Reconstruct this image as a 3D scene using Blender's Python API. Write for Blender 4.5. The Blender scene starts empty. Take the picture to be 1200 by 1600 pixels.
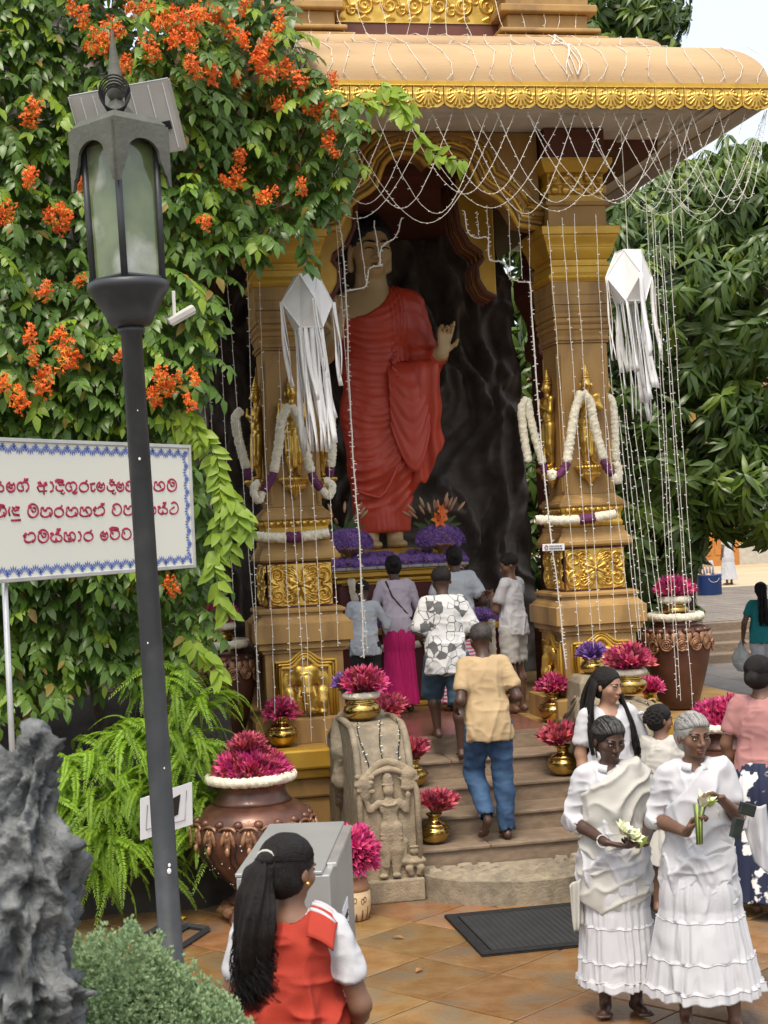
import bpy, math, random
import numpy as np
from math import sin, cos, pi, radians as R
from mathutils import Vector, Matrix

SC = bpy.context.scene
COL = SC.collection
# ---------------------------------------------------------------- camera, sky, sun, exposure
CAM_H, FPX, YAW, PITCH, ROLL = 2.65, 2400.0, R(11), R(0.48), R(2.7)
_fw = np.array([sin(YAW)*cos(PITCH), cos(YAW)*cos(PITCH), sin(PITCH)])
_r0 = np.array([cos(YAW), -sin(YAW), 0.0]); _u0 = np.cross(_r0, _fw)
_rt = cos(ROLL)*_r0 - sin(ROLL)*_u0
_up = sin(ROLL)*_r0 + cos(ROLL)*_u0
cd = bpy.data.cameras.new('camera'); cam = bpy.data.objects.new('camera', cd); COL.objects.link(cam)
cd.sensor_fit = 'VERTICAL'; cd.sensor_height = 36; cd.sensor_width = 27
cd.lens = FPX/1600*36; cd.clip_start = 0.1; cd.clip_end = 1500
cam.matrix_world = Matrix(((_rt[0], _up[0], -_fw[0], 0), (_rt[1], _up[1], -_fw[1], 0), (_rt[2], _up[2], -_fw[2], CAM_H), (0, 0, 0, 1)))
cd.dof.use_dof = True; cd.dof.focus_distance = 12.0; cd.dof.aperture_fstop = 8.0
SC.camera = cam
SUN_AZ, SUN_EL = R(200), R(62)        # sun direction: compass-like angle in the XY plane, elevation
w = bpy.data.worlds.new('World'); SC.world = w; w.use_nodes = True
nt = w.node_tree; nt.nodes.clear()
sky = nt.nodes.new('ShaderNodeTexSky'); sky.sky_type = 'NISHITA'; sky.sun_disc = False
sky.sun_elevation = SUN_EL; sky.sun_rotation = SUN_AZ; sky.air_density = 1.0; sky.dust_density = 6.0; sky.ozone_density = 1.0
bg = nt.nodes.new('ShaderNodeBackground'); bg.inputs[1].default_value = 0.085
bg2 = nt.nodes.new('ShaderNodeBackground'); bg2.inputs[0].default_value = (0.93, 0.97, 1.0, 1); bg2.inputs[1].default_value = 0.50
ad = nt.nodes.new('ShaderNodeAddShader'); ow = nt.nodes.new('ShaderNodeOutputWorld')
nt.links.new(sky.outputs[0], bg.inputs[0]); nt.links.new(bg.outputs[0], ad.inputs[0]); nt.links.new(bg2.outputs[0], ad.inputs[1])
nt.links.new(ad.outputs[0], ow.inputs[0])
sl = bpy.data.lights.new('sun', 'SUN'); sl.energy = 1.7; sl.angle = R(20); sl.color = (1, 0.91, 0.78)
so = bpy.data.objects.new('sun', sl); COL.objects.link(so)
_sd = Vector((sin(SUN_AZ)*cos(SUN_EL), cos(SUN_AZ)*cos(SUN_EL), sin(SUN_EL)))
so.rotation_euler = _sd.to_track_quat('Z', 'Y').to_euler(); so.location = (0, -5, 20)
SC.view_settings.view_transform = 'Standard'; SC.view_settings.look = 'None'; SC.view_settings.gamma = 1
SC.view_settings.exposure = 0.68
SC.render.engine = 'CYCLES'
SC.cycles.max_bounces = 6; SC.cycles.transparent_max_bounces = 8

# ---------------------------------------------------------------- layout helpers (pixel of the photo -> point on a world plane)
_C = np.array([0, 0, CAM_H])
def _ray(px, py): return _fw + _rt*(px-600)/FPX + _up*(800-py)/FPX
def atZ(px, py, z): r = _ray(px, py); return _C + r*((z-CAM_H)/r[2])
def atY(px, py, y): r = _ray(px, py); return _C + r*(y/r[1])

# ---------------------------------------------------------------- mesh helpers
def obj(name, V, Fc, mat=None, parent=None, smooth=False, bevel=0, label=None):
    me = bpy.data.meshes.new(name)
    V = np.asarray(V, dtype=np.float32).reshape(-1, 3)
    if isinstance(Fc, np.ndarray) and Fc.ndim == 2:
        n, k = Fc.shape
        me.vertices.add(len(V)); me.vertices.foreach_set('co', V.ravel())
        me.loops.add(n*k); me.loops.foreach_set('vertex_index', Fc.astype(np.int32).ravel())
        me.polygons.add(n); me.polygons.foreach_set('loop_start', np.arange(0, n*k, k, dtype=np.int32))
        me.polygons.foreach_set('loop_total', np.full(n, k, dtype=np.int32))
        me.update(calc_edges=True); me.validate()
    else:
        me.from_pydata(V.tolist(), [], [list(f) for f in Fc]); me.update()
    if smooth: me.polygons.foreach_set('use_smooth', np.ones(len(me.polygons), dtype=bool))
    o = bpy.data.objects.new(name, me); COL.objects.link(o)
    if mat is not None:
        for m in (mat if isinstance(mat, (list, tuple)) else [mat]): me.materials.append(m)
    if parent is not None: o.parent = parent
    if bevel:
        b = o.modifiers.new('bevel', 'BEVEL'); b.width = bevel; b.segments = 2; b.limit_method = 'ANGLE'
    if label: o['label'] = label
    return o
def inst(src, parent=None, loc=(0, 0, 0), rot=(0, 0, 0), scale=1, name=None):
    o = src.copy(); COL.objects.link(o)
    if name: o.name = name
    o.parent = parent; o.location = loc; o.rotation_euler = rot
    o.scale = (scale,)*3 if not hasattr(scale, '__len__') else scale
    return o
def tag(o, label, cat, group=None):
    o['label'] = label; o['category'] = cat
    if group: o['group'] = group
    return o
def struct(o): o['kind'] = 'structure'; return o
def stuff(o): o['kind'] = 'stuff'; return o
def thing(name, label, cat, loc=(0, 0, 0), rz=0, group=None, scale=1):
    o = bpy.data.objects.new(name, None); COL.objects.link(o); o.empty_display_size = 0.1
    o.location = loc; o.rotation_euler = (0, 0, rz); o.scale = (scale,)*3
    return tag(o, label, cat, group)
def copy_thing(root, label, loc, rz=0, scale=None):
    c = root.copy(); COL.objects.link(c); c.location = loc; c.rotation_euler = (0, 0, rz)
    if scale: c.scale = (scale,)*3
    c['label'] = label
    for ch in list(root.children):
        d = ch.copy(); COL.objects.link(d); d.parent = c
        for g in list(ch.children):
            e = g.copy(); COL.objects.link(e); e.parent = d
    return c

class MB:
    def __init__(s): s.V = []; s.F = []; s.n = 0
    def add(s, V, Fc):
        V = [tuple(v) for v in V]
        s.V += V; s.F += [[i+s.n for i in f] for f in Fc]; s.n += len(V); return s
    def box(s, c, size, rz=0, taper=1.0):
        hx, hy, hz = size[0]/2, size[1]/2, size[2]/2; v = []
        for z, t in ((-hz, 1), (hz, taper)):
            for x, y in ((-hx, -hy), (hx, -hy), (hx, hy), (-hx, hy)):
                x, y = x*t, y*t
                v.append((c[0]+x*cos(rz)-y*sin(rz), c[1]+x*sin(rz)+y*cos(rz), c[2]+z))
        return s.add(v, [(3, 2, 1, 0), (4, 5, 6, 7), (0, 1, 5, 4), (1, 2, 6, 5), (2, 3, 7, 6), (3, 0, 4, 7)])
    def box2(s, x0, x1, y0, y1, z0, z1): return s.box(((x0+x1)/2, (y0+y1)/2, (z0+z1)/2), (x1-x0, y1-y0, z1-z0))
    def tube(s, P, r, n=6, caps=True, flat=None):
        P = [Vector(p) for p in P]; m = len(P); rr = r if hasattr(r, '__len__') else [r]*m
        v = []; ref = Vector((0.13, 0.31, 0.94))
        for i in range(m):
            t = (P[min(i+1, m-1)]-P[max(i-1, 0)]).normalized()
            a = t.cross(ref)
            if a.length < 0.05: a = t.cross(Vector((1, 0.2, 0)))
            a.normalize(); b = t.cross(a).normalized(); ref = a.cross(t).normalized() if False else ref
            for k in range(n):
                q = 2*pi*k/n
                v.append(P[i] + a*(rr[i]*cos(q)) + b*(rr[i]*sin(q)*(flat or 1)))
        f = [(i*n+k, i*n+(k+1) % n, (i+1)*n+(k+1) % n, (i+1)*n+k) for i in range(m-1) for k in range(n)]
        if caps: f += [tuple(range(n-1, -1, -1)), tuple((m-1)*n+k for k in range(n))]
        return s.add(v, f)
    def lathe(s, prof, n=24, c=(0, 0, 0), ph=0, arc=2*pi, fn=None):
        v = []; m = len(prof); full = arc > 6.28
        nn = n if full else n+1
        for r, z in prof:
            for k in range(nn):
                q = ph + arc*k/n; r2 = r if fn is None else fn(r, z, q)
                v.append((c[0]+r2*cos(q), c[1]+r2*sin(q), c[2]+z))
        f = [(i*nn+k, i*nn+(k+1) % nn, (i+1)*nn+(k+1) % nn, (i+1)*nn+k) for i in range(m-1) for k in range(nn if full else n)]
        if full and prof[0][0] > 1e-4: f.append(tuple(range(n-1, -1, -1)))
        if full and prof[-1][0] > 1e-4: f.append(tuple((m-1)*n+k for k in range(n)))
        return s.add(v, f)
    def prism(s, poly, d0, d1, axis='Y'):
        n = len(poly); v = []
        for d in (d0, d1):
            for a, b in poly: v.append((a, d, b) if axis == 'Y' else ((a, b, d) if axis == 'Z' else (d, a, b)))
        f = [tuple(range(n)), tuple(range(2*n-1, n-1, -1))] + [(i, n+i, n+(i+1) % n, (i+1) % n) for i in range(n)]
        return s.add(v, f)
    def sqloft(s, prof, c=(0, 0), ry=None):
        """stack of square rings (half width, z)"""
        v = []
        for h, z in prof:
            hy = h if ry is None else h+ry
            for x, y in ((-h, -hy), (h, -hy), (h, hy), (-h, hy)): v.append((c[0]+x, c[1]+y, z))
        m = len(prof)
        f = [(i*4+k, i*4+(k+1) % 4, (i+1)*4+(k+1) % 4, (i+1)*4+k) for i in range(m-1) for k in range(4)]
        f += [(3, 2, 1, 0), tuple((m-1)*4+k for k in range(4))]
        return s.add(v, f)
    def ell(s, c, r, n=12, m=8, rot=None):
        v = [];
        for i in range(m+1):
            a = pi*i/m
            for k in range(n):
                q = 2*pi*k/n; p = Vector((r[0]*sin(a)*cos(q), r[1]*sin(a)*sin(q), r[2]*cos(a)))
                if rot is not None: p = rot @ p
                v.append((c[0]+p.x, c[1]+p.y, c[2]+p.z))
        f = [((i+1)*n+k, (i+1)*n+(k+1) % n, i*n+(k+1) % n, i*n+k) for i in range(m) for k in range(n)]
        return s.add(v, f)
    def obj(s, name, mat, parent=None, smooth=False, bevel=0, label=None):
        return obj(name, s.V, s.F, mat, parent, smooth, bevel, label)

# ---------------------------------------------------------------- implicit sculpting: smooth union of prims -> one continuous mesh
def _surf(f, o, h):
    s = f < 0
    c = np.zeros(tuple(np.array(f.shape)-1), dtype=np.int8)
    off = [(i, j, k) for i in (0, 1) for j in (0, 1) for k in (0, 1)]
    def sub(a, q): return a[q[0]:a.shape[0]-1+q[0], q[1]:a.shape[1]-1+q[1], q[2]:a.shape[2]-1+q[2]]
    for q in off: c += sub(s, q)
    mix = (c > 0) & (c < 8); I = np.argwhere(mix)
    idx = np.full(c.shape, -1, dtype=np.int64); idx[mix] = np.arange(len(I))
    acc = np.zeros((len(I), 3)); cnt = np.zeros(len(I))
    for a in off:
        for ax in range(3):
            if a[ax]: continue
            b = list(a); b[ax] = 1; a_, b_ = np.array(a), np.array(b)
            f0 = f[tuple((I+a_).T)]; f1 = f[tuple((I+b_).T)]; cr = (f0 < 0) != (f1 < 0)
            t = np.where(cr, f0/np.where(cr, f0-f1, 1), 0)
            acc += np.where(cr[:, None], a_+t[:, None]*(b_-a_), 0); cnt += cr
    V = o + h*(I+acc/np.maximum(cnt, 1)[:, None])
    Q = []
    for ax in range(3):
        sl0 = [slice(None)]*3; sl1 = [slice(None)]*3; sl0[ax] = slice(0, -1); sl1[ax] = slice(1, None)
        d = s[tuple(sl0)] != s[tuple(sl1)]; J = np.argwhere(d)
        u, v = (ax+1) % 3, (ax+2) % 3
        J = J[(J[:, u] > 0) & (J[:, v] > 0) & (J[:, u] < f.shape[u]-1) & (J[:, v] < f.shape[v]-1)]
        if not len(J): continue
        eu = np.zeros(3, int); eu[u] = 1; ev = np.zeros(3, int); ev[v] = 1
        q = np.stack([idx[tuple((J-eu-ev).T)], idx[tuple((J-ev).T)], idx[tuple(J.T)], idx[tuple((J-eu).T)]], 1)
        ins = s[tuple(J.T)]
        q[~ins] = q[~ins][:, ::-1]; Q.append(q)
    return V, np.concatenate(Q)
def rotm(rx=0, ry=0, rz=0): return np.array((Matrix.Rotation(rz, 3, 'Z') @ Matrix.Rotation(ry, 3, 'Y') @ Matrix.Rotation(rx, 3, 'X')))
class SDF:
    def __init__(s, k=0.03): s.P = []; s.k = k; s.M = None
    def cap(s, a, b, ra, rb=None, k=None, neg=False): s.P.append(('c', np.array(a, float), np.array(b, float), ra, ra if rb is None else rb, s.k if k is None else k, neg)); return s
    def chain(s, pts, rad, k=None):
        for i in range(len(pts)-1): s.cap(pts[i], pts[i+1], rad[i], rad[i+1], k)
        return s
    def ell(s, c, r, k=None, rot=None, neg=False): s.P.append(('e', np.array(c, float), np.array(r if hasattr(r, '__len__') else (r,)*3, float), rot, None, s.k if k is None else k, neg)); return s
    def box(s, c, hs, rd=0.01, k=None, rot=None, neg=False): s.P.append(('b', np.array(c, float), np.array(hs, float), rot, rd, s.k if k is None else k, neg)); return s
    def mesh(s, h, crop=None):
        lo, hi, bbs = [], [], []
        for p in s.P:
            if p[0] == 'c': r = max(p[3], p[4]); a = np.minimum(p[1], p[2])-r; b = np.maximum(p[1], p[2])+r
            else:
                e = p[2]+(p[4] or 0); e = e if p[3] is None else np.abs(p[3]) @ e
                a = p[1]-e; b = p[1]+e
            bbs.append((a, b))
            if not p[6]: lo.append(a); hi.append(b)
        lo = np.min(lo, 0)-3*h; hi = np.max(hi, 0)+3*h
        if crop is not None: lo = np.maximum(lo, crop[0]); hi = np.minimum(hi, crop[1])
        n = np.ceil((hi-lo)/h).astype(int)+1
        f = np.full(n, 1.0, dtype=np.float32)
        for p, (a, b) in zip(s.P, bbs):
            k = p[5]; m = k+4*h
            i0 = np.clip(np.floor((a-m-lo)/h).astype(int), 0, n); i1 = np.clip(np.ceil((b+m-lo)/h).astype(int)+1, 0, n)
            if np.any(i1 <= i0): continue
            g = [lo[q]+h*np.arange(i0[q], i1[q]) for q in range(3)]
            X, Y, Z = np.meshgrid(*g, indexing='ij')
            if p[0] == 'c':
                ab = p[2]-p[1]; L = max(ab @ ab, 1e-9)
                x, y, z = X-p[1][0], Y-p[1][1], Z-p[1][2]
                t = np.clip((x*ab[0]+y*ab[1]+z*ab[2])/L, 0, 1)
                d = np.sqrt((x-t*ab[0])**2+(y-t*ab[1])**2+(z-t*ab[2])**2)-(p[3]+(p[4]-p[3])*t)
            else:
                x, y, z = X-p[1][0], Y-p[1][1], Z-p[1][2]
                if p[3] is not None:
                    r_ = p[3]; x, y, z = (r_[0, 0]*x+r_[1, 0]*y+r_[2, 0]*z, r_[0, 1]*x+r_[1, 1]*y+r_[2, 1]*z, r_[0, 2]*x+r_[1, 2]*y+r_[2, 2]*z)
                if p[0] == 'e':
                    e = p[2]; k0 = np.sqrt((x/e[0])**2+(y/e[1])**2+(z/e[2])**2); k1 = np.sqrt((x/e[0]**2)**2+(y/e[1]**2)**2+(z/e[2]**2)**2)
                    d = k0*(k0-1)/np.maximum(k1, 1e-6)
                else:
                    e = p[2]; qx, qy, qz = np.abs(x)-e[0], np.abs(y)-e[1], np.abs(z)-e[2]
                    d = np.sqrt(np.maximum(qx, 0)**2+np.maximum(qy, 0)**2+np.maximum(qz, 0)**2)+np.minimum(np.maximum(qx, np.maximum(qy, qz)), 0)-p[4]
            sl = tuple(slice(i0[q], i1[q]) for q in range(3)); cur = f[sl]
            kk = max(k, 1e-6)
            if p[6]: hh = np.maximum(kk-np.abs(cur+d), 0)/kk; f[sl] = np.maximum(cur, -d)+hh*hh*kk/4
            else: hh = np.maximum(kk-np.abs(cur-d), 0)/kk; f[sl] = np.minimum(cur, d)-hh*hh*kk/4
        f[0] = f[-1] = 1; f[:, 0] = f[:, -1] = 1; f[:, :, 0] = f[:, :, -1] = 1
        return _surf(f, lo, h)

def _hash(i, j, k):
    n = (i*374761393 + j*668265263 + k*2147483647 + 1274126177) & 0xffffffff
    n = ((n ^ (n >> 13))*1274126177) & 0xffffffff
    return ((n ^ (n >> 16)) & 0xffff)/65535.0
def vnoise(P, sc=1.0, seed=0):
    P = np.asarray(P, float)*sc+seed*17.31; I = np.floor(P).astype(np.int64); f = P-I; f = f*f*(3-2*f); r = 0
    for dx in (0, 1):
        for dy in (0, 1):
            for dz in (0, 1):
                wgt = (f[:, 0] if dx else 1-f[:, 0])*(f[:, 1] if dy else 1-f[:, 1])*(f[:, 2] if dz else 1-f[:, 2])
                r = r+wgt*_hash(I[:, 0]+dx, I[:, 1]+dy, I[:, 2]+dz)
    return r*2-1
def fbm(P, sc=1.0, o=4, seed=0): return sum(vnoise(P, sc*2**i, seed+i*3)*0.5**i for i in range(o))
def vnormals(V, Fq):
    V = np.asarray(V, float); n = np.cross(V[Fq[:, 1]]-V[Fq[:, 0]], V[Fq[:, 2]]-V[Fq[:, 0]])
    N = np.zeros_like(V)
    for c in range(Fq.shape[1]): np.add.at(N, Fq[:, c], n)
    return N/np.maximum(np.linalg.norm(N, axis=1), 1e-9)[:, None]
def smoothv(V, Fq, it=1, lam=0.5):
    e = np.concatenate([Fq[:, [i, (i+1) % Fq.shape[1]]] for i in range(Fq.shape[1])]); e = np.concatenate([e, e[:, ::-1]])
    for _ in range(it):
        A = np.zeros_like(V); c = np.zeros(len(V)); np.add.at(A, e[:, 0], V[e[:, 1]]); np.add.at(c, e[:, 0], 1)
        V = V+lam*(A/np.maximum(c, 1)[:, None]-V)
    return V
def gridmesh(X, Y, Z, wrap=False):
    nu, nv = X.shape; V = np.stack([X, Y, Z], -1).reshape(-1, 3)
    i, j = np.meshgrid(np.arange(nu-1), np.arange(nv if wrap else nv-1), indexing='ij'); j2 = (j+1) % nv
    return V, np.stack([i*nv+j, i*nv+j2, (i+1)*nv+j2, (i+1)*nv+j], -1).reshape(-1, 4)

# ---------------------------------------------------------------- procedural materials
def mat(name, c1, c2=None, rough=0.6, metal=0, sc=6, bump=0, bsc=40, rnd=0, stain=None, ssc=1.5, samt=0.5, spec=0.5, coord='Object', sub=0, trans=0, alpha=1, coat=0, hue=0, stretch=None, lo=0.35, hi=0.65, wrinkle=0, wsc=7):
    m = bpy.data.materials.new(name); m.use_nodes = True; t = m.node_tree; N = t.nodes; L = t.links
    p = N['Principled BSDF']; p.inputs['Roughness'].default_value = rough; p.inputs['Metallic'].default_value = metal
    p.inputs['Specular IOR Level'].default_value = spec
    if coat: p.inputs['Coat Weight'].default_value = coat
    if trans: p.inputs['Transmission Weight'].default_value = trans
    tc = N.new('ShaderNodeTexCoord'); co = tc.outputs[coord]
    if stretch:
        mp = N.new('ShaderNodeMapping'); mp.inputs['Scale'].default_value = stretch; L.new(co, mp.inputs[0]); co = mp.outputs[0]
    def noise(s, d=5):
        n = N.new('ShaderNodeTexNoise'); n.inputs['Scale'].default_value = s; n.inputs['Detail'].default_value = d; L.new(co, n.inputs['Vector']); return n
    c2 = c2 or tuple(x*0.8 for x in c1)
    n = noise(sc); rp = N.new('ShaderNodeValToRGB'); rp.color_ramp.elements[0].color = (*c1, 1); rp.color_ramp.elements[1].color = (*c2, 1)
    rp.color_ramp.elements[0].position = lo; rp.color_ramp.elements[1].position = hi
    L.new(n.outputs[0], rp.inputs[0]); out = rp.outputs[0]
    if stain:
        n2 = noise(ssc, 8); r2 = N.new('ShaderNodeValToRGB'); r2.color_ramp.elements[0].position = 0.5; r2.color_ramp.elements[1].position = 0.68
        r2.color_ramp.elements[1].color = (samt, samt, samt, 1); r2.color_ramp.elements[0].color = (0, 0, 0, 1)
        L.new(n2.outputs[0], r2.inputs[0]); mx = N.new('ShaderNodeMix'); mx.data_type = 'RGBA'
        L.new(r2.outputs[0], mx.inputs[0]); L.new(out, mx.inputs[6]); mx.inputs[7].default_value = (*stain, 1); out = mx.outputs[2]
    if rnd or hue:
        oi = N.new('ShaderNodeObjectInfo'); hs = N.new('ShaderNodeHueSaturation')
        mr = N.new('ShaderNodeMapRange'); mr.inputs[3].default_value = 1-rnd; mr.inputs[4].default_value = 1+rnd; L.new(oi.outputs['Random'], mr.inputs[0])
        L.new(mr.outputs[0], hs.inputs['Value']); L.new(out, hs.inputs['Color']); out = hs.outputs[0]
        if hue:
            mu = N.new('ShaderNodeMath'); mu.operation = 'MULTIPLY'; mu.inputs[1].default_value = 7.31; L.new(oi.outputs['Random'], mu.inputs[0])
            fr = N.new('ShaderNodeMath'); fr.operation = 'FRACT'; L.new(mu.outputs[0], fr.inputs[0])
            m2 = N.new('ShaderNodeMapRange'); m2.inputs[3].default_value = 0.5-hue; m2.inputs[4].default_value = 0.5+hue; L.new(fr.outputs[0], m2.inputs[0]); L.new(m2.outputs[0], hs.inputs['Hue'])
    L.new(out, p.inputs['Base Color'])
    if bump:
        n3 = noise(bsc, 6); b = N.new('ShaderNodeBump'); b.inputs['Strength'].default_value = bump; b.inputs['Distance'].default_value = 0.02
        L.new(n3.outputs[0], b.inputs['Height']); L.new(b.outputs[0], p.inputs['Normal'])
    if wrinkle:
        mp2 = N.new('ShaderNodeMapping'); mp2.inputs['Scale'].default_value = (1, 1, .55); L.new(tc.outputs['Object'], mp2.inputs[0])
        n4 = N.new('ShaderNodeTexNoise'); n4.noise_type = 'RIDGED_MULTIFRACTAL'; n4.inputs['Scale'].default_value = wsc; n4.inputs['Detail'].default_value = 3; n4.inputs['Distortion'].default_value = .6; L.new(mp2.outputs[0], n4.inputs['Vector'])
        b2 = N.new('ShaderNodeBump'); b2.inputs['Strength'].default_value = wrinkle; b2.inputs['Distance'].default_value = .03; L.new(n4.outputs[0], b2.inputs['Height'])
        if bump: L.new(b.outputs[0], b2.inputs['Normal'])
        L.new(b2.outputs[0], p.inputs['Normal'])
    if sub:
        p.inputs['Subsurface Weight'].default_value = sub; p.inputs['Subsurface Radius'].default_value = (0.02, 0.008, 0.004); p.inputs['Subsurface Scale'].default_value = 0.5
    if alpha < 1: p.inputs['Alpha'].default_value = alpha
    m['bsdf'] = 1
    return m
ORD = ['first', 'second', 'third', 'fourth', 'fifth', 'sixth', 'seventh', 'eighth', 'ninth', 'tenth', 'eleventh', 'twelfth', 'thirteenth', 'fourteenth', 'fifteenth', 'sixteenth', 'seventeenth', 'eighteenth', 'nineteenth', 'twentieth', 'twenty-first', 'twenty-second']
def leafmat(name, c1, c2, rough=0.4, rnd=0.0, sc=3.0, tl=0.35):
    """two-sided leaf: glossy upper face, light let through"""
    m = mat(name, c1, c2, rough=rough, sc=sc, rnd=rnd, spec=0.4, lo=0.3, hi=0.7)
    t = m.node_tree; N = t.nodes; L = t.links; p = N['Principled BSDF']; o = N['Material Output']
    tr = N.new('ShaderNodeBsdfTranslucent'); mx = N.new('ShaderNodeMixShader'); mx.inputs[0].default_value = tl
    src = p.inputs['Base Color'].links[0].from_socket
    g = N.new('ShaderNodeHueSaturation'); g.inputs['Saturation'].default_value = 1.1; g.inputs['Value'].default_value = 1.3; g.inputs['Hue'].default_value = 0.485
    L.new(src, g.inputs['Color']); L.new(g.outputs[0], tr.inputs[0]); L.new(p.outputs[0], mx.inputs[1]); L.new(tr.outputs[0], mx.inputs[2]); L.new(mx.outputs[0], o.inputs[0])
    return m
rng = random.Random(7)
nrg = np.random.default_rng(7)
SX = 3.0                                        # axis of the shrine
M = {}
M['ochre'] = mat('ochre_paint', (0.40, 0.24, 0.078), (0.32, 0.187, 0.058), rough=0.62, sc=3, stain=(0.15, 0.085, 0.04), ssc=3.2, samt=0.62, bump=0.10, bsc=45, stretch=(1.6, 1.6, .5))
M['gold'] = mat('gold_paint', (0.72, 0.47, 0.11), (0.52, 0.32, 0.06), rough=0.3, metal=0.75, sc=9, bump=0.1, bsc=70, stain=(0.30, 0.16, 0.03), ssc=8, samt=0.4)
M['goldflat'] = mat('yellow_gold_paint', (0.62, 0.38, 0.045), (0.50, 0.29, 0.035), rough=0.42, metal=0.25, sc=4, stain=(0.26, 0.14, 0.03), ssc=3, samt=0.35)
M['cream'] = mat('cream_render', (0.47, 0.325, 0.175), (0.41, 0.275, 0.145), rough=0.8, sc=2.5, stain=(0.27, 0.18, 0.10), ssc=1.6, samt=0.55, bump=0.1, bsc=30, stretch=(0.5, 1, 2))
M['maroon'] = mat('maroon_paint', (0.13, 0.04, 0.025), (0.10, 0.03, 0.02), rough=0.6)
M['soffit'] = mat('grey_soffit', (0.78, 0.77, 0.75), (0.70, 0.69, 0.67), rough=0.85, sc=2, stain=(0.22, 0.2, 0.18), ssc=1.3, samt=0.4)
M['stone'] = mat('carved_granite', (0.29, 0.24, 0.165), (0.20, 0.165, 0.115), rough=0.8, sc=14, bump=0.35, bsc=60, stain=(0.12, 0.105, 0.075), ssc=3.5, samt=0.6)
M['step'] = mat('step_stone', (0.25, 0.185, 0.125), (0.18, 0.13, 0.087), rough=0.65, sc=20, bump=0.2, bsc=80, stain=(0.115, 0.085, 0.06), ssc=2.2, samt=0.6, rnd=0.06, stretch=(0.6, 1, 1.5))
M['white'] = mat('white_cloth', (0.70, 0.70, 0.70), (0.66, 0.66, 0.67), rough=0.85, sc=5, bump=0.05, bsc=150)
M['black'] = mat('black_rubber', (0.010, 0.0105, 0.011), (0.018, 0.018, 0.019), rough=0.75, sc=30, spec=.3)
M['rock'] = mat('dark_grotto_rock', (0.13, 0.112, 0.095), (0.075, 0.064, 0.055), rough=0.75, sc=5, bump=0.5, bsc=9, stain=(0.17, 0.14, 0.11), ssc=2, samt=0.4)
# ================================================================ ground, paving, terrace
M['tile'] = mat('brown_slate', (0.19, 0.093, 0.032), (0.27, 0.155, 0.066), rough=0.30, sc=5, bump=0.3, bsc=22, stain=(0.13, 0.115, 0.085), ssc=2.4, samt=0.8, rnd=0.22, hue=0.012, coord='Object')
M['mortar'] = mat('paving_bed', (0.11, 0.075, 0.04), (0.08, 0.055, 0.03), rough=0.8, sc=8)
M['greytile'] = mat('grey_paving', (0.20, 0.165, 0.13), (0.145, 0.12, 0.095), rough=0.6, sc=5, bump=0.2, bsc=22, rnd=0.18)
M['terrace'] = mat('terrace_paving', (0.21, 0.185, 0.145), (0.15, 0.13, 0.10), rough=0.75, sc=4)
M['sand'] = mat('pale_sand', (0.50, 0.41, 0.27), (0.43, 0.34, 0.22), rough=0.9, sc=0.6)
g = struct(obj('ground', [(-300, -60, -0.014), (300, -60, -0.014), (300, 500, -0.014), (-300, 500, -0.014)], [(0, 1, 2, 3)], M['mortar']))
def visible(x, y, z, mg=40, ymin=0):
    v = np.array([x, y, z])-_C; d = v @ _fw
    if d < 1: return False
    px, py = 600+FPX*(v @ _rt)/d, 800-FPX*(v @ _up)/d
    return -mg < px < 1200+mg and ymin < py < 1600+mg
tv = []
for k in range(3):
    rr = random.Random(k); s = 0.298; mb = MB(); v = []
    base = [(-s, -s), (s, -s), (s, s), (-s, s)]
    for z, t in ((-0.02, 1), (-0.004, 1), (0, 0.975)):
        for i, (x, y) in enumerate(base):
            v.append((x*t+rr.uniform(-.003, .003), y*t+rr.uniform(-.003, .003), z+(rr.uniform(-.001, .001) if t < 1 else 0)))
    mb.add(v, [(0, 1, 5, 4), (1, 2, 6, 5), (2, 3, 7, 6), (3, 0, 4, 7), (4, 5, 9, 8), (5, 6, 10, 9), (6, 7, 11, 10), (7, 4, 8, 11), (8, 9, 10, 11)])
    tv.append(mb)
tsrc = {}
def tile(x, y, ang, m, z=0, sc=1.0):
    key = (m.name, rng.randrange(3))
    if key not in tsrc: o = tsrc[key] = tv[key[1]].obj('floor_tile', m, g)
    else: o = inst(tsrc[key], g)
    o.location = (x, y, z+rng.uniform(-.0015, .0015)); o.rotation_euler = (0, 0, ang+rng.randrange(4)*pi/2); o.scale = (sc, sc, 1)
ta = R(36)
for i in range(-40, 60):
    for j in range(-40, 60):
        u, v_ = i*0.604, j*0.604
        x, y = u*cos(ta)-v_*sin(ta), u*sin(ta)+v_*cos(ta)
        if y < 4 or y > 11.6 or x < -1.5 or x > 6.3: continue
        if visible(x, y, 0, 60): tile(x, y, ta, M['tile'])
for i in range(0, 16):
    for j in range(0, 26):
        x, y = 5.2+i*0.604, 12.0+j*0.604
        if y < 24.7 and visible(x, y, 0, 20) and x > 5.9+0.16*(y-12): tile(x, y, 0, M['greytile'])
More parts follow.
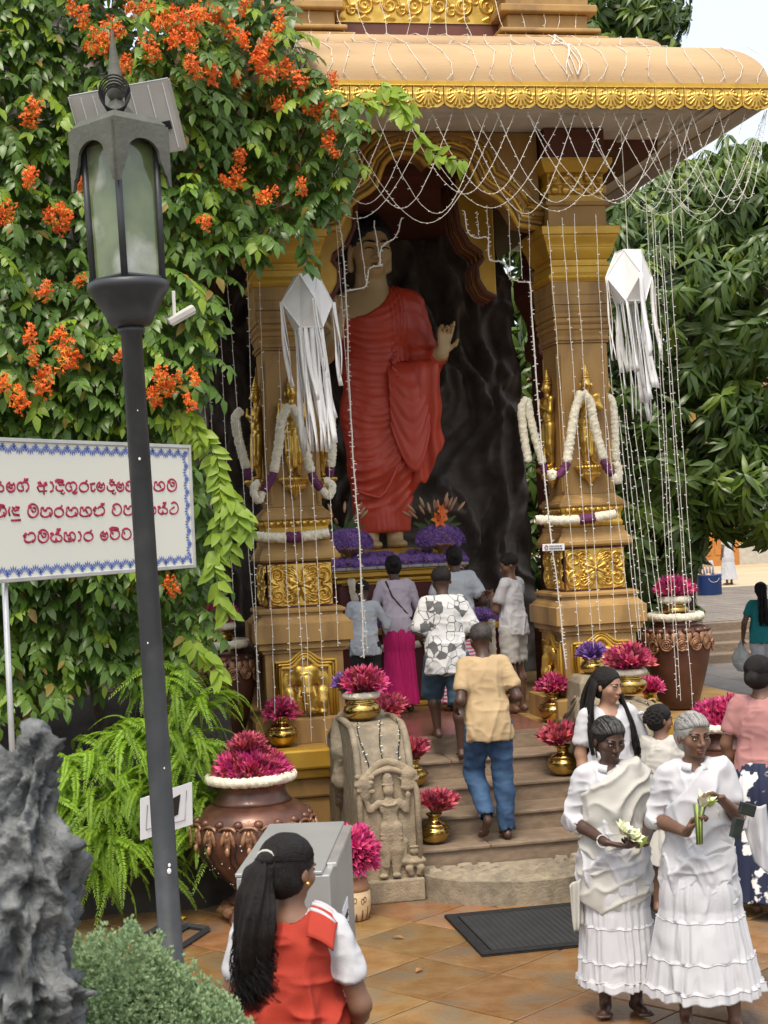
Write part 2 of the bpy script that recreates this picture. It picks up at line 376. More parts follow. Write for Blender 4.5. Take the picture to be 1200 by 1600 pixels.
# far steps up to the upper terrace
TZ = 0.6
fs = thing('stone_steps', 'wide dark stone steps rising to the upper terrace behind the teal-dressed woman', 'steps')
for i in range(4):
    MB().box2(6.8, 22, 24.9+i*0.42, 24.9+(i+1)*0.42+0.05, -0.01, 0.15*(i+1)-0.002).obj('step', M['step'], fs, bevel=0.012)
struct(MB().box2(-60, 120, 26.62, 140, -0.2, TZ).obj('terrace', M['terrace']))
struct(MB().add([(-60, 38.5, TZ+.006), (120, 36.5, TZ+.006), (120, 130, TZ+.006), (-60, 130, TZ+.006)], [(0, 1, 2, 3)]).obj('sand_yard', M['sand']))
psrc = None
for i in range(22):
    for j in range(10):
        x, y = 9.5+i*0.62, 26.9+j*1.1
        if not visible(x, y, TZ, 10): continue
        for dx in (0, 0.31):
            if psrc is None:
                psrc = MB().box((0, 0, 0), (0.295, 1.08, 0.02)).obj('paving_slab', M['greytile'], bpy.data.objects['terrace']); o = psrc
            else: o = inst(psrc, bpy.data.objects['terrace'])
            o.location = (x+dx, y, TZ+rng.uniform(0, .003))
# far yellow building
M['ywall'] = mat('yellow_wall', (0.60, 0.44, 0.15), (0.54, 0.38, 0.12), rough=0.8, sc=0.8, stain=(0.36, 0.25, 0.1), ssc=0.7, samt=0.4)
M['odoor'] = mat('orange_door', (0.45, 0.18, 0.03), (0.38, 0.15, 0.025), rough=0.5, sc=3)
yb = thing('yellow_building', 'long yellow walled building with orange door beyond the sandy yard', 'building', (0, 0, 0))
MB().box2(8, 48, 52, 58, TZ, 7).obj('wall', M['ywall'], yb)
MB().box2(8, 48, 51.9, 51.998, TZ, TZ+0.75).obj('plinth_band', mat('grey_plinth', (0.45, 0.42, 0.35), rough=0.8), yb)
ro = MB(); ro.add([(7, 50.6, 6.6), (49, 50.6, 6.6), (49, 55, 8.6), (7, 55, 8.6), (7, 59.4, 6.6), (49, 59.4, 6.6)], [(0, 1, 2, 3), (3, 2, 5, 4), (0, 3, 4), (1, 5, 2)]); ro.obj('roof', mat('tile_roof', (0.3, 0.12, 0.06), rough=0.8), yb)
def b52(px, py): p = atY(px, py, 51.9); return p
dp = b52(1090, 880)
dd = MB().box2(dp[0]-0.2, b52(1155, 880)[0], 51.86, 51.95, TZ, 3.3).obj('door', M['odoor'], yb)
for s in range(2): MB().box2(dp[0]-0.1+s*0.75, dp[0]+0.5+s*0.75, 51.83, 51.858, 1.0, 3.0).obj('door_panel', M['odoor'], dd, bevel=0.02)
wp = b52(1190, 815)
wn = MB().box2(wp[0]-0.38, wp[0]+0.42, 51.86, 51.97, wp[2]-0.75, wp[2]+0.75).obj('notice_frame', mat('grey_frame', (0.22, 0.22, 0.2)), yb)
MB().box2(wp[0]-0.32, wp[0]+0.36, 51.84, 51.858, wp[2]-0.68, wp[2]+0.68).obj('pane', mat('dim_glass', (0.13, 0.15, 0.16), rough=0.15), wn)

# ================================================================ shrine
sh = thing('shrine_building', 'ochre and gold shrine hall with carved pillars and wide cove roof', 'shrine', (0, 0, 0))
PLZ = 0.9
# floor platform and side plinths
MB().box2(2.27, 3.73, 12.34, 19, 0, PLZ).obj('floor_platform', mat('polished_floor', (0.22, 0.10, 0.07), (0.16, 0.075, 0.05), rough=0.25, sc=3), sh, bevel=0.008)
for sx in (-1, 1):
    pl = MB(); x0, x1 = sorted((SX+sx*0.752, SX+sx*3.0))
    pl.box2(x0, x1, 12.3, 19, 0, PLZ-0.006).obj('side_plinth', M['ochre'], sh, bevel=0.008)
    # yellow cornice of the plinth
    for z0, z1, o_, m_ in ((0.74, 0.9, 0.20, 'goldflat'), (0.66, 0.738, 0.15, 'goldflat'), (0.5, 0.658, 0.10, 'ochre'), (0.20, 0.498, 0.07, 'ochre'), (0.0, 0.198, 0.17, 'goldflat')):
        MB().box2(x0+(0 if sx > 0 else 0), x1, 12.298-o_, 12.297, z0, z1).obj('plinth_moulding', M[m_], sh, bevel=0.02)
# pillars
def zc(a, b, h0, h1, n=6, kind='cyma'):
    r = []
    for i in range(n+1):
        t = i/n
        if kind == 'cyma': q = 0.5-0.5*cos(pi*t)
        elif kind == 'ovolo': q = sin(pi*t/2)
        elif kind == 'cavetto': q = 1-cos(pi*t/2)
        else: q = t
        r.append((h0+(h1-h0)*q, a+(b-a)*t))
    return r
def torus(a, b, h, bulge, n=8): return [(h+bulge*sin(pi*i/n), a+(b-a)*i/n) for i in range(n+1)]
pillar_parts = [
    ('pedestal_foot', 'ochre', [(0.44, .895), (0.44, 1.09), (0.40, 1.10)]),
    ('pedestal', 'ochre', [(0.325, 1.10), (0.325, 1.63)]),
    ('pedestal_moulding', 'ochre', [(0.345, 1.632), (0.345, 1.66), (0.375, 1.665), (0.375, 1.70)]+[(0.385, 1.715)]),
    ('pedestal_block', 'ochre', [(0.405, 1.72), (0.405, 1.875)]+zc(1.88, 1.93, 0.385, 0.35)+[(0.335, 1.932), (0.335, 1.955), (0.36, 1.96), (0.36, 1.985), (0.33, 2.0)]),
    ('frieze_block', 'maroon', [(0.272, 2.0), (0.272, 2.38)]),
    ('base_moulding', 'ochre', [(0.315, 2.382), (0.335, 2.40), (0.335, 2.43)]+zc(2.435, 2.50, 0.325, 0.295)+[(0.285, 2.502), (0.285, 2.55)]),
    ('lotus_band', 'goldflat', [(0.262, 2.552), (0.27, 2.56), (0.275, 2.585), (0.262, 2.61), (0.262, 2.66)]+zc(2.665, 2.72, 0.262, 0.282, 5, 'ovolo')),
    ('shaft_base', 'ochre', [(0.285, 2.722), (0.30, 2.735), (0.30, 2.76)]+zc(2.765, 2.835, 0.285, 0.23)),
    ('shaft', 'ochre', [(0.222, 2.836), (0.222, 4.14)]),
    ('neck_moulding', 'ochre', [(0.235, 4.142), (0.235, 4.16), (0.25, 4.165), (0.25, 4.19)]+zc(4.195, 4.25, 0.232, 0.245)+[(0.258, 4.26), (0.258, 4.29)]+torus(4.295, 4.36, 0.246, 0.02)+[(0.262, 4.365), (0.262, 4.40), (0.27, 4.42), (0.275, 4.46), (0.255, 4.47)]),
    ('neck_block', 'ochre', [(0.262, 4.472), (0.262, 4.55), (0.268, 4.56), (0.268, 4.665)]),
    ('capital_ring', 'goldflat', [(0.272, 4.667)]+torus(4.67, 4.74, 0.27, 0.025)+[(0.262, 4.75), (0.262, 4.80), (0.275, 4.805), (0.275, 4.82)]),
    ('capital', 'goldflat', [(0.25, 4.822), (0.25, 4.86)]+zc(4.865, 4.96, 0.262, 0.30, 8, 'ovolo')+zc(4.965, 5.06, 0.305, 0.335, 8, 'cyma')+[(0.35, 5.065), (0.35, 5.13), (0.335, 5.14)]),
    ('impost', 'ochre', [(0.26, 5.142), (0.26, 5.32), (0.285, 5.325), (0.285, 5.36)]),
    ('corbel_block', 'goldflat', [(0.25, 5.362), (0.25, 5.42), (0.27, 5.43), (0.27, 5.5), (0.25, 5.51), (0.25, 5.6), (0.28, 5.61), (0.30, 5.65), (0.32, 5.69), (0.32, 5.73)]),
    ('pillar_head', 'maroon', [(0.27, 5.732), (0.27, 5.99)])]
PX, PY = 1.28, 12.91
# carved scroll panel: height field of spiral strokes
def relief(W, H, nx, ny, strokes, base=0.0):
    xs = np.linspace(-W/2, W/2, nx); zs = np.linspace(-H/2, H/2, ny); X, Z = np.meshgrid(xs, zs, indexing='ij'); h = np.zeros_like(X)+base
    for P, w0, w1, hh in strokes:
        P = np.asarray(P, float)
        for i in range(len(P)-1):
            a, b = P[i], P[i+1]; ab = b-a; L = max(ab @ ab, 1e-9); t0 = i/(len(P)-1); t1 = (i+1)/(len(P)-1)
            t = np.clip(((X-a[0])*ab[0]+(Z-a[1])*ab[1])/L, 0, 1); wd = w0+(w1-w0)*(t0+(t1-t0)*t)
            d = np.sqrt((X-a[0]-t*ab[0])**2+(Z-a[1]-t*ab[1])**2)
            q = np.clip(1-(d/wd)**2, 0, 1); h = np.maximum(h, hh*np.sqrt(q)*np.where(q > 0, 1, 0)*(0.6+0.4*wd/max(w0, w1)))
    return X, Z, h
def spiral(cx, cz, r0, turns, a0, dr, n=26): return [(cx+(r0-dr*i/n)*cos(a0+turns*2*pi*i/n), cz+(r0-dr*i/n)*sin(a0+turns*2*pi*i/n)) for i in range(n+1)]
def scroll_panel(W, H, nx=150, ny=92):
    S = []
    for sx in (-1, 1):
        for sz in (-1, 1):
            q = []
            q.append((spiral(W*.36, H*.24, H*.22, 1.6, -pi/2, H*.19), .017, .010, .030))
            q.append((spiral(W*.20, H*.30, H*.13, 1.3, 0, H*.11), .014, .008, .026))
            q.append((spiral(W*.19, H*.10, H*.10, 1.2, pi, H*.08), .012, .008, .024))
            for k in range(6):   # acanthus leaves
                a = 0.25+0.24*k; q.append(([(W*.04, H*.10), (W*(.04+.10*cos(a)), H*(.10+.24*sin(a))), (W*(.05+.19*cos(a*0.85)), H*(.12+.33*sin(a*0.9)))], .016, .006, .03))
            for k in range(5):
                a = pi*0.9-0.3*k; q.append(([(W*.44, H*.02), (W*(.44+.05*cos(a)), H*(.05+.11*sin(a))), (W*(.45+.09*cos(a)), H*(.08+.2*sin(a)))], .013, .006, .026))
            for k in range(5): q.append((spiral(W*(.30+.035*k), H*(.46-.012*k), .014, 0.8, k, .006, 8), .009, .006, .022))
            q.append(([(W*.485, H*.05), (W*.48, H*.3), (W*.44, H*.45), (W*.33, H*.475)], .011, .008, .022))
            S += [([(sx*x, sz*z) for x, z in P], a, b, c) for P, a, b, c in q]
    for k in range(8):
        a = k*pi/4+pi/8; S.append(([(0.02*cos(a), .02*sin(a)), (.085*cos(a), .085*sin(a))], .016, .030, .034))
    S.append(([(0, 0), (0.001, 0)], .026, .026, .048))
    X, Z, h = relief(W, H, nx, ny, S, 0.004)
    return gridmesh(X, -h, Z)
SPV, SPF = scroll_panel(0.53, 0.345)
panel_src = obj('scroll_panel', SPV, SPF, M['gold'], sh, smooth=True)
# golden guardian relief figure, 0.88 tall, facing -Y
def deva_mesh():
    s = SDF(0.025)
    s.ell((0, 0, .60), (.078, .06, .10)).ell((0, 0, .50), (.066, .052, .07)).ell((0, 0, .42), (.078, .06, .06))          # chest waist hips
    for x in (-1, 1):
        s.chain([(x*.040, 0, .40), (x*.040, -.012, .23), (x*.036, 0, .06)], [.052, .042, .026]).ell((x*.036, -.03, .018), (.024, .048, .017), .015)
        s.chain([(x*.092, 0, .655), (x*.125, -.02, .545), (x*.012, -.085, .60)], [.033, .026, .017], .02)
        s.cap((x*.010, -.09, .595), (x*.006, -.085, .665), .014, .010, .01)
        s.ell((x*.10, 0, .665), (.034, .034, .03)).ell((x*.058, 0, .765), (.010, .014, .03), .01)
        s.cap((x*.03, -.045, .36), (x*.05, -.04, .12), .012, .008, .012).cap((x*.062, -.02, .36), (x*.075, -.01, .14), .012, .008, .012)
    s.cap((0, 0, .68), (0, 0, .73), .026, .024, .015).ell((0, -.008, .775), (.043, .048, .056), .012).ell((0, -.056, .765), (.008, .012, .014), .01)
    s.cap((0, -.055, .42), (0, -.06, .10), .016, .022, .015).cap((0, 0, .50), (0, 0, .49), .066, .066, .01)
    for i, (z, r) in enumerate(((.82, .05), (.845, .046), (.87, .038), (.893, .030), (.915, .022), (.937, .014))): s.ell((0, 0, z), (r, r, .014), .006)
    s.cap((0, 0, .93), (0, 0, .975), .012, .004, .008)
    for z in (.30, .24, .18): s.cap((-.045, -.035, z+.02), (.045, -.035, z), .008, .008, .01)
    for a in range(9): q = -pi/2+(a-4)*.28; s.ell((.062*cos(q), .05*sin(q), .665-.018*cos((a-4)*.3)), .011, .006)
    return s.mesh(0.0075)
DV, DF = deva_mesh(); deva_src = obj('deity_relief', DV, DF, M['gold'], sh, smooth=True)
br = MB(); br.lathe([(0.001, -.16), (.012, -.155), (.02, -.13), (.05, -.10), (.085, -.055), (.115, -.02), (.125, 0), (.10, .012), (.001, .013)], 24, fn=lambda r, z, q: r*(1+.05*cos(12*q)))
for k in range(14):
    q = pi+pi*k/13; br.ell((.115*cos(q), .115*sin(q), -.005), (.02, .02, .018), 6, 4)
    br.ell((.075*cos(q+.1), .075*sin(q+.1), -.06), (.018, .018, .03), 6, 4)
br_src = br.obj('lotus_bracket', M['gold'], sh, smooth=True)
# elephant panel in the pedestal
def elephant_mesh():
    s = SDF(0.03)
    s.ell((0, 0, .30), (.095, .07, .085)).ell((-.045, -.02, .36), (.055, .045, .05)).ell((.045, -.02, .36), (.055, .045, .05))
    s.chain([(0, -.06, .29), (0, -.085, .18), (.005, -.08, .08), (.02, -.085, .035), (.045, -.09, .035)], [.048, .036, .027, .022, .016], .02)
    for x in (-1, 1):
        s.ell((x*.135, .0, .26), (.055, .03, .09), .02).ell((x*.10, -.01, .30), (.03, .03, .05))
        s.cap((x*.05, -.05, .22), (x*.062, -.085, .14), .014, .008, .012)
        s.chain([(x*.12, .0, .17), (x*.115, -.02, .10), (x*.115, -.02, .02)], [.05, .04, .034], .02).ell((x*.115, -.04, .015), (.04, .035, .018), .01)
        s.cap((x*.04, 0, .14), (x*.05, 0, .02), .04, .034)
    for z in (.12, .15, .18, .21): s.ell((0, -.085, z), (.036, .03, .006), .006)
    return s.mesh(0.0075)
EV, EF = elephant_mesh(); ele_src = obj('elephant_relief', EV, EF, M['gold'], sh, smooth=True)
def ele_frame(parent, cx, cy, rz):
    # ogee framed niche
    pts = []
    for i in range(33):
        t = -1+2*i/32; x = t*.205; a = abs(t)
        z = .395+.085*(cos(pi*min(1, a/.62))*.5+.5) if a < .62 else .395-.0*(a-.62)
        pts.append((x, z))
    outer = [(-.25, 0)] + [(-.25, .40)] + [(x*1.12, z+.045) for x, z in pts] + [(.25, .40), (.25, 0)]
    inner = [(-.205, .0)] + pts + [(.205, .0)]
    e = bpy.data.objects.new('niche', None); COL.objects.link(e); e.parent = parent; e.location = (cx, cy, 1.115); e.rotation_euler = (0, 0, rz)
    MB().prism([(x, z) for x, z in inner], -.004, -.0005).obj('niche_back', M['ochre'], e)
    for off, r, m_ in ((0, .017, 'goldflat'), (.027, .012, 'gold'), (.05, .014, 'goldflat')):
        P = [(-.205-off, -.012, 0)]+[(x*(1+off/.205), -.012, z+off) for x, z in pts]+[(.205+off, -.012, 0)]
        MB().tube(P, r, 6).obj('niche_frame', M[m_], e, smooth=True)
    inst(ele_src, e, (0, -.005, .01), scale=(1.12, .9, 1.0), name='elephant_relief')
for k, sx in enumerate((-1, 1)):
    cx = SX+sx*PX
    p = bpy.data.objects.new('pillar', None); COL.objects.link(p); p.parent = sh; p.location = (cx, PY, 0)
    for n, m_, prof in pillar_parts:
        MB().sqloft(prof).obj(n, M[m_], p, bevel=0.004)
    # lotus petals on the band
    for d in range(4):
        for i in range(9):
            mbp = MB().ell((-.22+.055*i, -.282, 2.70), (.026, .014, .022), 8, 5)
            o = mbp.obj('band_petal', M['gold'], p, smooth=True); o.rotation_euler = (0, 0, d*pi/2)
            if d in (1, 2) and k == 0: pass
    for d, rz in ((0, 0), (3, -pi/2)):
        o = inst(panel_src, p, (0, -.274, 2.19) if d == 0 else (-.274, 0, 2.19), (0, 0, rz), name='scroll_panel')
    # sunk panel edge strips on the shaft
    for x in (-.195, .195): MB().box2(x-.012, x+.012, -.236, -.2225, 2.86, 4.05).obj('shaft_fillet', M['ochre'], p, bevel=0.005)
    for y in (-.195, .195): MB().box2(-.236, -.2225, y-.012, y+.012, 2.86, 4.05).obj('shaft_fillet', M['ochre'], p, bevel=0.005)
    for rz, loc in ((0, (0, -.235, 0)), (-pi/2, (-.235, 0, 0)), (pi/2, (.235, 0, 0))):
        zf = 3.08
        inst(deva_src, p, (loc[0]*1.13, loc[1]*1.13, zf), (0, 0, rz), 0.90, name='deity_relief')
        inst(br_src, p, (loc[0]*1.1, loc[1]*1.1, zf-.013), (0, 0, rz), 1.05, name='lotus_bracket')
    ele_frame(p, 0, -.326, 0)
    if k == 1: ele_frame(p, -.326, 0, -pi/2)
    # carved corbel leaves
    for i in range(5):
        for zz, sc_ in ((5.46, 1), (5.56, .9)):
            MB().ell((-.2+.1*i, -.27, zz), (.042*sc_, .03, .045*sc_), 8, 6).obj('corbel_leaf', M['gold'], p, smooth=True)
for o in (panel_src, deva_src, br_src, ele_src): bpy.data.objects.remove(o)
# inner (rear) pillars, maroon and plain, half seen
for sx in (-1, 1):
    p = bpy.data.objects.new('rear_pillar', None); COL.objects.link(p); p.parent = sh; p.location = (SX+sx*1.97, 15.6, 0)
    MB().sqloft([(0.3, .9), (0.3, 1.7), (.22, 1.72), (.22, 4.3), (.27, 4.35), (.27, 4.5), (.24, 4.55), (.24, 4.7), (.34, 5.0), (.34, 5.2), (.26, 5.22), (.26, 6.0)]).obj('rear_shaft', M['maroon'], p, bevel=.01)
# scrolled golden bracket under the inner beam
for sx in (-1, 1):
    b = bpy.data.objects.new('scroll_bracket', None); COL.objects.link(b); b.parent = sh; b.location = (SX+sx*0.72, 13.9, 0)
    prof = [(.10, 5.85), (-.26, 5.85), (-.25, 5.6), (-.22, 5.36), (-.14, 5.2), (-.03, 5.12), (-.01, 5.06), (-.07, 4.98), (-.06, 4.86), (-.0, 4.75), (.10, 4.70)]
    MB().prism([(sx*x, z) for x, z in (prof if sx > 0 else prof[::-1])], -.2, .2).obj('bracket_body', M['goldflat'], b, bevel=.01)
    for dy in (-.215, -.08, .08, .215):
        MB().tube([(sx*(x-.01), dy, z) for x, z in prof[1:]], .022, 6).obj('bracket_rib', M['maroon'], b, smooth=True)
MB().box2(SX-2.2, SX+2.2, 13.05, 18.4, 5.9, 5.998).obj('inner_ceiling', M['maroon'], sh)
MB().box2(SX-1.9, SX+1.9, 13.6, 14.2, 5.80, 5.898).obj('inner_beam', M['maroon'], sh)
# cusped arch between the pillars
half = [(0, 5.70), (0.05, 5.76), (0.13, 5.81), (0.22, 5.82), (0.31, 5.79), (0.38, 5.72), (0.42, 5.62), (0.45, 5.54), (0.52, 5.48), (0.61, 5.43), (0.69, 5.36), (0.74, 5.27), (0.78, 5.19), (0.99, 5.15)]
opening = [(-x, z) for x, z in half[::-1]]+half[1:]
poly = [(SX+x, z) for x, z in opening]+[(SX+1.0, 5.99), (SX-1.0, 5.99)]
ar = MB()
top = [(SX-0.99+1.98*i/(len(opening)-1), 5.99) for i in range(len(opening))]
for i in range(len(opening)-1):
    a, b2, c, d = (SX+opening[i][0], opening[i][1]), (SX+opening[i+1][0], opening[i+1][1]), top[i+1], top[i]
    ar.prism([a, b2, c, d], 12.80, 13.02)
ar.obj('arch_panel', M['ochre'], sh)
def offset(P, d):
    out = []
    for i in range(len(P)):
        a = P[max(0, i-1)]; b = P[min(len(P)-1, i+1)]; t = Vector((b[0]-a[0], b[1]-a[1])).normalized()
        out.append((P[i][0]-t.y*d, P[i][1]+t.x*d))
    return out
for d, r, m_ in ((0.0, .026, 'goldflat'), (.05, .018, 'ochre'), (.085, .022, 'gold'), (.13, .03, 'ochre'), (.18, .02, 'goldflat'), (.225, .026, 'ochre')):
    for hf in (-1, 1):
        P = [(SX+hf*x, 12.785, min(z, 5.97)) for x, z in offset(half, d)[1 if d else 0:]]
        MB().tube(P, r, 8).obj('arch_moulding', M[m_], sh, smooth=True)
for hf in (-1, 1):     # beads along the arch
    P = offset(half, .107)[2:]
    for i in range(len(P)-1):
        for t in (0, .5):
            x = P[i][0]+(P[i+1][0]-P[i][0])*t; z = P[i][1]+(P[i+1][1]-P[i][1])*t
            if z < 5.95: MB().ell((SX+hf*x, 12.77, z), (.015,)*3, 6, 4).obj('arch_bead', M['gold'], sh, smooth=True)
# roof: cove swept round a rectangle with mitred corners
RX0, RX1, RY0, RY1 = SX-2.6, SX+2.56, 11.5, 18.6
def rectsweep(prof, name, m_, parent, smooth=False, x0=RX0, x1=RX1, y0=RY0, y1=RY1, cap=True):
    mb = MB(); v = []
    for ins, z in prof:
        for x, y in ((x0+ins, y0+ins), (x1-ins, y0+ins), (x1-ins, y1-ins), (x0+ins, y1-ins)): v.append((x, y, z))
    m = len(prof)
    f = [(i*4+k, i*4+(k+1) % 4, (i+1)*4+(k+1) % 4, (i+1)*4+k) for i in range(m-1) for k in range(4)]
    if cap: f.append(tuple((m-1)*4+k for k in range(4)))
    mb.add(v, f); o = mb.obj(name, m_, parent, smooth=True); es = o.modifiers.new('sharp', 'EDGE_SPLIT'); es.split_angle = R(32)
    return o
def cove(i0, z0, dx, dz, n=12, flat=.0): return [(i0+dx*(1-cos(pi/2*k/n)), z0+dz*sin(pi/2*k/n)) for k in range(n+1)]+[(i0+dx+flat, z0+dz+.004)]
rf = rectsweep([(0.03, 6.045), (0.0, 6.05)]+cove(0, 6.055, .52, .42, 14, .12), 'roof', M['cream'], sh)
rectsweep([(-0.012, 6.015), (-0.014, 6.05), (0.05, 6.052)], 'gold_fillet', M['goldflat'], rf, cap=False)
rectsweep([(0.60, 6.465), (0.60, 6.53), (0.8, 6.531)], 'maroon_ledge', M['maroon'], rf)  # thin ledge in its own maroon paint between the two coves
rectsweep([(0.64, 6.532)]+cove(.64, 6.535, .42, .17, 10, .1), 'upper_cove', M['cream'], rf)
# upper storey
us = MB()
for x0, x1, y0 in ((SX-1.75, SX-0.72, 12.62), (SX+0.70, SX+1.50, 12.62)):
    for a, z0, z1 in ((0.10, 6.69, 6.76), (0.0, 6.762, 6.80), (0.05, 6.802, 6.84), (-0.04, 6.842, 6.98), (0.03, 6.982, 7.05), (-0.03, 7.052, 7.3), (0.06, 7.302, 7.36), (-.05, 7.362, 8.6)):
        MB().box2(x0-a, x1+a, y0-a, 14.5, z0, z1).obj('upper_pilaster', M['ochre'], sh, bevel=0.012)
MB().box2(SX-0.82, SX+0.8, 12.95, 14.4, 6.66, 8.6).obj('upper_wall', M['maroon'], sh)
MB().box2(SX-0.82, SX+0.8, 12.86, 12.948, 6.69, 6.80).obj('upper_ledge', M['maroon'], sh, bevel=.01)
fS = []
for i in range(7):
    cx = -.66+.22*i
    fS += [(spiral(cx, .0, .085, 1.7, (i % 2)*pi, .07), .016, .009, .03), (spiral(cx+.11, .05 if i % 2 else -.05, .05, 1.2, 1, .04), .013, .008, .026)]
    for k in range(5): a = -pi/2+(k-2)*.4; fS.append(([(cx, -.09), (cx+.06*cos(a), -.10+.03*sin(a))], .012, .007, .024))
fx, fz, fh = relief(1.5, .30, 220, 46, fS, .004)
fv, ff = gridmesh(fx+SX-.01, 12.945-fh, fz+7.0+.13); obj('upper_frieze', fv, ff, M['gold'], sh, smooth=True)
# ceiling / soffit with the inner side of the eave
MB().box2(RX0+.04, RX1-.04, RY0+.04, RY1-.04, 6.0, 6.03).obj('soffit', M['soffit'], sh)
for a in (.22, .30, .7): rectsweep([(a, 5.999), (a, 5.975), (a+.05, 5.972), (a+.05, 5.999)], 'soffit_moulding', M['soffit'], sh, cap=False)
# hanging gold fringe of palmette tiles
def fringe_mesh(W=.24, H=.185):
    S = []
    for k in range(9):
        a = -pi/2+(k-4)*.36; L = .085 if k % 8 else .07
        S.append(([(0, .035), (.05*cos(a), .035+.055*sin(a)), (L*cos(a)*1.15, .03+L*sin(a)*1.15)], .013, .011, .018))
    for s_ in (-1, 1):
        S.append((spiral(s_*.058, .045, .034, 1.4, pi/2, .028, 18) if s_ > 0 else [(-x, z) for x, z in spiral(.058, .045, .034, 1.4, pi/2, .028, 18)], .009, .006, .017))
        S.append(([(s_*.113, .085), (s_*.113, -.06)], .005, .005, .022))
        S.append(([(s_*.10, .02), (s_*.095, -.03), (s_*.07, -.05)], .010, .007, .015))
    S.append(([(-.12, .085), (.12, .085)], .008, .008, .02)); S.append(([(0, .035), (0, .036)], .02, .02, .024))
    X, Z, h = relief(W-.004, H, 46, 36, S, .003)
    lim = -.062-.030*np.sqrt(np.clip(1-(X/.105)**2, 0, 1))*(.85+.15*np.cos(X*95))
    Zc = np.maximum(Z, lim)
    V, Fq = gridmesh(X, -h, Zc)
    Vb, Fb = gridmesh(X, 0*h+.012, Zc); return np.concatenate([V, Vb]), np.concatenate([Fq, Fb[:, ::-1]+len(V)])
FV, FF = fringe_mesh(); fsrc = None
fring = bpy.data.objects.new('eave_fringe', None); COL.objects.link(fring); fring.parent = sh
n = int((RX1-RX0)/.24); stp = (RX1-RX0)/n
for i in range(n):
    if fsrc is None: fsrc = obj('fringe_tile', FV, FF, M['gold'], fring, smooth=True); o = fsrc
    else: o = inst(fsrc, fring)
    o.location = (RX0+stp*(i+.5), RY0, 5.93); o.scale = (stp/.24, 1, 1)
MB().box2(RX1-.02, RX1+.0, RY0+.02, RY1-.02, 5.88, 5.998).obj('side_fascia', M['soffit'], sh, bevel=.004)
MB().box2(RX0, RX0+.02, RY0+.02, RY1-.02, 5.88, 5.998).obj('side_fascia', M['soffit'], sh, bevel=.004)
# altar cave: rock backdrop
def rockwall(name, x0, x1, z0, z1, y0, fn, seed, nx=150, nz=150, m_='rock'):
    X, Z = np.meshgrid(np.linspace(x0, x1, nx), np.linspace(z0, z1, nz), indexing='ij')
    P = np.stack([X.ravel(), np.zeros(X.size), Z.ravel()], 1)
    wp = P+.25*np.stack([fbm(P, 1.2, 2, seed+20), 0*P[:, 0], fbm(P, 1.2, 2, seed+21)], 1); rdg = 1-np.abs(fbm(wp*np.array([1.6, 1, .55]), 1.6, 3, seed)); fl_ = (1-np.abs(np.sin((wp[:, 0]*1.1+.35*np.sin(wp[:, 2]*1.3))*8+fbm(wp, 1.5, 2, seed+9)*3)))**2; h = (rdg**2*0.30+fl_*.10+fbm(P, 3.5, 4, seed+5)*.07).reshape(X.shape)
    Y = y0+fn(X, Z)-h
    return gridmesh(X, Y, Z)
cave = thing('grotto_rock', 'dark carved rock grotto wall standing behind the tall red-robed statue', 'rock wall')
def rk(X, Z): return 0.5*np.clip(np.abs(X-3.0)-1.0, 0, 9)**2*(-.6)
V, Fq = rockwall('rock_face', .4, 4.78, .9, 6.0, 17.3, rk, 3)
edge = 5.04-.06*(V[:, 2]-2)+fbm(V*np.array([0, 0, 1]), .9, 3, 9)*.12; k = V[:, 0] > 3.6
V[k, 0] = 3.6+(V[k, 0]-3.6)*((edge[k]-3.6)/(4.78-3.6))
back = V.copy(); back[:, 1] = 18.4
n0 = len(V); bi = np.arange(150*149, 150*150)
side = np.array([[bi[i+1], bi[i], bi[i]+n0, bi[i+1]+n0] for i in range(149)])
obj('rock_face', np.concatenate([V, back]), np.concatenate([Fq, side, Fq[:, ::-1]+n0]), M['rock'], cave, smooth=True)
V, Fq = rockwall('side', -3.6, 1.2, 0, 8.2, 15.2, lambda X, Z: 0*X, 11, 100, 140); V[:, 2] -= np.clip(V[:, 0]-.2, 0, 9)*2.1*(V[:, 2]/8.2)
obj('side_rock', V, Fq, M['rock'], cave, smooth=True)
MB().box2(.42, 4.6, 18.42, 18.55, .9, 6.0).obj('rear_wall', M['maroon'], sh)

# ================================================================ stairs, moonstone, guard stones, balustrades
st = thing('stone_staircase', 'flight of five worn brown stone steps leading up into the shrine', 'staircase')
for i in range(5):
    z1 = 0.3+0.15*i; y0 = 10.83+0.377*i
    b = MB(); x0, x1 = 2.262, 3.738
    b.box2(x0, x1, y0+.02, y0+.40 if i < 4 else 12.338, 0.0 if i == 0 else z1-.16, z1-.03)
    b.obj('riser', M['step'], st, bevel=.006)
    wv = MB()
    xs = (x0, SX-.22+.1*(i % 3), x1)
    for a in range(2): MB().box2(xs[a]+.002, xs[a+1]-.002, y0, y0+.40 if i < 4 else 12.339, z1-.03, z1).obj('tread_slab', M['step'], st, bevel=.009)
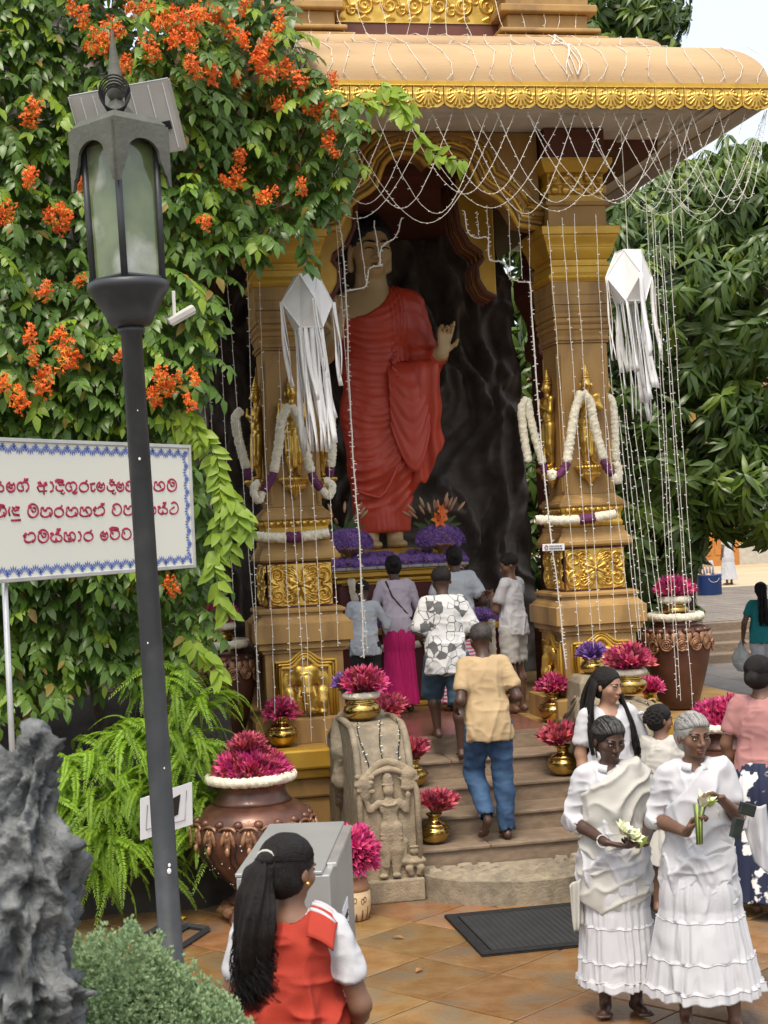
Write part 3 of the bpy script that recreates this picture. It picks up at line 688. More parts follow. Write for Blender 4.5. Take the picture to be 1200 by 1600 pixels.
# moonstone: half disc with carved bands
def moonstone():
    nr, na = 60, 120
    r = np.linspace(0, 1, nr); a = np.linspace(pi, 2*pi, na); Rr, A = np.meshgrid(r, a, indexing='ij')
    X = SX+.80*Rr*np.cos(A); Y = 10.83+.66*Rr*np.sin(A)
    P = np.stack([X.ravel(), Y.ravel(), 0*X.ravel()], 1)
    h = fbm(P, 14, 3, 2).reshape(X.shape)*.003
    for rb in (.30, .45, .62, .78, .93): h -= .018*np.exp(-((Rr-rb)/.012)**2)
    for (r0, r1, n_) in ((.30, .45, 18), (.45, .62, 22), (.62, .78, 26), (.78, .93, 34)):
        inb = (Rr > r0+.02) & (Rr < r1-.02); h += np.where(inb, .020*np.abs(np.sin(A*n_/2+9*Rr)), 0)
    Z = .165+h
    V, Fq = gridmesh(X, Y, Z)
    rim = [( (nr-1)*na+j) for j in range(na)]; low = V[rim].copy(); low[:, 2] = 0; n0 = len(V)
    V = np.concatenate([V, low]); s = np.array([[rim[j], rim[j+1], n0+j+1, n0+j] for j in range(na-1)])
    return V, np.concatenate([Fq, s])
V, Fq = moonstone()
ms = obj('moonstone', V, Fq[:, ::-1], M['stone'], None, smooth=True)
tag(ms, 'half-round carved moonstone slab at the foot of the stone steps', 'doorstep')
mm = ms.modifiers.new('sharp', 'EDGE_SPLIT'); mm.split_angle = R(50)
# guard stones
M['stone2'] = mat('guardstone_granite', (0.33, 0.265, 0.175), (0.24, 0.19, 0.125), rough=0.8, sc=18, bump=0.35, bsc=70, stain=(0.14, 0.12, 0.085), ssc=5, samt=0.55)
def naga_mesh():
    s = SDF(.02); f = .6
    s.ell((0, 0, .56), (.065, .04, .075)).ell((.004, 0, .47), (.052, .036, .06)).ell((.01, 0, .40), (.068, .042, .055))
    s.chain([(-.02, 0, .40), (-.04, -.005, .22), (-.05, 0, .05)], [.05, .04, .027]).chain([(.035, 0, .40), (.04, -.01, .22), (.03, 0, .05)], [.05, .042, .028])
    s.ell((-.06, -.02, .02), (.032, .035, .018), .012).ell((.03, -.025, .02), (.032, .035, .018), .012)
    s.chain([(-.07, 0, .60), (-.125, -.005, .55), (-.155, -.012, .63)], [.028, .022, .016]).ell((-.155, -.02, .66), (.02, .018, .025))
    s.chain([(.07, 0, .60), (.115, -.005, .53), (.13, -.012, .63)], [.028, .022, .016]).ell((.13, -.02, .655), (.018, .018, .022))
    s.ell((.13, -.01, .715), (.05, .03, .03)).ell((.13, -.01, .75), (.035, .025, .02)).chain([(.13, 0, .76), (.14, 0, .82), (.11, 0, .88)], [.04, .05, .025])
    for i in range(9): s.cap((.10+.012*i, -.015, .77), (.07+.018*i, -.012, .86-.004*(i-4)**2), .010, .006, .006)
    s.chain([(-.16, 0, .68), (-.17, 0, .76), (-.13, 0, .83)], [.045, .055, .03])
    for i in range(10): s.ell((-.16+.05*cos(i*2.4), -.03, .70+.014*i), .02, .008)
    s.cap((0, 0, .63), (0, 0, .66), .022, .022).ell((0, -.012, .70), (.037, .04, .05), .012).ell((0, -.05, .695), (.007, .01, .012), .006)
    s.chain([(0, 0, .75), (-.003, 0, .80), (-.006, 0, .86)], [.038, .03, .008], .012)
    for z, r in ((.745, .043), (.775, .037), (.805, .03), (.835, .021)): s.ell((-.003, 0, z), (r, r, .008), .005)
    # cobra-hood arc
    for i in range(13):
        q = .25+(pi-.5)*i/12; s.ell((.125*cos(q), .01, .78+.145*sin(q)), (.03, .025, .03), .012)
    # dwarf attendant
    s.ell((.155, 0, .12), (.042, .035, .045)).ell((.155, -.012, .20), (.030, .03, .033), .012).ell((.155, -.02, .235), (.034, .025, .012), .01)
    for x in (-1, 1):
        s.chain([(.155+x*.025, 0, .10), (.155+x*.04, -.02, .065), (.155+x*.025, -.015, .02)], [.024, .022, .018]).chain([(.155+x*.04, 0, .155), (.155+x*.06, -.02, .12), (.155+x*.015, -.035, .115)], [.016, .014, .012])
    s.chain([(-.02, -.03, .36), (-.035, -.03, .10)], [.012, .02]).chain([(.06, 0, .36), (.10, 0, .28), (.085, 0, .10)], [.012, .018, .012])
    for z in (.34, .31): s.cap((-.06, -.035, z+.01), (.07, -.035, z), .012, .012, .01)
    for a in range(9): q = -pi/2+(a-4)*.26; s.ell((.05*cos(q), -.02+.03*sin(q), .60-.02*cos((a-4)*.3)), .010, .005)
    return s.mesh(.0065)
NV, NF = naga_mesh(); NV = NV*np.array([1.06, .62, .88])
nsrc = None
for k, sx in enumerate((-1, 1)):
    gs = thing('guardstone', ('carved grey guardstone with a crowned figure at the left foot of the steps', 'carved guardstone half hidden behind the women at the right foot of the steps')[k], 'guardstone', (SX+sx*(.745+.222)-.03, 10.62, 0), group='guardstones flanking the steps')
    arch = [(-.222, 0), (.222, 0), (.222, .72)]+[(.222*cos(pi*i/20), .72+.225*sin(pi*i/20)) for i in range(1, 20)]+[(-.222, .72)]
    MB().prism(arch[::-1], 0.03, .20).obj('slab', M['stone2'], gs, bevel=.012)
    MB().box2(-.226, .226, -.03, .205, 0, .16).obj('base', M['stone2'], gs, bevel=.012)
    fr = [(-.207, 0, .17), (-.207, 0, .72)]+[(.207*cos(pi-pi*i/20), 0, .72+.21*sin(pi*i/20)) for i in range(1, 20)]+[(.207, 0, .72), (.207, 0, .17)]
    MB().tube([(x, .015, z) for x, y, z in fr], .024, 6).obj('raised_border', M['stone2'], gs, smooth=True)
    if nsrc is None: nsrc = obj('carved_figure', NV, NF, M['stone2'], gs, smooth=True); o = nsrc
    else: o = inst(nsrc, gs); o.scale = (-1, 1, 1)
    o.location = (-.0, .012, .17)
# balustrades: carved scroll side walls
for k, sx in enumerate((-1, 1)):
    bl = thing('balustrade', ('curved granite balustrade left of the steps with a brass pot on it', 'curved granite balustrade right of the steps behind the long-haired woman')[k], 'balustrade', (SX+sx*.975, 0, 0), group='stair balustrades')
    prof = [(10.83, 0), (10.83, .62)]
    for i in range(1, 15): t = i/14; prof.append((10.83+.30*(1-cos(pi/2*t))*1.0+.02*t, .62+.56*sin(pi/2*t)))
    prof += [(11.45, 1.19), (11.75, 1.17), (11.95, 1.06), (12.1, 1.0), (12.29, .98), (12.29, 0)]
    mb = MB(); mb.prism(prof, -.205, .205, axis='X'); mb.obj('curved_wall', M['stone'], bl, bevel=.02)
    # raised edge scrolls
    for x in (-.19, .19): MB().tube([(x, y-.005, z+.003) for y, z in prof[1:-2]], .028, 6).obj('edge_roll', M['stone'], bl, smooth=True)
    # makara lump behind, carved
    s = SDF(.05); ys = 11.75
    s.ell((0, ys, 1.16), (.19, .26, .12)).ell((-.12*1, ys-.05, 1.08), (.12, .2, .1)).chain([(-.18, ys-.1, 1.1), (-.21, ys-.25, .95), (-.215, ys-.22, .72), (-.2, ys-.1, .55)], [.08, .07, .06, .05]).chain([(.18, ys-.1, 1.1), (.21, ys-.25, .95), (.215, ys-.22, .72), (.2, ys-.1, .55)], [.08, .07, .06, .05])
    for i in range(7): s.ell((-.16+.05*i, ys-.22, 1.16+.02*sin(i*2)), .045, .015)
    Vm, Fm = s.mesh(.016); N_ = vnormals(Vm, Fm); Vm = Vm+N_*(fbm(Vm, 16, 3, 4)*.012)[:, None]
    obj('carved_beast', Vm, Fm, M['stone'], bl, smooth=True)
# ================================================================ the tall standing statue
M['robe'] = mat('red_painted_robe', (0.60, 0.068, 0.032), (0.52, 0.055, 0.027), rough=0.42, sc=2.5, bump=0.03, bsc=30)
M['statskin'] = mat('ivory_painted_skin', (0.62, 0.46, 0.24), (0.56, 0.40, 0.20), rough=0.4, sc=3)
M['hairblack'] = mat('blue_black_curls', (0.012, 0.013, 0.02), (0.02, 0.02, 0.028), rough=0.5, bump=.5, bsc=30)
M['lip'] = mat('painted_lips', (0.42, 0.13, 0.09), rough=0.5)
M['dark'] = mat('dark_line', (0.015, 0.010, 0.008), rough=0.5)
STX, STY, STZ = 3.06, 15.85, 2.40
sta = thing('buddha_statue', 'tall standing statue in red robe with one hand raised before dark rock', 'statue', (STX, STY, STZ), R(4))
def hand(s, W, D, Nn, L, curl, thumb_side, kf=.012, spread=.10, bends=None, rs=1.0):
    """W wrist, D direction of fingers, Nn palm normal, L hand length"""
    W, D, Nn = Vector(W), Vector(D).normalized(), Vector(Nn).normalized(); S = D.cross(Nn).normalized()*thumb_side
    r = L*.055*rs; pal = L*.48
    for i in range(4):
        o = (i-1.5)*L*.115
        s.cap(W+S*o*.55+D*L*.06, W+D*pal+S*o*-1*-1, r*1.25, r*1.15, kf*1.4)
    ln = (.42, .50, .46, .36)
    for i in range(4):
        o = (1.5-i)*L*.125; b = W+D*pal+S*o; c = curl[i]; d = (D+S*(1.5-i)*spread).normalized()
        p = [b]; a = 0
        for j, f in enumerate((.45, .32, .23)):
            a += c*(.8 if j == 0 else 1); dd = d*cos(a)+Nn*sin(a); p.append(p[-1]+dd*L*ln[i]*f)
        s.chain([tuple(q) for q in p], [r, r*.92, r*.84, r*.70], kf*.5)
    a = curl[4]; b = W+D*L*.12+S*L*.20; d = (D*.62+S*.75*cos(a)+Nn*.75*sin(a)).normalized(); d2 = (D*.9+S*.25*cos(a*1.6)+Nn*sin(a*1.3)).normalized()
    s.chain([tuple(W+S*L*.10+D*L*.05), tuple(b), tuple(b+d*L*.2), tuple(b+d*L*.2+d2*L*.18)], [r*1.4, r*1.25, r*1.1, r*.8], kf)
def head_sdf(s, c, Hh, yaw=0, tilt=0, k=None, fem=0, ear=1.0, age=0):
    """head of height Hh (chin to crown) centred at c, facing -Y before yaw"""
    rm = rotm(tilt, 0, yaw); c = np.array(c, float)
    P = lambda x, y, z: tuple(c+rm @ np.array([x*Hh, y*Hh, z*Hh]))
    k = k or Hh*.10
    s.ell(P(0, .05, .14), (Hh*.345, Hh*.42, Hh*.37), k, rm)
    s.ell(P(0, -.06, -.12), (Hh*.29, Hh*.31, Hh*.34), k, rm)
    s.ell(P(0, -.20, -.38), (Hh*.14, Hh*.12, Hh*.10), k, rm)                        # chin
    for x in (-1, 1):
        s.ell(P(x*.19, -.22, -.10), (Hh*.12, Hh*.10, Hh*.12), k, rm)                # cheek
        s.ell(P(x*.13, -.345, .085), (Hh*.12, Hh*.055, Hh*.035), k*.7, rm)           # brow
        s.ell(P(x*.145, -.385, .005), (Hh*.09, Hh*.05, Hh*.055), k*.35, rm, neg=True)
        s.ell(P(x*.145, -.318, .0), (Hh*.075, Hh*.055, Hh*.047), k*.15, rm)          # lid
        s.ell(P(x*.355, .04, -.04), (Hh*.035, Hh*.075, Hh*.115*ear), k*.3, rm)       # ear
        s.ell(P(x*.055, -.40, -.165), (Hh*.045, Hh*.045, Hh*.036), k*.3, rm)         # nostril
    s.cap(P(0, -.365, .07), P(0, -.455, -.135), Hh*.035, Hh*.05, k*.5)
    s.ell(P(0, -.355, -.265), (Hh*.115, Hh*.05, Hh*.026), k*.25, rm); s.ell(P(0, -.345, -.305), (Hh*.10, Hh*.05, Hh*.028), k*.25, rm)
    s.ell(P(0, -.405, -.284), (Hh*.12, Hh*.05, Hh*.008), k*.12, rm, neg=True)
    return P, rm
def face_parts(P, rm, Hh, parent, brow_m, lip_m, eye=True, closed=False, white=None, iris=None, brow_r=.016, off=0):
    P0 = P; P = (lambda x, y, z: P0(x, y-off, z))
    for x in (-1, 1):
        MB().tube([P(x*(.05+.05*i), -.40+.010*i*i*.9, .085+.035*sin(pi*(i+.6)/5.2)) for i in range(5)], [Hh*brow_r*q for q in (.7, 1, 1, .8, .4)], 5).obj('eyebrow', brow_m, parent, smooth=True)
        MB().tube([P(x*(.075+.035*i), -.375+.006*(i-1.5)**2, .008+.020*sin(pi*i/4)-(.02 if closed else 0)) for i in range(5)], Hh*.010, 5).obj('eyelid', M['dark'], parent, smooth=True)
        if eye and not closed:
            MB().ell(P(x*.145, -.345, .0), (Hh*.052, Hh*.032, Hh*.021), 10, 6, Matrix(rm.tolist())).obj('eye', white, parent, smooth=True)
            MB().ell(P(x*.142, -.366, .001), (Hh*.021, Hh*.015, Hh*.021), 8, 6, Matrix(rm.tolist())).obj('iris', iris, parent, smooth=True)
    mb = MB()
    mb.tube([P(-.105+.035*i, -.402+.016*abs(i-3)*.8, -.268+.010*(1-abs(i-3)/3)) for i in range(7)], [Hh*q for q in (.005, .013, .017, .015, .017, .013, .005)], 6)
    mb.tube([P(-.095+.032*i, -.392+.016*abs(i-3)*.8, -.303-.008*(1-abs(i-3)/3)) for i in range(7)], [Hh*q for q in (.005, .013, .019, .021, .019, .013, .005)], 6)
    mb.obj('lips', lip_m, parent, smooth=True)
s = SDF(.06)
P_, rm_ = head_sdf(s, (-.02, -.10, 3.14), .60, yaw=R(4), tilt=R(8), ear=1.0)
for x in (-1, 1): s.cap(P_(x*.36, .04, -.08), P_(x*.35, .04, -.36), .026, .034, .02)
s.cap((-.01, -.02, 2.95), (0, 0, 2.6), .15, .19, .06)
s.ell((0, .0, 2.38), (.42, .25, .36)).ell((0, .02, 2.62), (.40, .17, .13))
s.chain([(-.42, 0, 2.54), (-.56, -.02, 2.06), (-.50, -.40, 2.20)], [.135, .115, .075])          # right arm, forearm raised
s.chain([(.40, 0, 2.54), (.52, -.04, 1.94), (.62, -.36, 2.0)], [.13, .12, .08])
hand(s, (-.49, -.43, 2.22), (.03, -.05, 1), (0, -1, -.05), .36, (.12, .1, .1, .14, .2), -1, .02, .04)
hand(s, (.625, -.40, 2.02), (.18, -.05, 1), (0.1, -1, -.05), .36, (.05, .62, .75, .55, .7), 1, .02, .05)
s.cap((0, 0, 2.2), (0, 0, .5), .12, .12)
for x in (-1, 1):
    s.cap((x*.1, 0, .5), (-.02+x*.13, -.06, .4), .1, .1)
    s.cap((-.02+x*.13, -.06, .40), (-.02+x*.13, -.06, .05), .10, .085, .03).ell((-.02+x*.135, -.17, .045), (.085, .20, .05), .03)
Vb, Fb = s.mesh(.0125); Vb = smoothv(Vb, Fb, 1, .4)
obj('body', Vb, Fb, M['statskin'], sta, smooth=True)
face_parts(P_, rm_, .60, sta, M['dark'], M['lip'], closed=True, brow_r=.02, off=.022)
# robe
s = SDF(.08)
s.ell((0, .0, 2.36), (.445, .275, .40)).ell((0, .02, 1.90), (.37, .26, .40)).ell((0, .03, 1.48), (.385, .285, .40))
s.ell((.25, .02, 2.60), (.26, .19, .15))
s.chain([(.40, 0, 2.53), (.53, -.03, 1.92)], [.175, .175]).chain([(.53, -.03, 1.92), (.60, -.28, 1.97)], [.16, .10])
for x in (-1, 1): s.chain([(x*.15, 0, 1.35), (x*.145, -.06, .85), (x*.135, .0, .22)], [.235, .20, .165])
s.cap((0, .03, 1.3), (0, .03, .24), .22, .18)
s.cap((0, .05, .35), (0, .05, .22), .24, .255, .03)
s.ell((-.30, -.05, 2.87), (.50, .7, .48), .015, neg=True)
s.box((0, 0, 0.06), (1, 1, .10), .01, .01, neg=True)
Vr, Fr = s.mesh(.0135); N_ = vnormals(Vr, Fr)
x, y, z = Vr[:, 0], Vr[:, 1], Vr[:, 2]
nz = fbm(Vr, 2.2, 3, 5)
def rid(p): q = np.abs(((p/pi) % 1)-.5)*2; return q**2.2
front = np.clip(-N_[:, 1]*1.6+.35, .12, 1)
sm = lambda a, b, v: np.clip((v-a)/(b-a), 0, 1)**2*(3-2*np.clip((v-a)/(b-a), 0, 1))
torso = sm(1.05, 1.35, z)*(1-sm(.22, .36, x))
d = .017*torso*rid((z-1.05*(x-.10)**2*np.where(x < .1, 1, 3.5)-.28*x)*38+nz*1.5)*(.45+.55*sm(-.05, -.38, x*-1*-1 if False else -x*-1))
vert = sm(.10, .16, x)*(1-sm(.26, .33, x))*sm(.75, 1.05, z)
d += .028*vert*rid((x+.10*(z-1.6)**2*.3)*62+nz*1.2)
sleeve = sm(.30, .38, x)*sm(1.6, 1.75, z)
d += .018*sleeve*rid((z+.5*x)*22+nz*1.6)*(1-.6*sm(2.1, 2.4, z))
legs = (1-sm(1.05, 1.35, z))*sm(.30, .5, z)
d += .019*legs*rid((z-1.25*(x+.02)**2-.42*x)*28+nz*1.6)*np.clip(.25+.9*np.abs(x+.03)/.2, 0, 1)
hem = 1-sm(.30, .52, z)
d += .020*hem*rid(x*55+nz)*np.exp(-((x+.0)/.10)**2)+.006*hem*rid(x*30)
Vr = Vr-N_*((.02*torso+.012)[:, None]*0)+N_*(d*front)[:, None]
Vr = smoothv(Vr, Fr, 1, .35)
obj('robe', Vr, Fr, M['robe'], sta, smooth=True)
# rolled overlap line crossing the shins and cloth edge down the front
MB().tube([(-.34+.06*i, -.235-.06*sin(pi*i/9), .62-.10*sin(pi*min(1, i/6)*.5)+.05*max(0, i-4)+.012*max(0, i-4)**2) for i in range(10)], .020, 6).obj('robe_fold', M['robe'], sta, smooth=True)
P = [(.13+.03*sin(i*1.4), -.30-.012*cos(i*1.9)+.0015*(i-9)**2, 2.1-.055*i) for i in range(22)]
MB().tube(P, [.022+.010*sin(i*1.6) for i in range(22)], 6).obj('robe_frill', M['robe'], sta, smooth=True)
# hanging fall of cloth from the left forearm
nu, nv = 46, 40
U, Vv = np.meshgrid(np.linspace(0, 1, nu), np.linspace(0, 1, nv), indexing='ij')
xr = .64-.05*(1-Vv)+.02*np.sin(Vv*14)*Vv; botz = .52+.62*U**2.2+.05*np.sin(U*18)
X = .10+(xr-.10)*U; Z = 1.95-(1.95-botz)*Vv
Y = -.22+.14*np.exp(-Vv/.06)*(1-U*.6)+.10*(1-U)-.12*np.sin(U*pi*.9)*(1-.4*Vv)+.035*np.sin(U*19+Vv*2.2)*(.3+.7*Vv)-.12*(1-Vv)*U
Vd, Fd = gridmesh(X, Y, Z); dr = obj('robe_drape', Vd, Fd, M['robe'], sta, smooth=True)
so_ = dr.modifiers.new('thick', 'SOLIDIFY'); so_.thickness = .03
# U-shaped overfold on the left thigh
U, Vv = np.meshgrid(np.linspace(0, 1, 40), np.linspace(0, 1, 30), indexing='ij')
X = .06+.44*U; dep = .5+.5*np.sin(pi*U)**.7
Z = 1.95-.2*Vv-(.42+.55*np.sin(pi*np.clip(U*.95+.03, 0, 1)))*Vv
Y = -.28-.09*np.sin(pi*U)*(.7+.3*Vv)-.018*np.abs(np.sin(Vv*16+4*(U-.5)**2))+.14*np.exp(-Vv/.10)
Vd, Fd = gridmesh(X, Y, Z); dr = obj('robe_overfold', Vd, Fd, M['robe'], sta, smooth=True); so_ = dr.modifiers.new('thick', 'SOLIDIFY'); so_.thickness = .025
# hair
s = SDF(.03); cH = np.array(P_(0, .07, .20)); s.ell(cH, (.225, .255, .225), .03, rm_).ell(P_(0, .08, .56), (.09, .095, .085), .03, rm_)
s.ell(P_(0, -.50, .0), (.25, .19, .215), .02, rm_, neg=True)
Vh, Fh = s.mesh(.014); Nh = vnormals(Vh, Fh)
th = np.arctan2(Vh[:, 0]-cH[0], Vh[:, 1]-cH[1]); Vh = Vh+Nh*(.011*np.abs(np.sin(th*11)*np.sin((Vh[:, 2]-cH[2])*75)))[:, None]
obj('hair', Vh, Fh, M['hairblack'], sta, smooth=True)
# lotus base under the feet
lb = MB(); lb.lathe([(.001, -.10), (.40, -.10), (.44, -.06), (.40, -.02), (.33, 0.0), (.001, .004)], 40, c=(-.02, -.10, 0), fn=lambda r, z, q: r*(1+.035*abs(sin(9*q))))
lb.obj('lotus_base', M['goldflat'], sta, smooth=True)

# ================================================================ altar and its offerings
M['altarwood'] = mat('maroon_altar', (0.10, 0.02, 0.02), (0.075, 0.016, 0.016), rough=0.35, sc=3)
M['granitetop'] = mat('grey_stone_top', (0.35, 0.34, 0.33), (0.27, 0.26, 0.26), rough=0.35, sc=30)
al = thing('altar', 'high maroon altar with gold cornice carrying the statue and purple flowers', 'altar')
AX0, AX1, AYF = 2.36, 3.72, 14.95
MB().box2(AX0+.08, AX1-.08, AYF+.10, 16.6, PLZ, 2.06).obj('altar_body', M['altarwood'], al, bevel=.01)
for z0, z1, o_, m_ in ((2.06, 2.085, .10, 'gold'), (2.087, 2.12, .05, 'goldflat'), (2.122, 2.14, .075, 'gold'), (2.142, 2.19, .02, 'goldflat'), (2.192, 2.212, .0, 'gold')):
    MB().box2(AX0+o_, AX1-o_, AYF+o_, 16.6, z0, z1).obj('cornice', M[m_], al, bevel=.008)
for i in range(9):
    xa = AX0-.02+(AX1-AX0+.04)*i/9; MB().box2(xa+.002, xa+(AX1-AX0+.04)/9-.002, AYF-.03, AYF+.5, 2.214, 2.245).obj('top_slab', M['granitetop'], al, bevel=.005)
MB().box2(AX0-.02, AX1+.02, AYF+.502, 16.6, 2.214, 2.30).obj('statue_plinth', M['altarwood'], al)
tb = thing('offering_table', 'low maroon offering table with garlands in front of the altar', 'table')
MB().box2(2.25, 4.12, 14.42, 14.94, 1.60, 1.66).obj('table_top', M['goldflat'], tb, bevel=.01)
MB().box2(2.30, 4.07, 14.48, 14.93, .95, 1.598).obj('table_front', M['altarwood'], tb, bevel=.01)
MB().box2(2.25, 4.12, 14.44, 14.94, PLZ+.001, .948).obj('table_foot', M['goldflat'], tb, bevel=.01)
# flower meshes -------------------------------------------------
def petal(mb, a, flare, L, wd, base=.0, cup=.25, n=3, lift=0):
    """one lance-shaped petal leaving the +Z axis at angle flare, azimuth a"""
    v = []; ca, sa = cos(a), sin(a)
    for i in range(n+1):
        t = i/n; fl = flare*(.55+.6*t); r = base+L*t*sin(fl); z = lift+L*t*cos(fl)
        ww = wd*(sin(pi*min(1, .16+t*.84))**.8) if i < n else 0.0
        for s_ in ((-1, 0, 1) if i < n else (0,)):
            rr = r-(cup*ww*.6 if s_ == 0 else 0)*-1
            v.append((rr*ca-s_*ww*sa, rr*sa+s_*ww*ca, z))
    f = []
    for i in range(n):
        b = i*3
        if i < n-1: f += [(b, b+1, b+4, b+3), (b+1, b+2, b+5, b+4)]
        else: f += [(b, b+1, b+3), (b+1, b+2, b+3)]
    return mb.add(v, f)
M['lilyA'] = mat('magenta_lily', (0.50, 0.030, 0.16), (0.66, 0.12, 0.25), rough=0.5, sc=16, rnd=.25, hue=.012, spec=.3)
M['lilyB'] = mat('rose_lily', (0.36, 0.035, 0.07), (0.58, 0.16, 0.20), rough=0.5, sc=16, rnd=.25, hue=.015, spec=.3)
M['lilyP'] = mat('violet_lily', (0.17, 0.075, 0.30), (0.29, 0.17, 0.44), rough=0.55, sc=14, rnd=.2, spec=.3)
M['yellow'] = mat('yellow_stamen', (0.75, 0.50, 0.05), rough=.6)
M['stem'] = mat('green_stem', (0.06, 0.12, 0.03), (0.10, 0.14, 0.04), rough=.6)
M['olily'] = mat('orange_lily', (0.80, 0.20, 0.03), (0.70, 0.13, 0.02), rough=.5, sc=10)
M['pinkbud'] = mat('peach_bud', (0.55, 0.26, 0.17), (0.42, 0.30, 0.14), rough=.5, sc=8, rnd=.2)
def bud_mesh(n=6, flare=.30, L=.10, wd=.017):
    mb = MB()
    for i in range(n): petal(mb, 2*pi*i/n, flare, L, wd, .004)
    for i in range(3): petal(mb, 2*pi*i/3+.5, flare*.35, L*.92, wd*.9, .002, n=2)
    mb.tube([(0, 0, -.05), (0, 0, .012)], [.004, .007], 4, caps=False)
    return mb
def star_mesh():
    mb = MB()
    for ring, (n, fl, L) in enumerate(((9, 1.05, .055), (7, .6, .05))):
        for i in range(n): petal(mb, 2*pi*i/n+ring*.3, fl, L, .010, .004, n=2)
    return mb
BUDS = {}
def bud(key, m_, parent):
    if key not in BUDS:
        kk = int(key[-1]); BUDS[key] = bud_mesh(6, (.22, .34, .48)[kk], .105).obj('bloom', m_, parent, smooth=False); return BUDS[key]
    return inst(BUDS[key], parent)
def orient(o, d, roll):
    o.rotation_euler = (Vector(d).to_track_quat('Z', 'Y') @ Matrix.Rotation(roll, 3, 'Z').to_quaternion()).to_euler()
def bouquet(label, loc, r, n, mk=('A',), maxang=1.25, sc=1.0, squash=1.0, cat='flowers', lean=(0, 0), group='bunches of lilies', name='lily_bouquet'):
    t = thing(name, label, cat, loc, group=group)
    for i in range(n):
        u = (i+.5)/n; a = i*2.39996; th = maxang*math.sqrt(u); rr = r*(.93+.12*rng.random())*(1 if i % 3 else .82)
        d = Vector((sin(th)*cos(a)+lean[0], sin(th)*sin(a)+lean[1], cos(th))).normalized()
        m_ = mk[rng.randrange(len(mk))]; L = .105*sc
        o = bud('lily%s%d' % (m_, rng.randrange(3)), M['lily'+m_], t)
        o.location = d*max(.0, rr-L); o.location.z *= squash; o.scale = (sc*rng.uniform(.85, 1.15),)*3; orient(o, (d+Vector((rng.uniform(-.15, .15), rng.uniform(-.15, .15), .05))), rng.random()*6)
    st_ = MB()
    for i in range(10):
        a = i*.63; st_.tube([(0, 0, -.06), (r*.3*cos(a), r*.3*sin(a), r*.45*squash)], .006, 4)
    st_.obj('stems', M['stem'], t)
    return t
def garland_tube(P, r, seed=0, n=12, step=.011):
    """bumpy tube of threaded jasmine buds along a polyline"""
    P = [Vector(p) for p in P]; D = [0]
    for i in range(1, len(P)): D.append(D[-1]+(P[i]-P[i-1]).length)
    m = max(3, int(D[-1]/step)); pts = []; j = 0
    for i in range(m+1):
        s_ = D[-1]*i/m
        while j < len(P)-2 and D[j+1] < s_: j += 1
        t = (s_-D[j])/max(1e-6, D[j+1]-D[j]); pts.append(P[j].lerp(P[j+1], t))
    rr = random.Random(seed); V = []; ref = Vector((.2, .9, .3))
    for i in range(m+1):
        t = (pts[min(i+1, m)]-pts[max(i-1, 0)]).normalized(); a = t.cross(ref)
        if a.length < .1: a = t.cross(Vector((1, 0, .1)))
        a.normalize(); b = t.cross(a)
        e = .72 if i in (0, m) else 1
        for k in range(n):
            q = 2*pi*(k+.5*(i % 2))/n; w_ = r*e*(rr.uniform(.80, 1.14)); V.append(pts[i]+a*w_*cos(q)+b*w_*sin(q))
    F_ = [(i*n+k, i*n+(k+1) % n, (i+1)*n+(k+1) % n, (i+1)*n+k) for i in range(m) for k in range(n)]
    F_ += [tuple(range(n)), tuple((m)*n+k for k in range(n))[::-1]]
    return V, F_
M['jasmine'] = mat('jasmine_garland', (0.82, 0.78, 0.64), (0.68, 0.62, 0.45), rough=.8, sc=120, bump=.4, bsc=140)
M['orchid'] = mat('purple_orchid', (0.085, 0.010, 0.062), (0.15, 0.025, 0.11), rough=.7, sc=90, bump=.4, bsc=120)
def catm(P, n=6):
    P = [Vector(p) for p in P]; out = []
    for i in range(len(P)-1):
        p0, p1, p2, p3 = P[max(0, i-1)], P[i], P[i+1], P[min(len(P)-1, i+2)]
        for k in range(n):
            t = k/n; out.append(.5*((2*p1)+(p2-p0)*t+(2*p0-5*p1+4*p2-p3)*t*t+(3*p1-p0-3*p2+p3)*t**3))
    return out+[P[-1]]
def garland(label, segs, group='jasmine garlands'):
    """segs: list of (points, radius, 'jasmine'|'orchid')"""
    c0 = segs[0][0][0]; t = thing('flower_garland', label, 'garland', tuple(c0), group=group)
    for i, (P, r, m_) in enumerate(segs):
        V, F_ = garland_tube([Vector(p)-Vector(c0) for p in P], r, rng.randrange(999))
        obj('jasmine_rope' if m_ == 'jasmine' else 'orchid_knot', V, F_, M[m_], t, smooth=True)
    return t
def ring(c, r, n=28, ph=0): return [(c[0]+r*cos(ph+2*pi*i/n), c[1]+r*sin(ph+2*pi*i/n), c[2]) for i in range(n+1)]
# purple flowers on the altar
SRC = {}
def star(parent, m_='lilyP'):
    if m_ not in SRC:
        SRC[m_] = star_mesh().obj('bloom', M[m_], parent); return SRC[m_]
    return inst(SRC[m_], parent)
def bloom_bed(label, pts, nrm, group='purple water lilies on the altar', name='lily_bed', centre=True):
    t = thing(name, label, 'flowers', (0, 0, 0), group=group)
    for p, d in zip(pts, nrm):
        o = star(t); o.location = p; orient(o, d, rng.random()*6); o.scale = (rng.uniform(.85, 1.2),)*3
    if centre:
        mb = MB()
        for p, d in zip(pts[::3], nrm[::3]): mb.ell(Vector(p)+Vector(d)*.012, (.009,)*3, 5, 4)
        mb.obj('flower_centres', M['yellow'], t)
    return t
pts, nr = [], []
for i in range(240):
    x = rng.uniform(AX0-.02, AX1+.02); y = rng.uniform(AYF, AYF+.42); pts.append((x, y, 2.25+.20*(y-AYF)+.02*rng.random())); nr.append((rng.uniform(-.4, .4), -1, .9))
bloom_bed('carpet of purple water lilies along the altar edge below the statue', pts, nr)
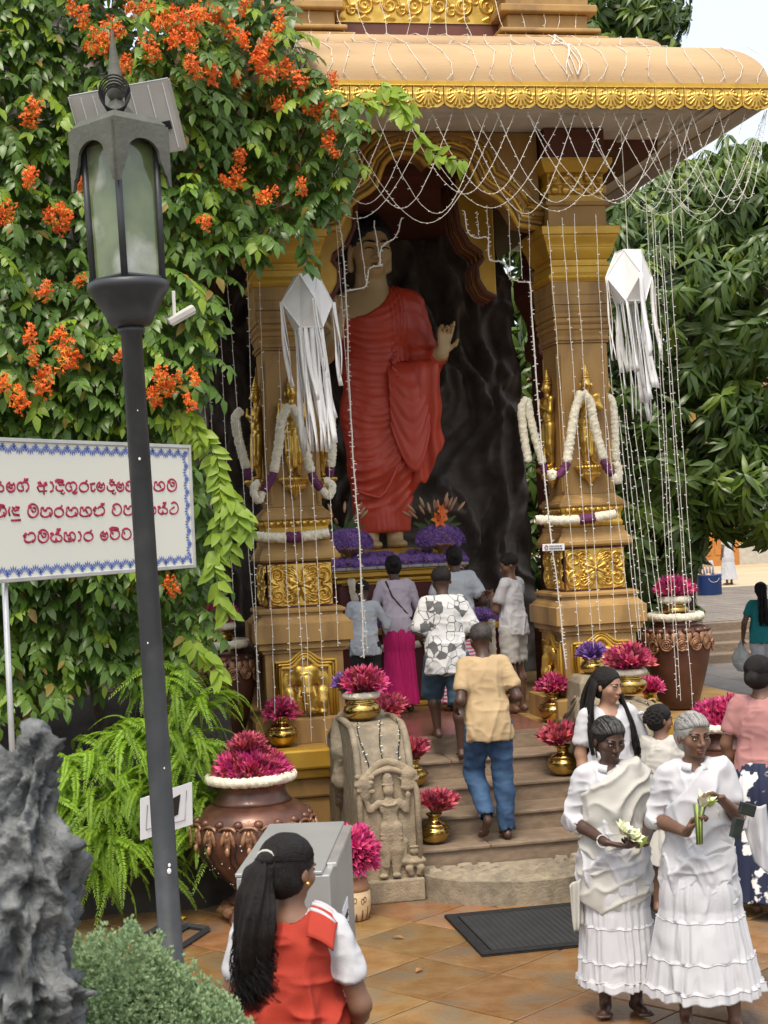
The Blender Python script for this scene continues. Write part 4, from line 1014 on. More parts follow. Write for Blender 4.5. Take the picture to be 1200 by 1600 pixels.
for cx, lb_ in ((STX-.50, 'mound of purple water lilies on the tray left of the statue feet'), (STX+.44, 'mound of purple water lilies on the tray right of the statue feet')):
    pts, nr = [], []; cz = 2.47
    for i in range(110):
        u = (i+.5)/110; a = i*2.4; th = 1.75*math.sqrt(u); d = Vector((sin(th)*cos(a), sin(th)*sin(a), cos(th)))
        pts.append((cx+.22*d.x, 15.12+.16*d.y, cz+.13*d.z)); nr.append(tuple(d))
    bloom_bed(lb_, pts, nr)
    tr = thing('brass_tray_stand', lb_.replace('mound of purple water lilies on the tray', 'small brass stand under the purple lily mound'), 'stand', (cx, 15.12, 2.245), group='altar stands')
    MB().lathe([(.06, 0), (.03, .02), (.02, .07), (.03, .12), (.12, .17), (.20, .19), (.001, .19)], 20).obj('tray', M['gold'], tr, smooth=True)
for x0, x1, lb_ in ((2.28, 2.75, 'purple water lilies heaped at the left end of the offering table'), (3.72, 4.08, 'purple water lilies heaped on the right end of the offering table')):
    pts = [(rng.uniform(x0, x1), rng.uniform(14.46, 14.85), 1.67+.08*rng.random()) for i in range(60)]; nr = [(rng.uniform(-.5, .5), -.8, .9) for i in range(60)]
    bloom_bed(lb_, pts, nr, group='purple water lilies on the offering table')
# orange lily arrangements beside the statue
def lily_vase(label, loc, n, seed, open_=True):
    rr = random.Random(seed); t = thing('lily_arrangement', label, 'flowers', loc, group='orange lily arrangements')
    lf = MB(); bs = MB(); ol = MB()
    for i in range(34):
        a = rr.random()*6.28; th = rr.uniform(.3, 1.2); L = rr.uniform(.16, .32); d = Vector((sin(th)*cos(a), sin(th)*sin(a)*.6, cos(th)))
        p1 = d*L*.6+Vector((0, 0, .02)); p2 = d*L+Vector((0, 0, -.03)); s_ = d.cross(Vector((0, 1, .2))).normalized()*.016
        lf.add([(0, 0, 0), p1+s_, p2, p1-s_], [(0, 1, 2), (0, 2, 3)]); lf.tube([(0, 0, 0), d*L*.9], .004, 3, caps=False)
    for i in range(n):
        a = 6.28*i/n+rr.random(); th = rr.uniform(.35, 1.15); d = Vector((sin(th)*cos(a), sin(th)*sin(a)*.6-.15, cos(th))).normalized(); L = rr.uniform(.26, .36)
        p = d*L; MB().tube([p, p+d*.045, p+d*.09, p+d*.12], [.008, .016, .014, .003], 6).obj('bud', M['pinkbud'], t, smooth=True)
    lf.obj('foliage', M['stem'], t)
    if open_:
        for (px_, pz_) in ((.0, .24), (-.02, .16)):
            fm = MB()
            for i in range(6): petal(fm, i*pi/3, 1.0, .10, .026, .005)
            o = fm.obj('open_lily', M['olily'], t); o.location = (px_, -.20, pz_); o.rotation_euler = (R(75), 0, rr.random())
    MB().lathe([(.05, -.24), (.075, -.16), (.05, -.05), (.065, 0), (.001, 0)], 16).obj('vase', M['gold'], t, smooth=True)
    return t
p = atY(682, 838, 15.25); lily_vase('arrangement of one orange lily and many buds right of the statue', tuple(p), 16, 3)
p = atY(536, 845, 15.25); lily_vase('arrangement of pale lily buds left of the statue behind the pillar', tuple(p), 11, 5, False)
# garlands of the altar and table
def sag(a, b, dz, n=16, dy=0): return [(a[0]+(b[0]-a[0])*i/n, a[1]+(b[1]-a[1])*i/n-dy*sin(pi*i/n), a[2]+(b[2]-a[2])*i/n-dz*sin(pi*i/n)) for i in range(n+1)]
ga = [tuple(atY(548, 905, 14.92)), tuple(atY(556, 940, 14.97)), tuple(atY(590, 958, 14.95)), tuple(atY(606, 978, 14.72))]
garland('jasmine garland sloping down the altar front behind the small boy', [(catm([ga[0], ga[1]]), .04, 'jasmine'), (catm(ga[1:]), .04, 'jasmine')])
gb = [tuple(atY(722, 888, 14.93)), tuple(atY(705, 905, 14.93)), tuple(atY(690, 935, 14.98))]
garland('short jasmine garland standing against the altar cornice between two heads', [(catm(gb), .045, 'jasmine'), (catm([tuple(atY(722, 888, 14.93)), tuple(atY(715, 900, 14.92))]), .052, 'orchid')])
for i, px in enumerate((768, 788)):
    garland(('jasmine garland hanging off the offering table left of the white-shirted boy', 'jasmine garland hanging off the table right behind the white-shirted boy')[i], [(catm([tuple(atY(px, 968, 14.40)), tuple(atY(px+1, 1000, 14.44)), tuple(atY(px+3, 1030, 14.45))]), .036, 'jasmine')])
garland('thick jasmine garland laid along the front of the offering table', [(sag((2.36, 14.445, 1.52), (3.25, 14.445, 1.52), .05, 24, .0), .036, 'jasmine')])
# ================================================================ vessels
M['brass'] = mat('polished_brass', (0.62, 0.44, 0.14), (0.45, 0.30, 0.085), rough=0.2, metal=1, sc=8, bump=.05, bsc=20, stain=(.22, .13, .04), ssc=5, samt=.4)
M['bronze'] = mat('bronze_paint', (0.13, 0.055, 0.035), (0.075, 0.032, 0.022), rough=0.38, metal=0.35, sc=7, stain=(.28, .12, .06), ssc=6, samt=.35, coat=.2)
M['bronzehi'] = mat('bronze_gilt_relief', (0.42, 0.23, 0.12), (0.12, 0.05, 0.03), rough=0.4, metal=0.4, sc=26)
M['brownurn'] = mat('brown_glaze', (0.085, 0.032, 0.020), (0.06, 0.024, 0.015), rough=0.4, metal=.15, sc=3, stain=(.13, .06, .04), ssc=5, samt=.4)
KAL = [(.05, 0), (.07, .004), (.10, .03), (.125, .075), (.128, .105), (.115, .145), (.085, .172), (.055, .185), (.048, .20), (.05, .225), (.066, .243), (.072, .250), (.066, .254), (.052, .24), (.001, .235)]
BOWL = [(.07, 0), (.085, .004), (.125, .035), (.142, .075), (.135, .105), (.112, .13), (.095, .14), (.09, .15), (.10, .165), (.118, .172), (.12, .178), (.11, .18), (.10, .165), (.001, .16)]
def pot(label, loc, prof, sc=1.0, group='brass pots'):
    t = thing('brass_pot', label, 'pot', loc, group=group, scale=sc)
    MB().lathe(prof[:6], 36).obj('belly', M['brass'], t, smooth=True)
    MB().lathe(prof[5:], 36).obj('neck', M['brass'], t, smooth=True)
    for q in range(2):
        MB().lathe([(prof[5][0]+.002, prof[5][1]-.004-q*.02), (prof[5][0]+.010*(1-q*.0)+q*.012, prof[5][1]-.008-q*.02), (prof[5][0]+.002+q*.016, prof[5][1]-.014-q*.02)], 36).obj('bead_ring', M['brass'], t, smooth=True)
    return t
def on(px, py, z): return tuple(atZ(px, py, z))
p = on(442, 1166, .902); pot('brass pot on the yellow plinth below the golden elephant', p, KAL, .98)
bouquet('dome of magenta lilies in the brass pot below the golden elephant', (p[0], p[1], p[2]+.25), .165, 70, 'AB', 1.5)
p = (1.98, 11.42, 1.19); pot('squat brass pot on the left balustrade', p, BOWL, 1.02)
garland('jasmine ring around the neck of the pot on the left balustrade', [(ring((p[0], p[1], p[2]+.19), .118), .026, 'jasmine')])
bouquet('wide fan of rose lilies in the left balustrade pot', (p[0]+.02, p[1], p[2]+.20), .225, 90, 'BA', 1.25)
bouquet('violet lilies tucked behind the rose lilies of the left balustrade pot', (p[0]-.13, p[1]+.06, p[2]+.24), .12, 26, 'P', 1.2, .8)
bouquet('rose lilies behind the left balustrade at the platform edge', (2.36, 12.42, 1.10), .21, 46, 'B', 1.4)
pot('brass pot on the platform behind the left balustrade', (2.36, 12.48, .905), KAL, .9)
p = (2.41, 11.03, .302); pot('brass pot on the lowest step beside the left guardstone', p, KAL, .86)
bouquet('rose lilies leaning right in the lowest left step pot', (p[0]+.02, p[1], p[2]+.2), .215, 40, 'B', .85, lean=(.12, -.05))
p = (2.42, 11.74, .602); pot('brass pot on the third step behind the left guardstone', p, KAL, .86)
bouquet('rose lilies in the third step pot behind the left guardstone', (p[0], p[1], p[2]+.2), .20, 40, 'B', .9, lean=(.05, 0))
p = on(866, 1127, .902); pot('round brass pot on the platform corner right of the boy in white shorts', p, KAL, 1.0)
bouquet('dome of magenta lilies in the pot right of the boy in white shorts', (p[0], p[1], p[2]+.25), .18, 64, 'AB', 1.35)
p = (3.63, 11.72, .602); pot('brass pot on the right of the third step behind the long-haired woman', p, KAL, .95)
bouquet('rose lilies spreading left in the right third-step pot', (p[0]-.02, p[1], p[2]+.22), .225, 38, 'B', 1.1, lean=(-.2, 0))
p = tuple(atY(926, 1052, 11.95)); t_ = thing('stone_block', 'carved granite block on the right balustrade under the violet lily bowl', 'stone block', (p[0], p[1], 1.0)); MB().sqloft([(.17, 0), (.18, .06), (.165, p[2]-1.06), (.14, p[2]-1.004)]).obj('block', M['stone'], t_, bevel=.02); MB().tube([(.172*cos(q), .172*sin(q), .16+.03*sin(4*q)) for q in np.linspace(0, 6.28, 25)], .02, 6).obj('carved_band', M['stone'], t_, smooth=True); pot('brass bowl of violet lilies on the right balustrade', p, BOWL, .72)
bouquet('open violet lilies in the bowl on the right balustrade', (p[0], p[1], p[2]+.12), .15, 46, 'P', 1.2, 1.0)
p = tuple(atY(985, 1084, 11.55)); pot('brass pot with jasmine ring on the right balustrade', p, BOWL, .95)
garland('jasmine ring around the neck of the right balustrade pot', [(ring((p[0], p[1], p[2]+.175), .115), .026, 'jasmine')])
bouquet('wide fan of rose lilies in the right balustrade pot', (p[0], p[1], p[2]+.18), .24, 76, 'BA', 1.25)
p = atY(1015, 1082, 12.22); bouquet('small bunch of magenta lilies low beside the right balustrade pot', tuple(p), .16, 34, 'A', 1.3); pot('small brass pot on the right plinth beside the balustrade', (p[0], p[1], .902), KAL, max(.4, (p[2]-.9)/.25))
# great bronze urns on the floor
def great_urn(label, loc, rz=0, sc=1.0):
    t = thing('bronze_urn', label, 'urn', loc, rz, group='great bronze urns', scale=sc)
    MB().lathe([(.17, .10), (.20, .13), (.155, .16), (.14, .20), (.20, .26), (.31, .36), (.385, .47), (.415, .58), (.41, .66), (.385, .72), (.34, .765), (.28, .795)], 48, fn=lambda r, z, q: r*(1+(.012*abs(sin(14*q)) if .28 < z < .62 else 0))).obj('belly', M['bronze'], t, smooth=True)
    MB().lathe([(.28, .795), (.255, .82), (.235, .86), (.235, .91), (.26, .945), (.29, .96), (.295, .975), (.26, .975), (.22, .96), (.001, .955)], 40).obj('neck', M['bronze'], t, smooth=True)
    MB().box((0, 0, .045), (.42, .42, .09), 0, .88).obj('foot', M['bronze'], t, bevel=.015)
    MB().lathe([(.25, .04), (.27, .07), (.24, .10), (.18, .11)], 24, fn=lambda r, z, q: r*(1+.05*cos(12*q))).obj('foot_petals', M['bronzehi'], t, smooth=True)
    tas = None
    for i in range(18):
        a = 2*pi*i/18
        if tas is None:
            m1 = MB(); m1.ell((0, 0, 0), (.020, .012, .05), 8, 6).ell((-.026, 0, .012), (.014, .011, .042), 8, 6, Matrix.Rotation(.3, 3, 'Y')).ell((.026, 0, .012), (.014, .011, .042), 8, 6, Matrix.Rotation(-.3, 3, 'Y')).ell((0, -.006, -.05), (.014, .012, .022), 8, 5)
            m1.tube([(.045*cos(q), -.004, .045+.022*sin(q)) for q in [pi*j/8 for j in range(9)]], .008, 5).ell((0, -.006, .03), (.012, .01, .016), 6, 5)
            tas = m1.obj('leaf_pendant', M['bronzehi'], t, smooth=True); o = tas
        else: o = inst(tas, t)
        o.location = (.418*cos(a), .418*sin(a), .60); o.rotation_euler = (R(-4), 0, a+pi/2); o.scale = (1.3, 1.3, 1.35)
        o2 = None
        MB().ell((.385*cos(a+.17), .385*sin(a+.17), .70), (.035, .035, .03), 8, 5).obj('shoulder_boss', M['bronze'], t, smooth=True)
    wv = MB()
    wv.tube([(.40*cos(q), .40*sin(q), .675+.012*sin(18*q)) for q in np.linspace(0, 2*pi, 73)], .012, 5).obj('shoulder_cord', M['bronze'], t, smooth=True)
    for s_ in (-1, 1):
        rg = [(s_*.43, .07*cos(q), .60+.07*sin(q)) for q in np.linspace(0, 2*pi, 21)]
        MB().tube(rg, .014, 6).obj('ring_handle', M['bronzehi'], t, smooth=True)
    # black fairy-light cable hung round the belly
    cb = MB(); rr = random.Random(int(loc[0]*10))
    for i in range(26):
        a = rr.random()*6.28; z0 = .55+rr.uniform(-.05, .08); pts_ = []
        for j in range(9):
            z = z0-.035*j*rr.uniform(.7, 1.1); R_ = np.interp(z, [.2, .26, .36, .47, .58, .66], [.145, .205, .315, .39, .42, .415])+.006; aa = a+rr.uniform(-.03, .03)
            pts_.append((R_*cos(aa), R_*sin(aa), z))
        cb.tube(pts_, .0032, 4, caps=False)
    stuff(cb.obj('light_cables', M['black'], t)); bb = MB()
    for i in range(90):
        a = rr.random()*6.28; z = rr.uniform(.26, .6); R_ = np.interp(z, [.2, .26, .36, .47, .58, .66], [.145, .205, .315, .39, .42, .415])+.01
        bb.box((R_*cos(a), R_*sin(a), z), (.007, .007, .007))
    stuff(bb.obj('bulbs', mat('tiny_bulb', (.7, .68, .62), rough=.2), t))
    return t
p = on(402, 1432, 0); gu = great_urn('great bronze urn of magenta lilies left of the steps', p)
bouquet('heaped dome of magenta lilies in the great left bronze urn', (p[0], p[1], p[2]+.93), .31, 210, 'AAB', 1.45, 1.05, squash=.78)
bouquet('tuft of rose lilies crowning the heap in the great left urn', (p[0]-.02, p[1]-.02, p[2]+1.12), .17, 40, 'B', 1.0)
garland('jasmine ring around the lip of the great left bronze urn', [(ring((p[0], p[1], p[2]+.965), .285, 40), .035, 'jasmine')])
p = on(1142, 1325, 0); great_urn('great bronze urn at the right partly behind the pink-shirted woman', p, .2)
garland('jasmine ring around the lip of the great right bronze urn', [(ring((p[0], p[1], p[2]+.965), .285, 40), .035, 'jasmine')])
bouquet('heap of magenta lilies in the great right bronze urn beside the pink-shirted woman', (p[0], p[1], p[2]+.93), .31, 170, 'A', 1.4, 1.05, squash=.85)
# tall brown urns on the plinth
def tall_urn(label, loc, rz):
    t = thing('tall_urn', label, 'urn', loc, rz, group='tall brown urns')
    MB().lathe([(.14, 0), (.16, .01), (.19, .10), (.235, .26), (.275, .42), (.295, .54), (.298, .62), (.285, .68), (.25, .72), (.215, .735)], 44).obj('body', M['brownurn'], t, smooth=True)
    MB().lathe([(.215, .735), (.20, .75), (.205, .775), (.225, .79), (.215, .80), (.17, .79), (.001, .785)], 36).obj('lip', M['bronze'], t, smooth=True)
    src = None
    for i in range(14):
        a = 2*pi*i/14
        if src is None:
            m1 = MB()
            for r_ in (.045, .028, .012): m1.tube([(r_*cos(q), -.004-.3*(.045-r_)*.3, r_*sin(q)) for q in np.linspace(0, 2*pi, 17)], .009, 5)
            m1.ell((0, 0, .06), (.035, .014, .03), 8, 5).ell((-.05, 0, .04), (.018, .012, .05), 8, 5).ell((.05, 0, .04), (.018, .012, .05), 8, 5)
            src = m1.obj('rosette', M['bronzehi'], t, smooth=True); o = src
        else: o = inst(src, t)
        o.location = (.296*cos(a), .296*sin(a), .585); o.rotation_euler = (R(0), 0, a+pi/2); o.scale = (1.15,)*3
        MB().ell((.262*cos(a+.2), .262*sin(a+.2), .70), (.05, .05, .028), 8, 5).obj('shoulder_petal', M['bronze'], t, smooth=True)
    for s_ in (-.5, pi+.5):
        x, y = .315*cos(s_), .315*sin(s_)
        MB().tube([(x+.05*cos(q)*-sin(s_), y+.05*cos(q)*cos(s_), .56+.05*sin(q)) for q in np.linspace(0, 2*pi, 19)], .011, 6).obj('ring_handle', M['bronzehi'], t, smooth=True)
    return t
for px, py, rz, side in ((350, 1158, 0, 'left'), (1062, 1106, 0, 'right')):
    p = on(px, py, .902); tall_urn('tall brown urn with rosette band on the %s plinth' % side, p, rz)
    garland('wide jasmine ring on the shoulder of the %s tall brown urn' % side, [(ring((p[0], p[1], p[2]+.815), .225, 36), .036, 'jasmine')])
    pot('brass bowl set in the mouth of the %s tall brown urn' % side, (p[0], p[1], p[2]+.80), BOWL, .85)
    garland('small jasmine ring round the bowl above the %s tall brown urn' % side, [(ring((p[0], p[1], p[2]+.965), .115, 30), .034, 'jasmine')])
    bouquet('upright magenta lilies above the %s tall brown urn' % side, (p[0], p[1], p[2]+.95), .24, 70, 'AB' if side == 'left' else 'A', 1.05, 1.05)
q_ = atY(1150, 1232, 10.25); bouquet('magenta lilies low between the silver-haired woman and the pink-shirted woman', (q_[0], q_[1], q_[2]-.08), .25, 110, 'A', 1.9, 1.1)
pot('large brass pot under the lilies beside the pink-shirted woman', (q_[0], q_[1], 0), KAL, (q_[2]-.1)/.25)
# painted clay pot with magenta lilies near the donation box
M['clay'] = mat('terracotta', (0.40, 0.20, 0.10), (0.33, 0.16, 0.075), rough=.6, sc=8)
M['buff'] = mat('buff_slip', (0.60, 0.44, 0.25), (0.52, 0.37, 0.20), rough=.6, sc=8)
p = on(553, 1436, 0); t = thing('clay_pot', 'painted buff clay pot with small drawings beside the donation box', 'pot', p)
MB().lathe([(.07, 0), (.10, .01), (.115, .06), (.122, .13), (.118, .20)], 32).obj('buff_body', M['buff'], t, smooth=True)
MB().lathe([(.118, .20), (.112, .235), (.095, .27), (.075, .29)], 32).obj('terracotta_shoulder', M['clay'], t, smooth=True)
MB().lathe([(.075, .29), (.065, .31), (.068, .36), (.085, .385), (.08, .39), (.06, .37), (.001, .365)], 32).obj('neck', M['buff'], t, smooth=True)
for i in range(16):
    a = 2*pi*i/16; MB().tube([(.104*cos(a), .104*sin(a), .01), (.119*cos(a), .119*sin(a), .06+.02*(i % 3))], [.008, .003], 4).obj('painted_flame', mat('brown_slip', (.16, .06, .02), rough=.6) if i == 0 else bpy.data.materials['brown_slip'], t)
for a0 in (3.9, 4.5, 5.1):
    for k, (dx, dz) in enumerate(((0, .14), (.02, .15))):
        MB().tube([(.123*cos(a0+(dx+.010*cos(q))/.12), .123*sin(a0+(dx+.010*cos(q))/.12), dz+.018*sin(q)) for q in np.linspace(0, 6.28, 13)], .0025, 4).obj('painted_ring', bpy.data.materials['brown_slip'], t)
bouquet('ball of bright magenta lilies in the painted clay pot', (p[0], p[1], p[2]+.44), .225, 120, 'A', 2.1, 1.1)

# ================================================================ garlands on the pillars
def pg(side, px_pts, Y, r, m_): return (catm([tuple(atY(x, y, Y)) for x, y in px_pts]), r, m_)
fy = 12.47
GL = {
 'left pillar front': [([(454, 634), (440, 655), (436, 690), (428, 738)], .040, 'jasmine'), ([(428, 738), (422, 752), (411, 768)], .036, 'orchid'), ([(411, 768), (404, 782), (397, 770), (399, 758), (406, 754)], .034, 'jasmine'), ([(454, 634), (466, 655), (474, 690), (486, 738)], .040, 'jasmine'), ([(486, 738), (492, 752), (502, 764)], .036, 'orchid'), ([(502, 764), (514, 775), (519, 760), (512, 752), (506, 752)], .034, 'jasmine')],
 'left pillar right side': [([(505, 640), (516, 650), (519, 690), (517, 730)], .040, 'jasmine'), ([(517, 730), (515, 745)], .036, 'orchid')],
 'left pillar left side': [([(378, 640), (368, 655), (376, 700), (386, 732)], .040, 'jasmine'), ([(386, 732), (389, 748)], .036, 'orchid')],
 'right pillar front': [([(909, 612), (899, 640), (892, 680), (886, 722)], .040, 'jasmine'), ([(886, 722), (880, 735), (869, 745)], .036, 'orchid'), ([(869, 745), (860, 738), (864, 750)], .034, 'jasmine'), ([(909, 612), (922, 630), (930, 670), (943, 717)], .040, 'jasmine'), ([(943, 717), (948, 730), (957, 742)], .036, 'orchid'), ([(957, 742), (966, 752), (966, 733), (960, 722)], .034, 'jasmine')],
 'right pillar right side': [([(944, 618), (956, 630), (960, 670), (961, 720)], .040, 'jasmine')],
 'right pillar left side': [([(824, 622), (815, 640), (820, 690), (826, 722)], .036, 'jasmine'), ([(824, 622), (828, 650), (838, 690), (848, 725)], .036, 'jasmine'), ([(848, 725), (852, 738)], .034, 'orchid')]}
for k, segs in GL.items():
    Y = fy if 'front' in k else (12.78 if 'left pillar' in k else 12.72)
    garland('jasmine garland with purple knots draped on the golden figure, %s' % k, [pg(k, a, Y, r, m_) for a, r, m_ in segs])
for k, (a, b, kx) in {'left': ((398, 838), (514, 832), (447, 471)), 'right': ((836, 812), (962, 803), (905, 929))}.items():
    fpt = lambda x: (x, a[1]+(b[1]-a[1])*(x-a[0])/(b[0]-a[0])+5*sin(pi*(x-a[0])/(b[0]-a[0])))
    Yf = 12.56
    garland('straight jasmine garland with purple centre across the gold band of the %s pillar' % k, [pg(k, [fpt(a[0]), fpt((a[0]+kx[0])/2), fpt(kx[0])], Yf, .042, 'jasmine'), pg(k, [fpt(kx[0]), fpt(kx[1])], Yf-.004, .046, 'orchid'), pg(k, [fpt(kx[1]), fpt((b[0]+kx[1])/2), fpt(b[0])], Yf, .042, 'jasmine')])

# ================================================================ fairy lights
M['wire'] = mat('white_wire', (0.66, 0.63, 0.56), (0.58, 0.55, 0.48), rough=.5)
M['bulb'] = mat('clear_bulb', (0.85, 0.85, 0.82), rough=.2)
def strand(label, P, r=.0024, step=.085, group='hanging strings of fairy lights', mw='wire', wob=.004, bl=.018, cat='string lights'):
    c0 = Vector(P[0]); P = [Vector(p)-c0 for p in P]; t = thing('fairy_light_string', label, cat, tuple(c0), group=group)
    MB().tube([p+Vector((rng.uniform(-wob, wob), rng.uniform(-wob, wob), 0)) for p in P], r, 4).obj('wire', M[mw], t)
    mb = MB(); acc = 0
    for i in range(len(P)-1):
        d = P[i+1]-P[i]; L = d.length; n = max(1, int(round(L/step)))
        for k in range(n):
            q = P[i]+d*((k+rng.random()*.6)/n); a = rng.random()*6.28; e = Vector((cos(a), sin(a)*.6, rng.uniform(-.5, .5)))
            mb.tube([q, q+e*bl], [.0038, .0030], 4)
    stuff(mb.obj('bulbs', M['bulb'], t)); return t
def vline(px0, py0, px1, py1, Y, n=14, Y1=None):
    a, b = Vector(atY(px0, py0, Y)), Vector(atY(px1, py1, Y1 or Y)); return [a.lerp(b, i/n) for i in range(n+1)]
LY = 11.62
L_front_left = [(386, 392, 403, 1105), (405, 440, 430, 1115), (436, 545, 455, 1100), (447, 640, 478, 1110), (468, 760, 487, 1158), (487, 715, 510, 1164), (505, 560, 529, 1010)]
for i, (a, b, c, d) in enumerate(L_front_left): strand('%s fairy-light string from the left on the front of the left pillar' % ORD[i], vline(a, b, c, d, LY+.25, 16))
for i, (a, b, c, d) in enumerate([(312, 520, 341, 960), (320, 470, 347, 965), (343, 480, 372, 1100), (349, 360, 408, 1110)]): strand('%s fairy-light string from the left in the dark gap beside the left pillar' % ORD[i], vline(a, b, c, d, LY+.4, 16))
for i, (a, b, c, d) in enumerate([(856, 345, 905, 1010), (878, 340, 927, 1012), (897, 335, 937, 985), (931, 335, 962, 1000)]): strand('%s fairy-light string from the left on the front of the right pillar' % ORD[i], vline(a, b, c, d, LY+.2, 18))
for i, (a, b, c, d) in enumerate([(945, 640, 990, 1010), (952, 560, 998, 1000), (961, 500, 1010, 1010), (968, 650, 1002, 1000), (978, 640, 1022, 990), (990, 660, 1030, 960), (1000, 640, 1040, 1000), (1008, 300, 1046, 955), (1018, 330, 1058, 1090), (1023, 340, 1063, 1095), (1030, 360, 1082, 1105), (1036, 400, 1078, 980), (1042, 330, 1085, 960), (1045, 190, 1055, 420), (1058, 195, 1066, 380), (1070, 200, 1076, 330)]):
    strand('%s string from the left in the fairy-light curtain right of the right pillar' % ORD[i], vline(a, b, c, d, LY+.15, 18))
# thick bundled strings framing the doorway
strand('thick bundle of fairy lights hanging in front of the red robe', catm([tuple(atY(x, y, 12.2)) for x, y in ((529, 335), (536, 395), (541, 470), (546, 620), (555, 760), (562, 860), (568, 1028))], 5), .0062, .030, 'bundled fairy lights at the doorway', bl=.026)
strand('second thin string beside the bundle in front of the red robe', vline(524, 335, 574, 1020, 12.22, 20), group='bundled fairy lights at the doorway')
strand('thick bundle of fairy lights hanging along the left edge of the right pillar', catm([tuple(atY(x, y, 12.15)) for x, y in ((828, 440), (836, 560), (846, 700), (860, 830), (872, 930), (884, 1045))], 5), .0062, .028, 'bundled fairy lights at the doorway', bl=.026)
strand('loose string looped across the statue face down to the shoulder', catm([tuple(atY(x, y, 12.3)) for x, y in ((628, 340), (618, 370), (597, 385), (594, 410), (594, 415), (577, 420), (572, 446), (555, 452), (540, 455))], 5), .006, .028, 'looped fairy lights inside the arch', bl=.024)
strand('short string dropping over the statue forehead', vline(584, 345, 592, 400, 12.32, 6), .005, .04, 'looped fairy lights inside the arch')
strand('thin string dropping over the statue cheek', vline(557, 330, 572, 440, 12.32, 8), .004, .05, 'looped fairy lights inside the arch')
strand('loose string stepping down to the right pillar beneath the arch', catm([tuple(atY(x, y, 12.3)) for x, y in ((726, 330), (731, 362), (745, 372), (762, 372), (765, 405), (788, 410), (796, 432), (812, 440), (828, 440))], 5), .006, .028, 'looped fairy lights inside the arch', bl=.024)
i_ = 0
for a, b, c, d in ((745, 330, 748, 368), (760, 320, 764, 372), (794, 320, 798, 430), (810, 335, 816, 436), (826, 330, 828, 440)): strand('%s short white string from the left beneath the swags beside the right pillar' % ORD[i_], vline(a, b, c, d, 12.2, 8)); i_ += 1
# swags below the eave
nsw = 0
for row, (stepx, span, drop, zt, yy) in enumerate(((.245, .92, .80, 5.86, 11.56), (.49, 1.30, .86, 5.86, 11.60))):
    x = RX0+.15; ni = 0
    while x+span*.6 < RX1+.3:
        a = Vector((x, yy, zt)); b = Vector((min(x+span, RX1), yy+.01, zt)); dr_ = drop*rng.uniform(.82, 1.06); P = []
        for i in range(21):
            t = i/20; u = 2*t-1; z = -dr_*(1-abs(u)**2.0)*(.93+.07*(1-u*u)); P.append(Vector((a.x+(b.x-a.x)*(.5+.5*u*(.78+.22*abs(u))), yy+.02*sin(9*t), zt+z)))
        strand('%s %s fairy-light swag from the left below the gold eave fringe' % (ORD[min(ni, 21)], ('narrow', 'wide')[row]), P, .0027, .075, 'fairy-light swags under the eave'); ni += 1; x += stepx*rng.uniform(.85, 1.15)
# strings lying over the roof
for i in range(22):
    x = RX0+1.2+i*.185+rng.uniform(-.04, .04); P = []
    for k, (ins, z) in enumerate(((1.2, 7.2), (1.13, 6.9), (1.1, 6.74), (1.0, 6.712), (.80, 6.672), (.66, 6.585), (.59, 6.53), (.45, 6.478), (.25, 6.42), (.12, 6.325), (.03, 6.19), (-.004, 6.10), (-.02, 6.05))):
        if x > 4.35 and k < 3: continue
        if x > 4.9 and k < 8: continue
        P.append((x+.05*sin(k*1.3+i)+(.5-.01*i)*.10*(12-k)*-.15*(1 if i < 11 else -.3), RY0+ins-.008, z+.006))
    strand('%s pale fairy-light string from the left lying over the cream roof' % ORD[i], P, .003, .12, 'fairy lights lying over the roof')
for bx, nm in ((1.78, 'left part of the roof half under the vine'), (3.98, 'middle of the roof above the right pillar')):
    t_ = thing('cable_bundle', 'knotted cream light cable on the %s' % nm, 'cable', (0, 0, 0), group='bundled cable on the roof')
    for j in range(5):
        P = [(bx+.03*sin(k*1.7+j*1.1)+.02*j-.03*k*.5, RY0+ins-.014, z+.01) for k, (ins, z) in enumerate(((.80, 6.672), (.66, 6.59), (.59, 6.535), (.45, 6.478), (.25, 6.42), (.12, 6.325), (.035, 6.20), (-.002, 6.10)))]
        MB().tube(catm(P, 3), .0042, 4).obj('cable', M['wire'], t_)

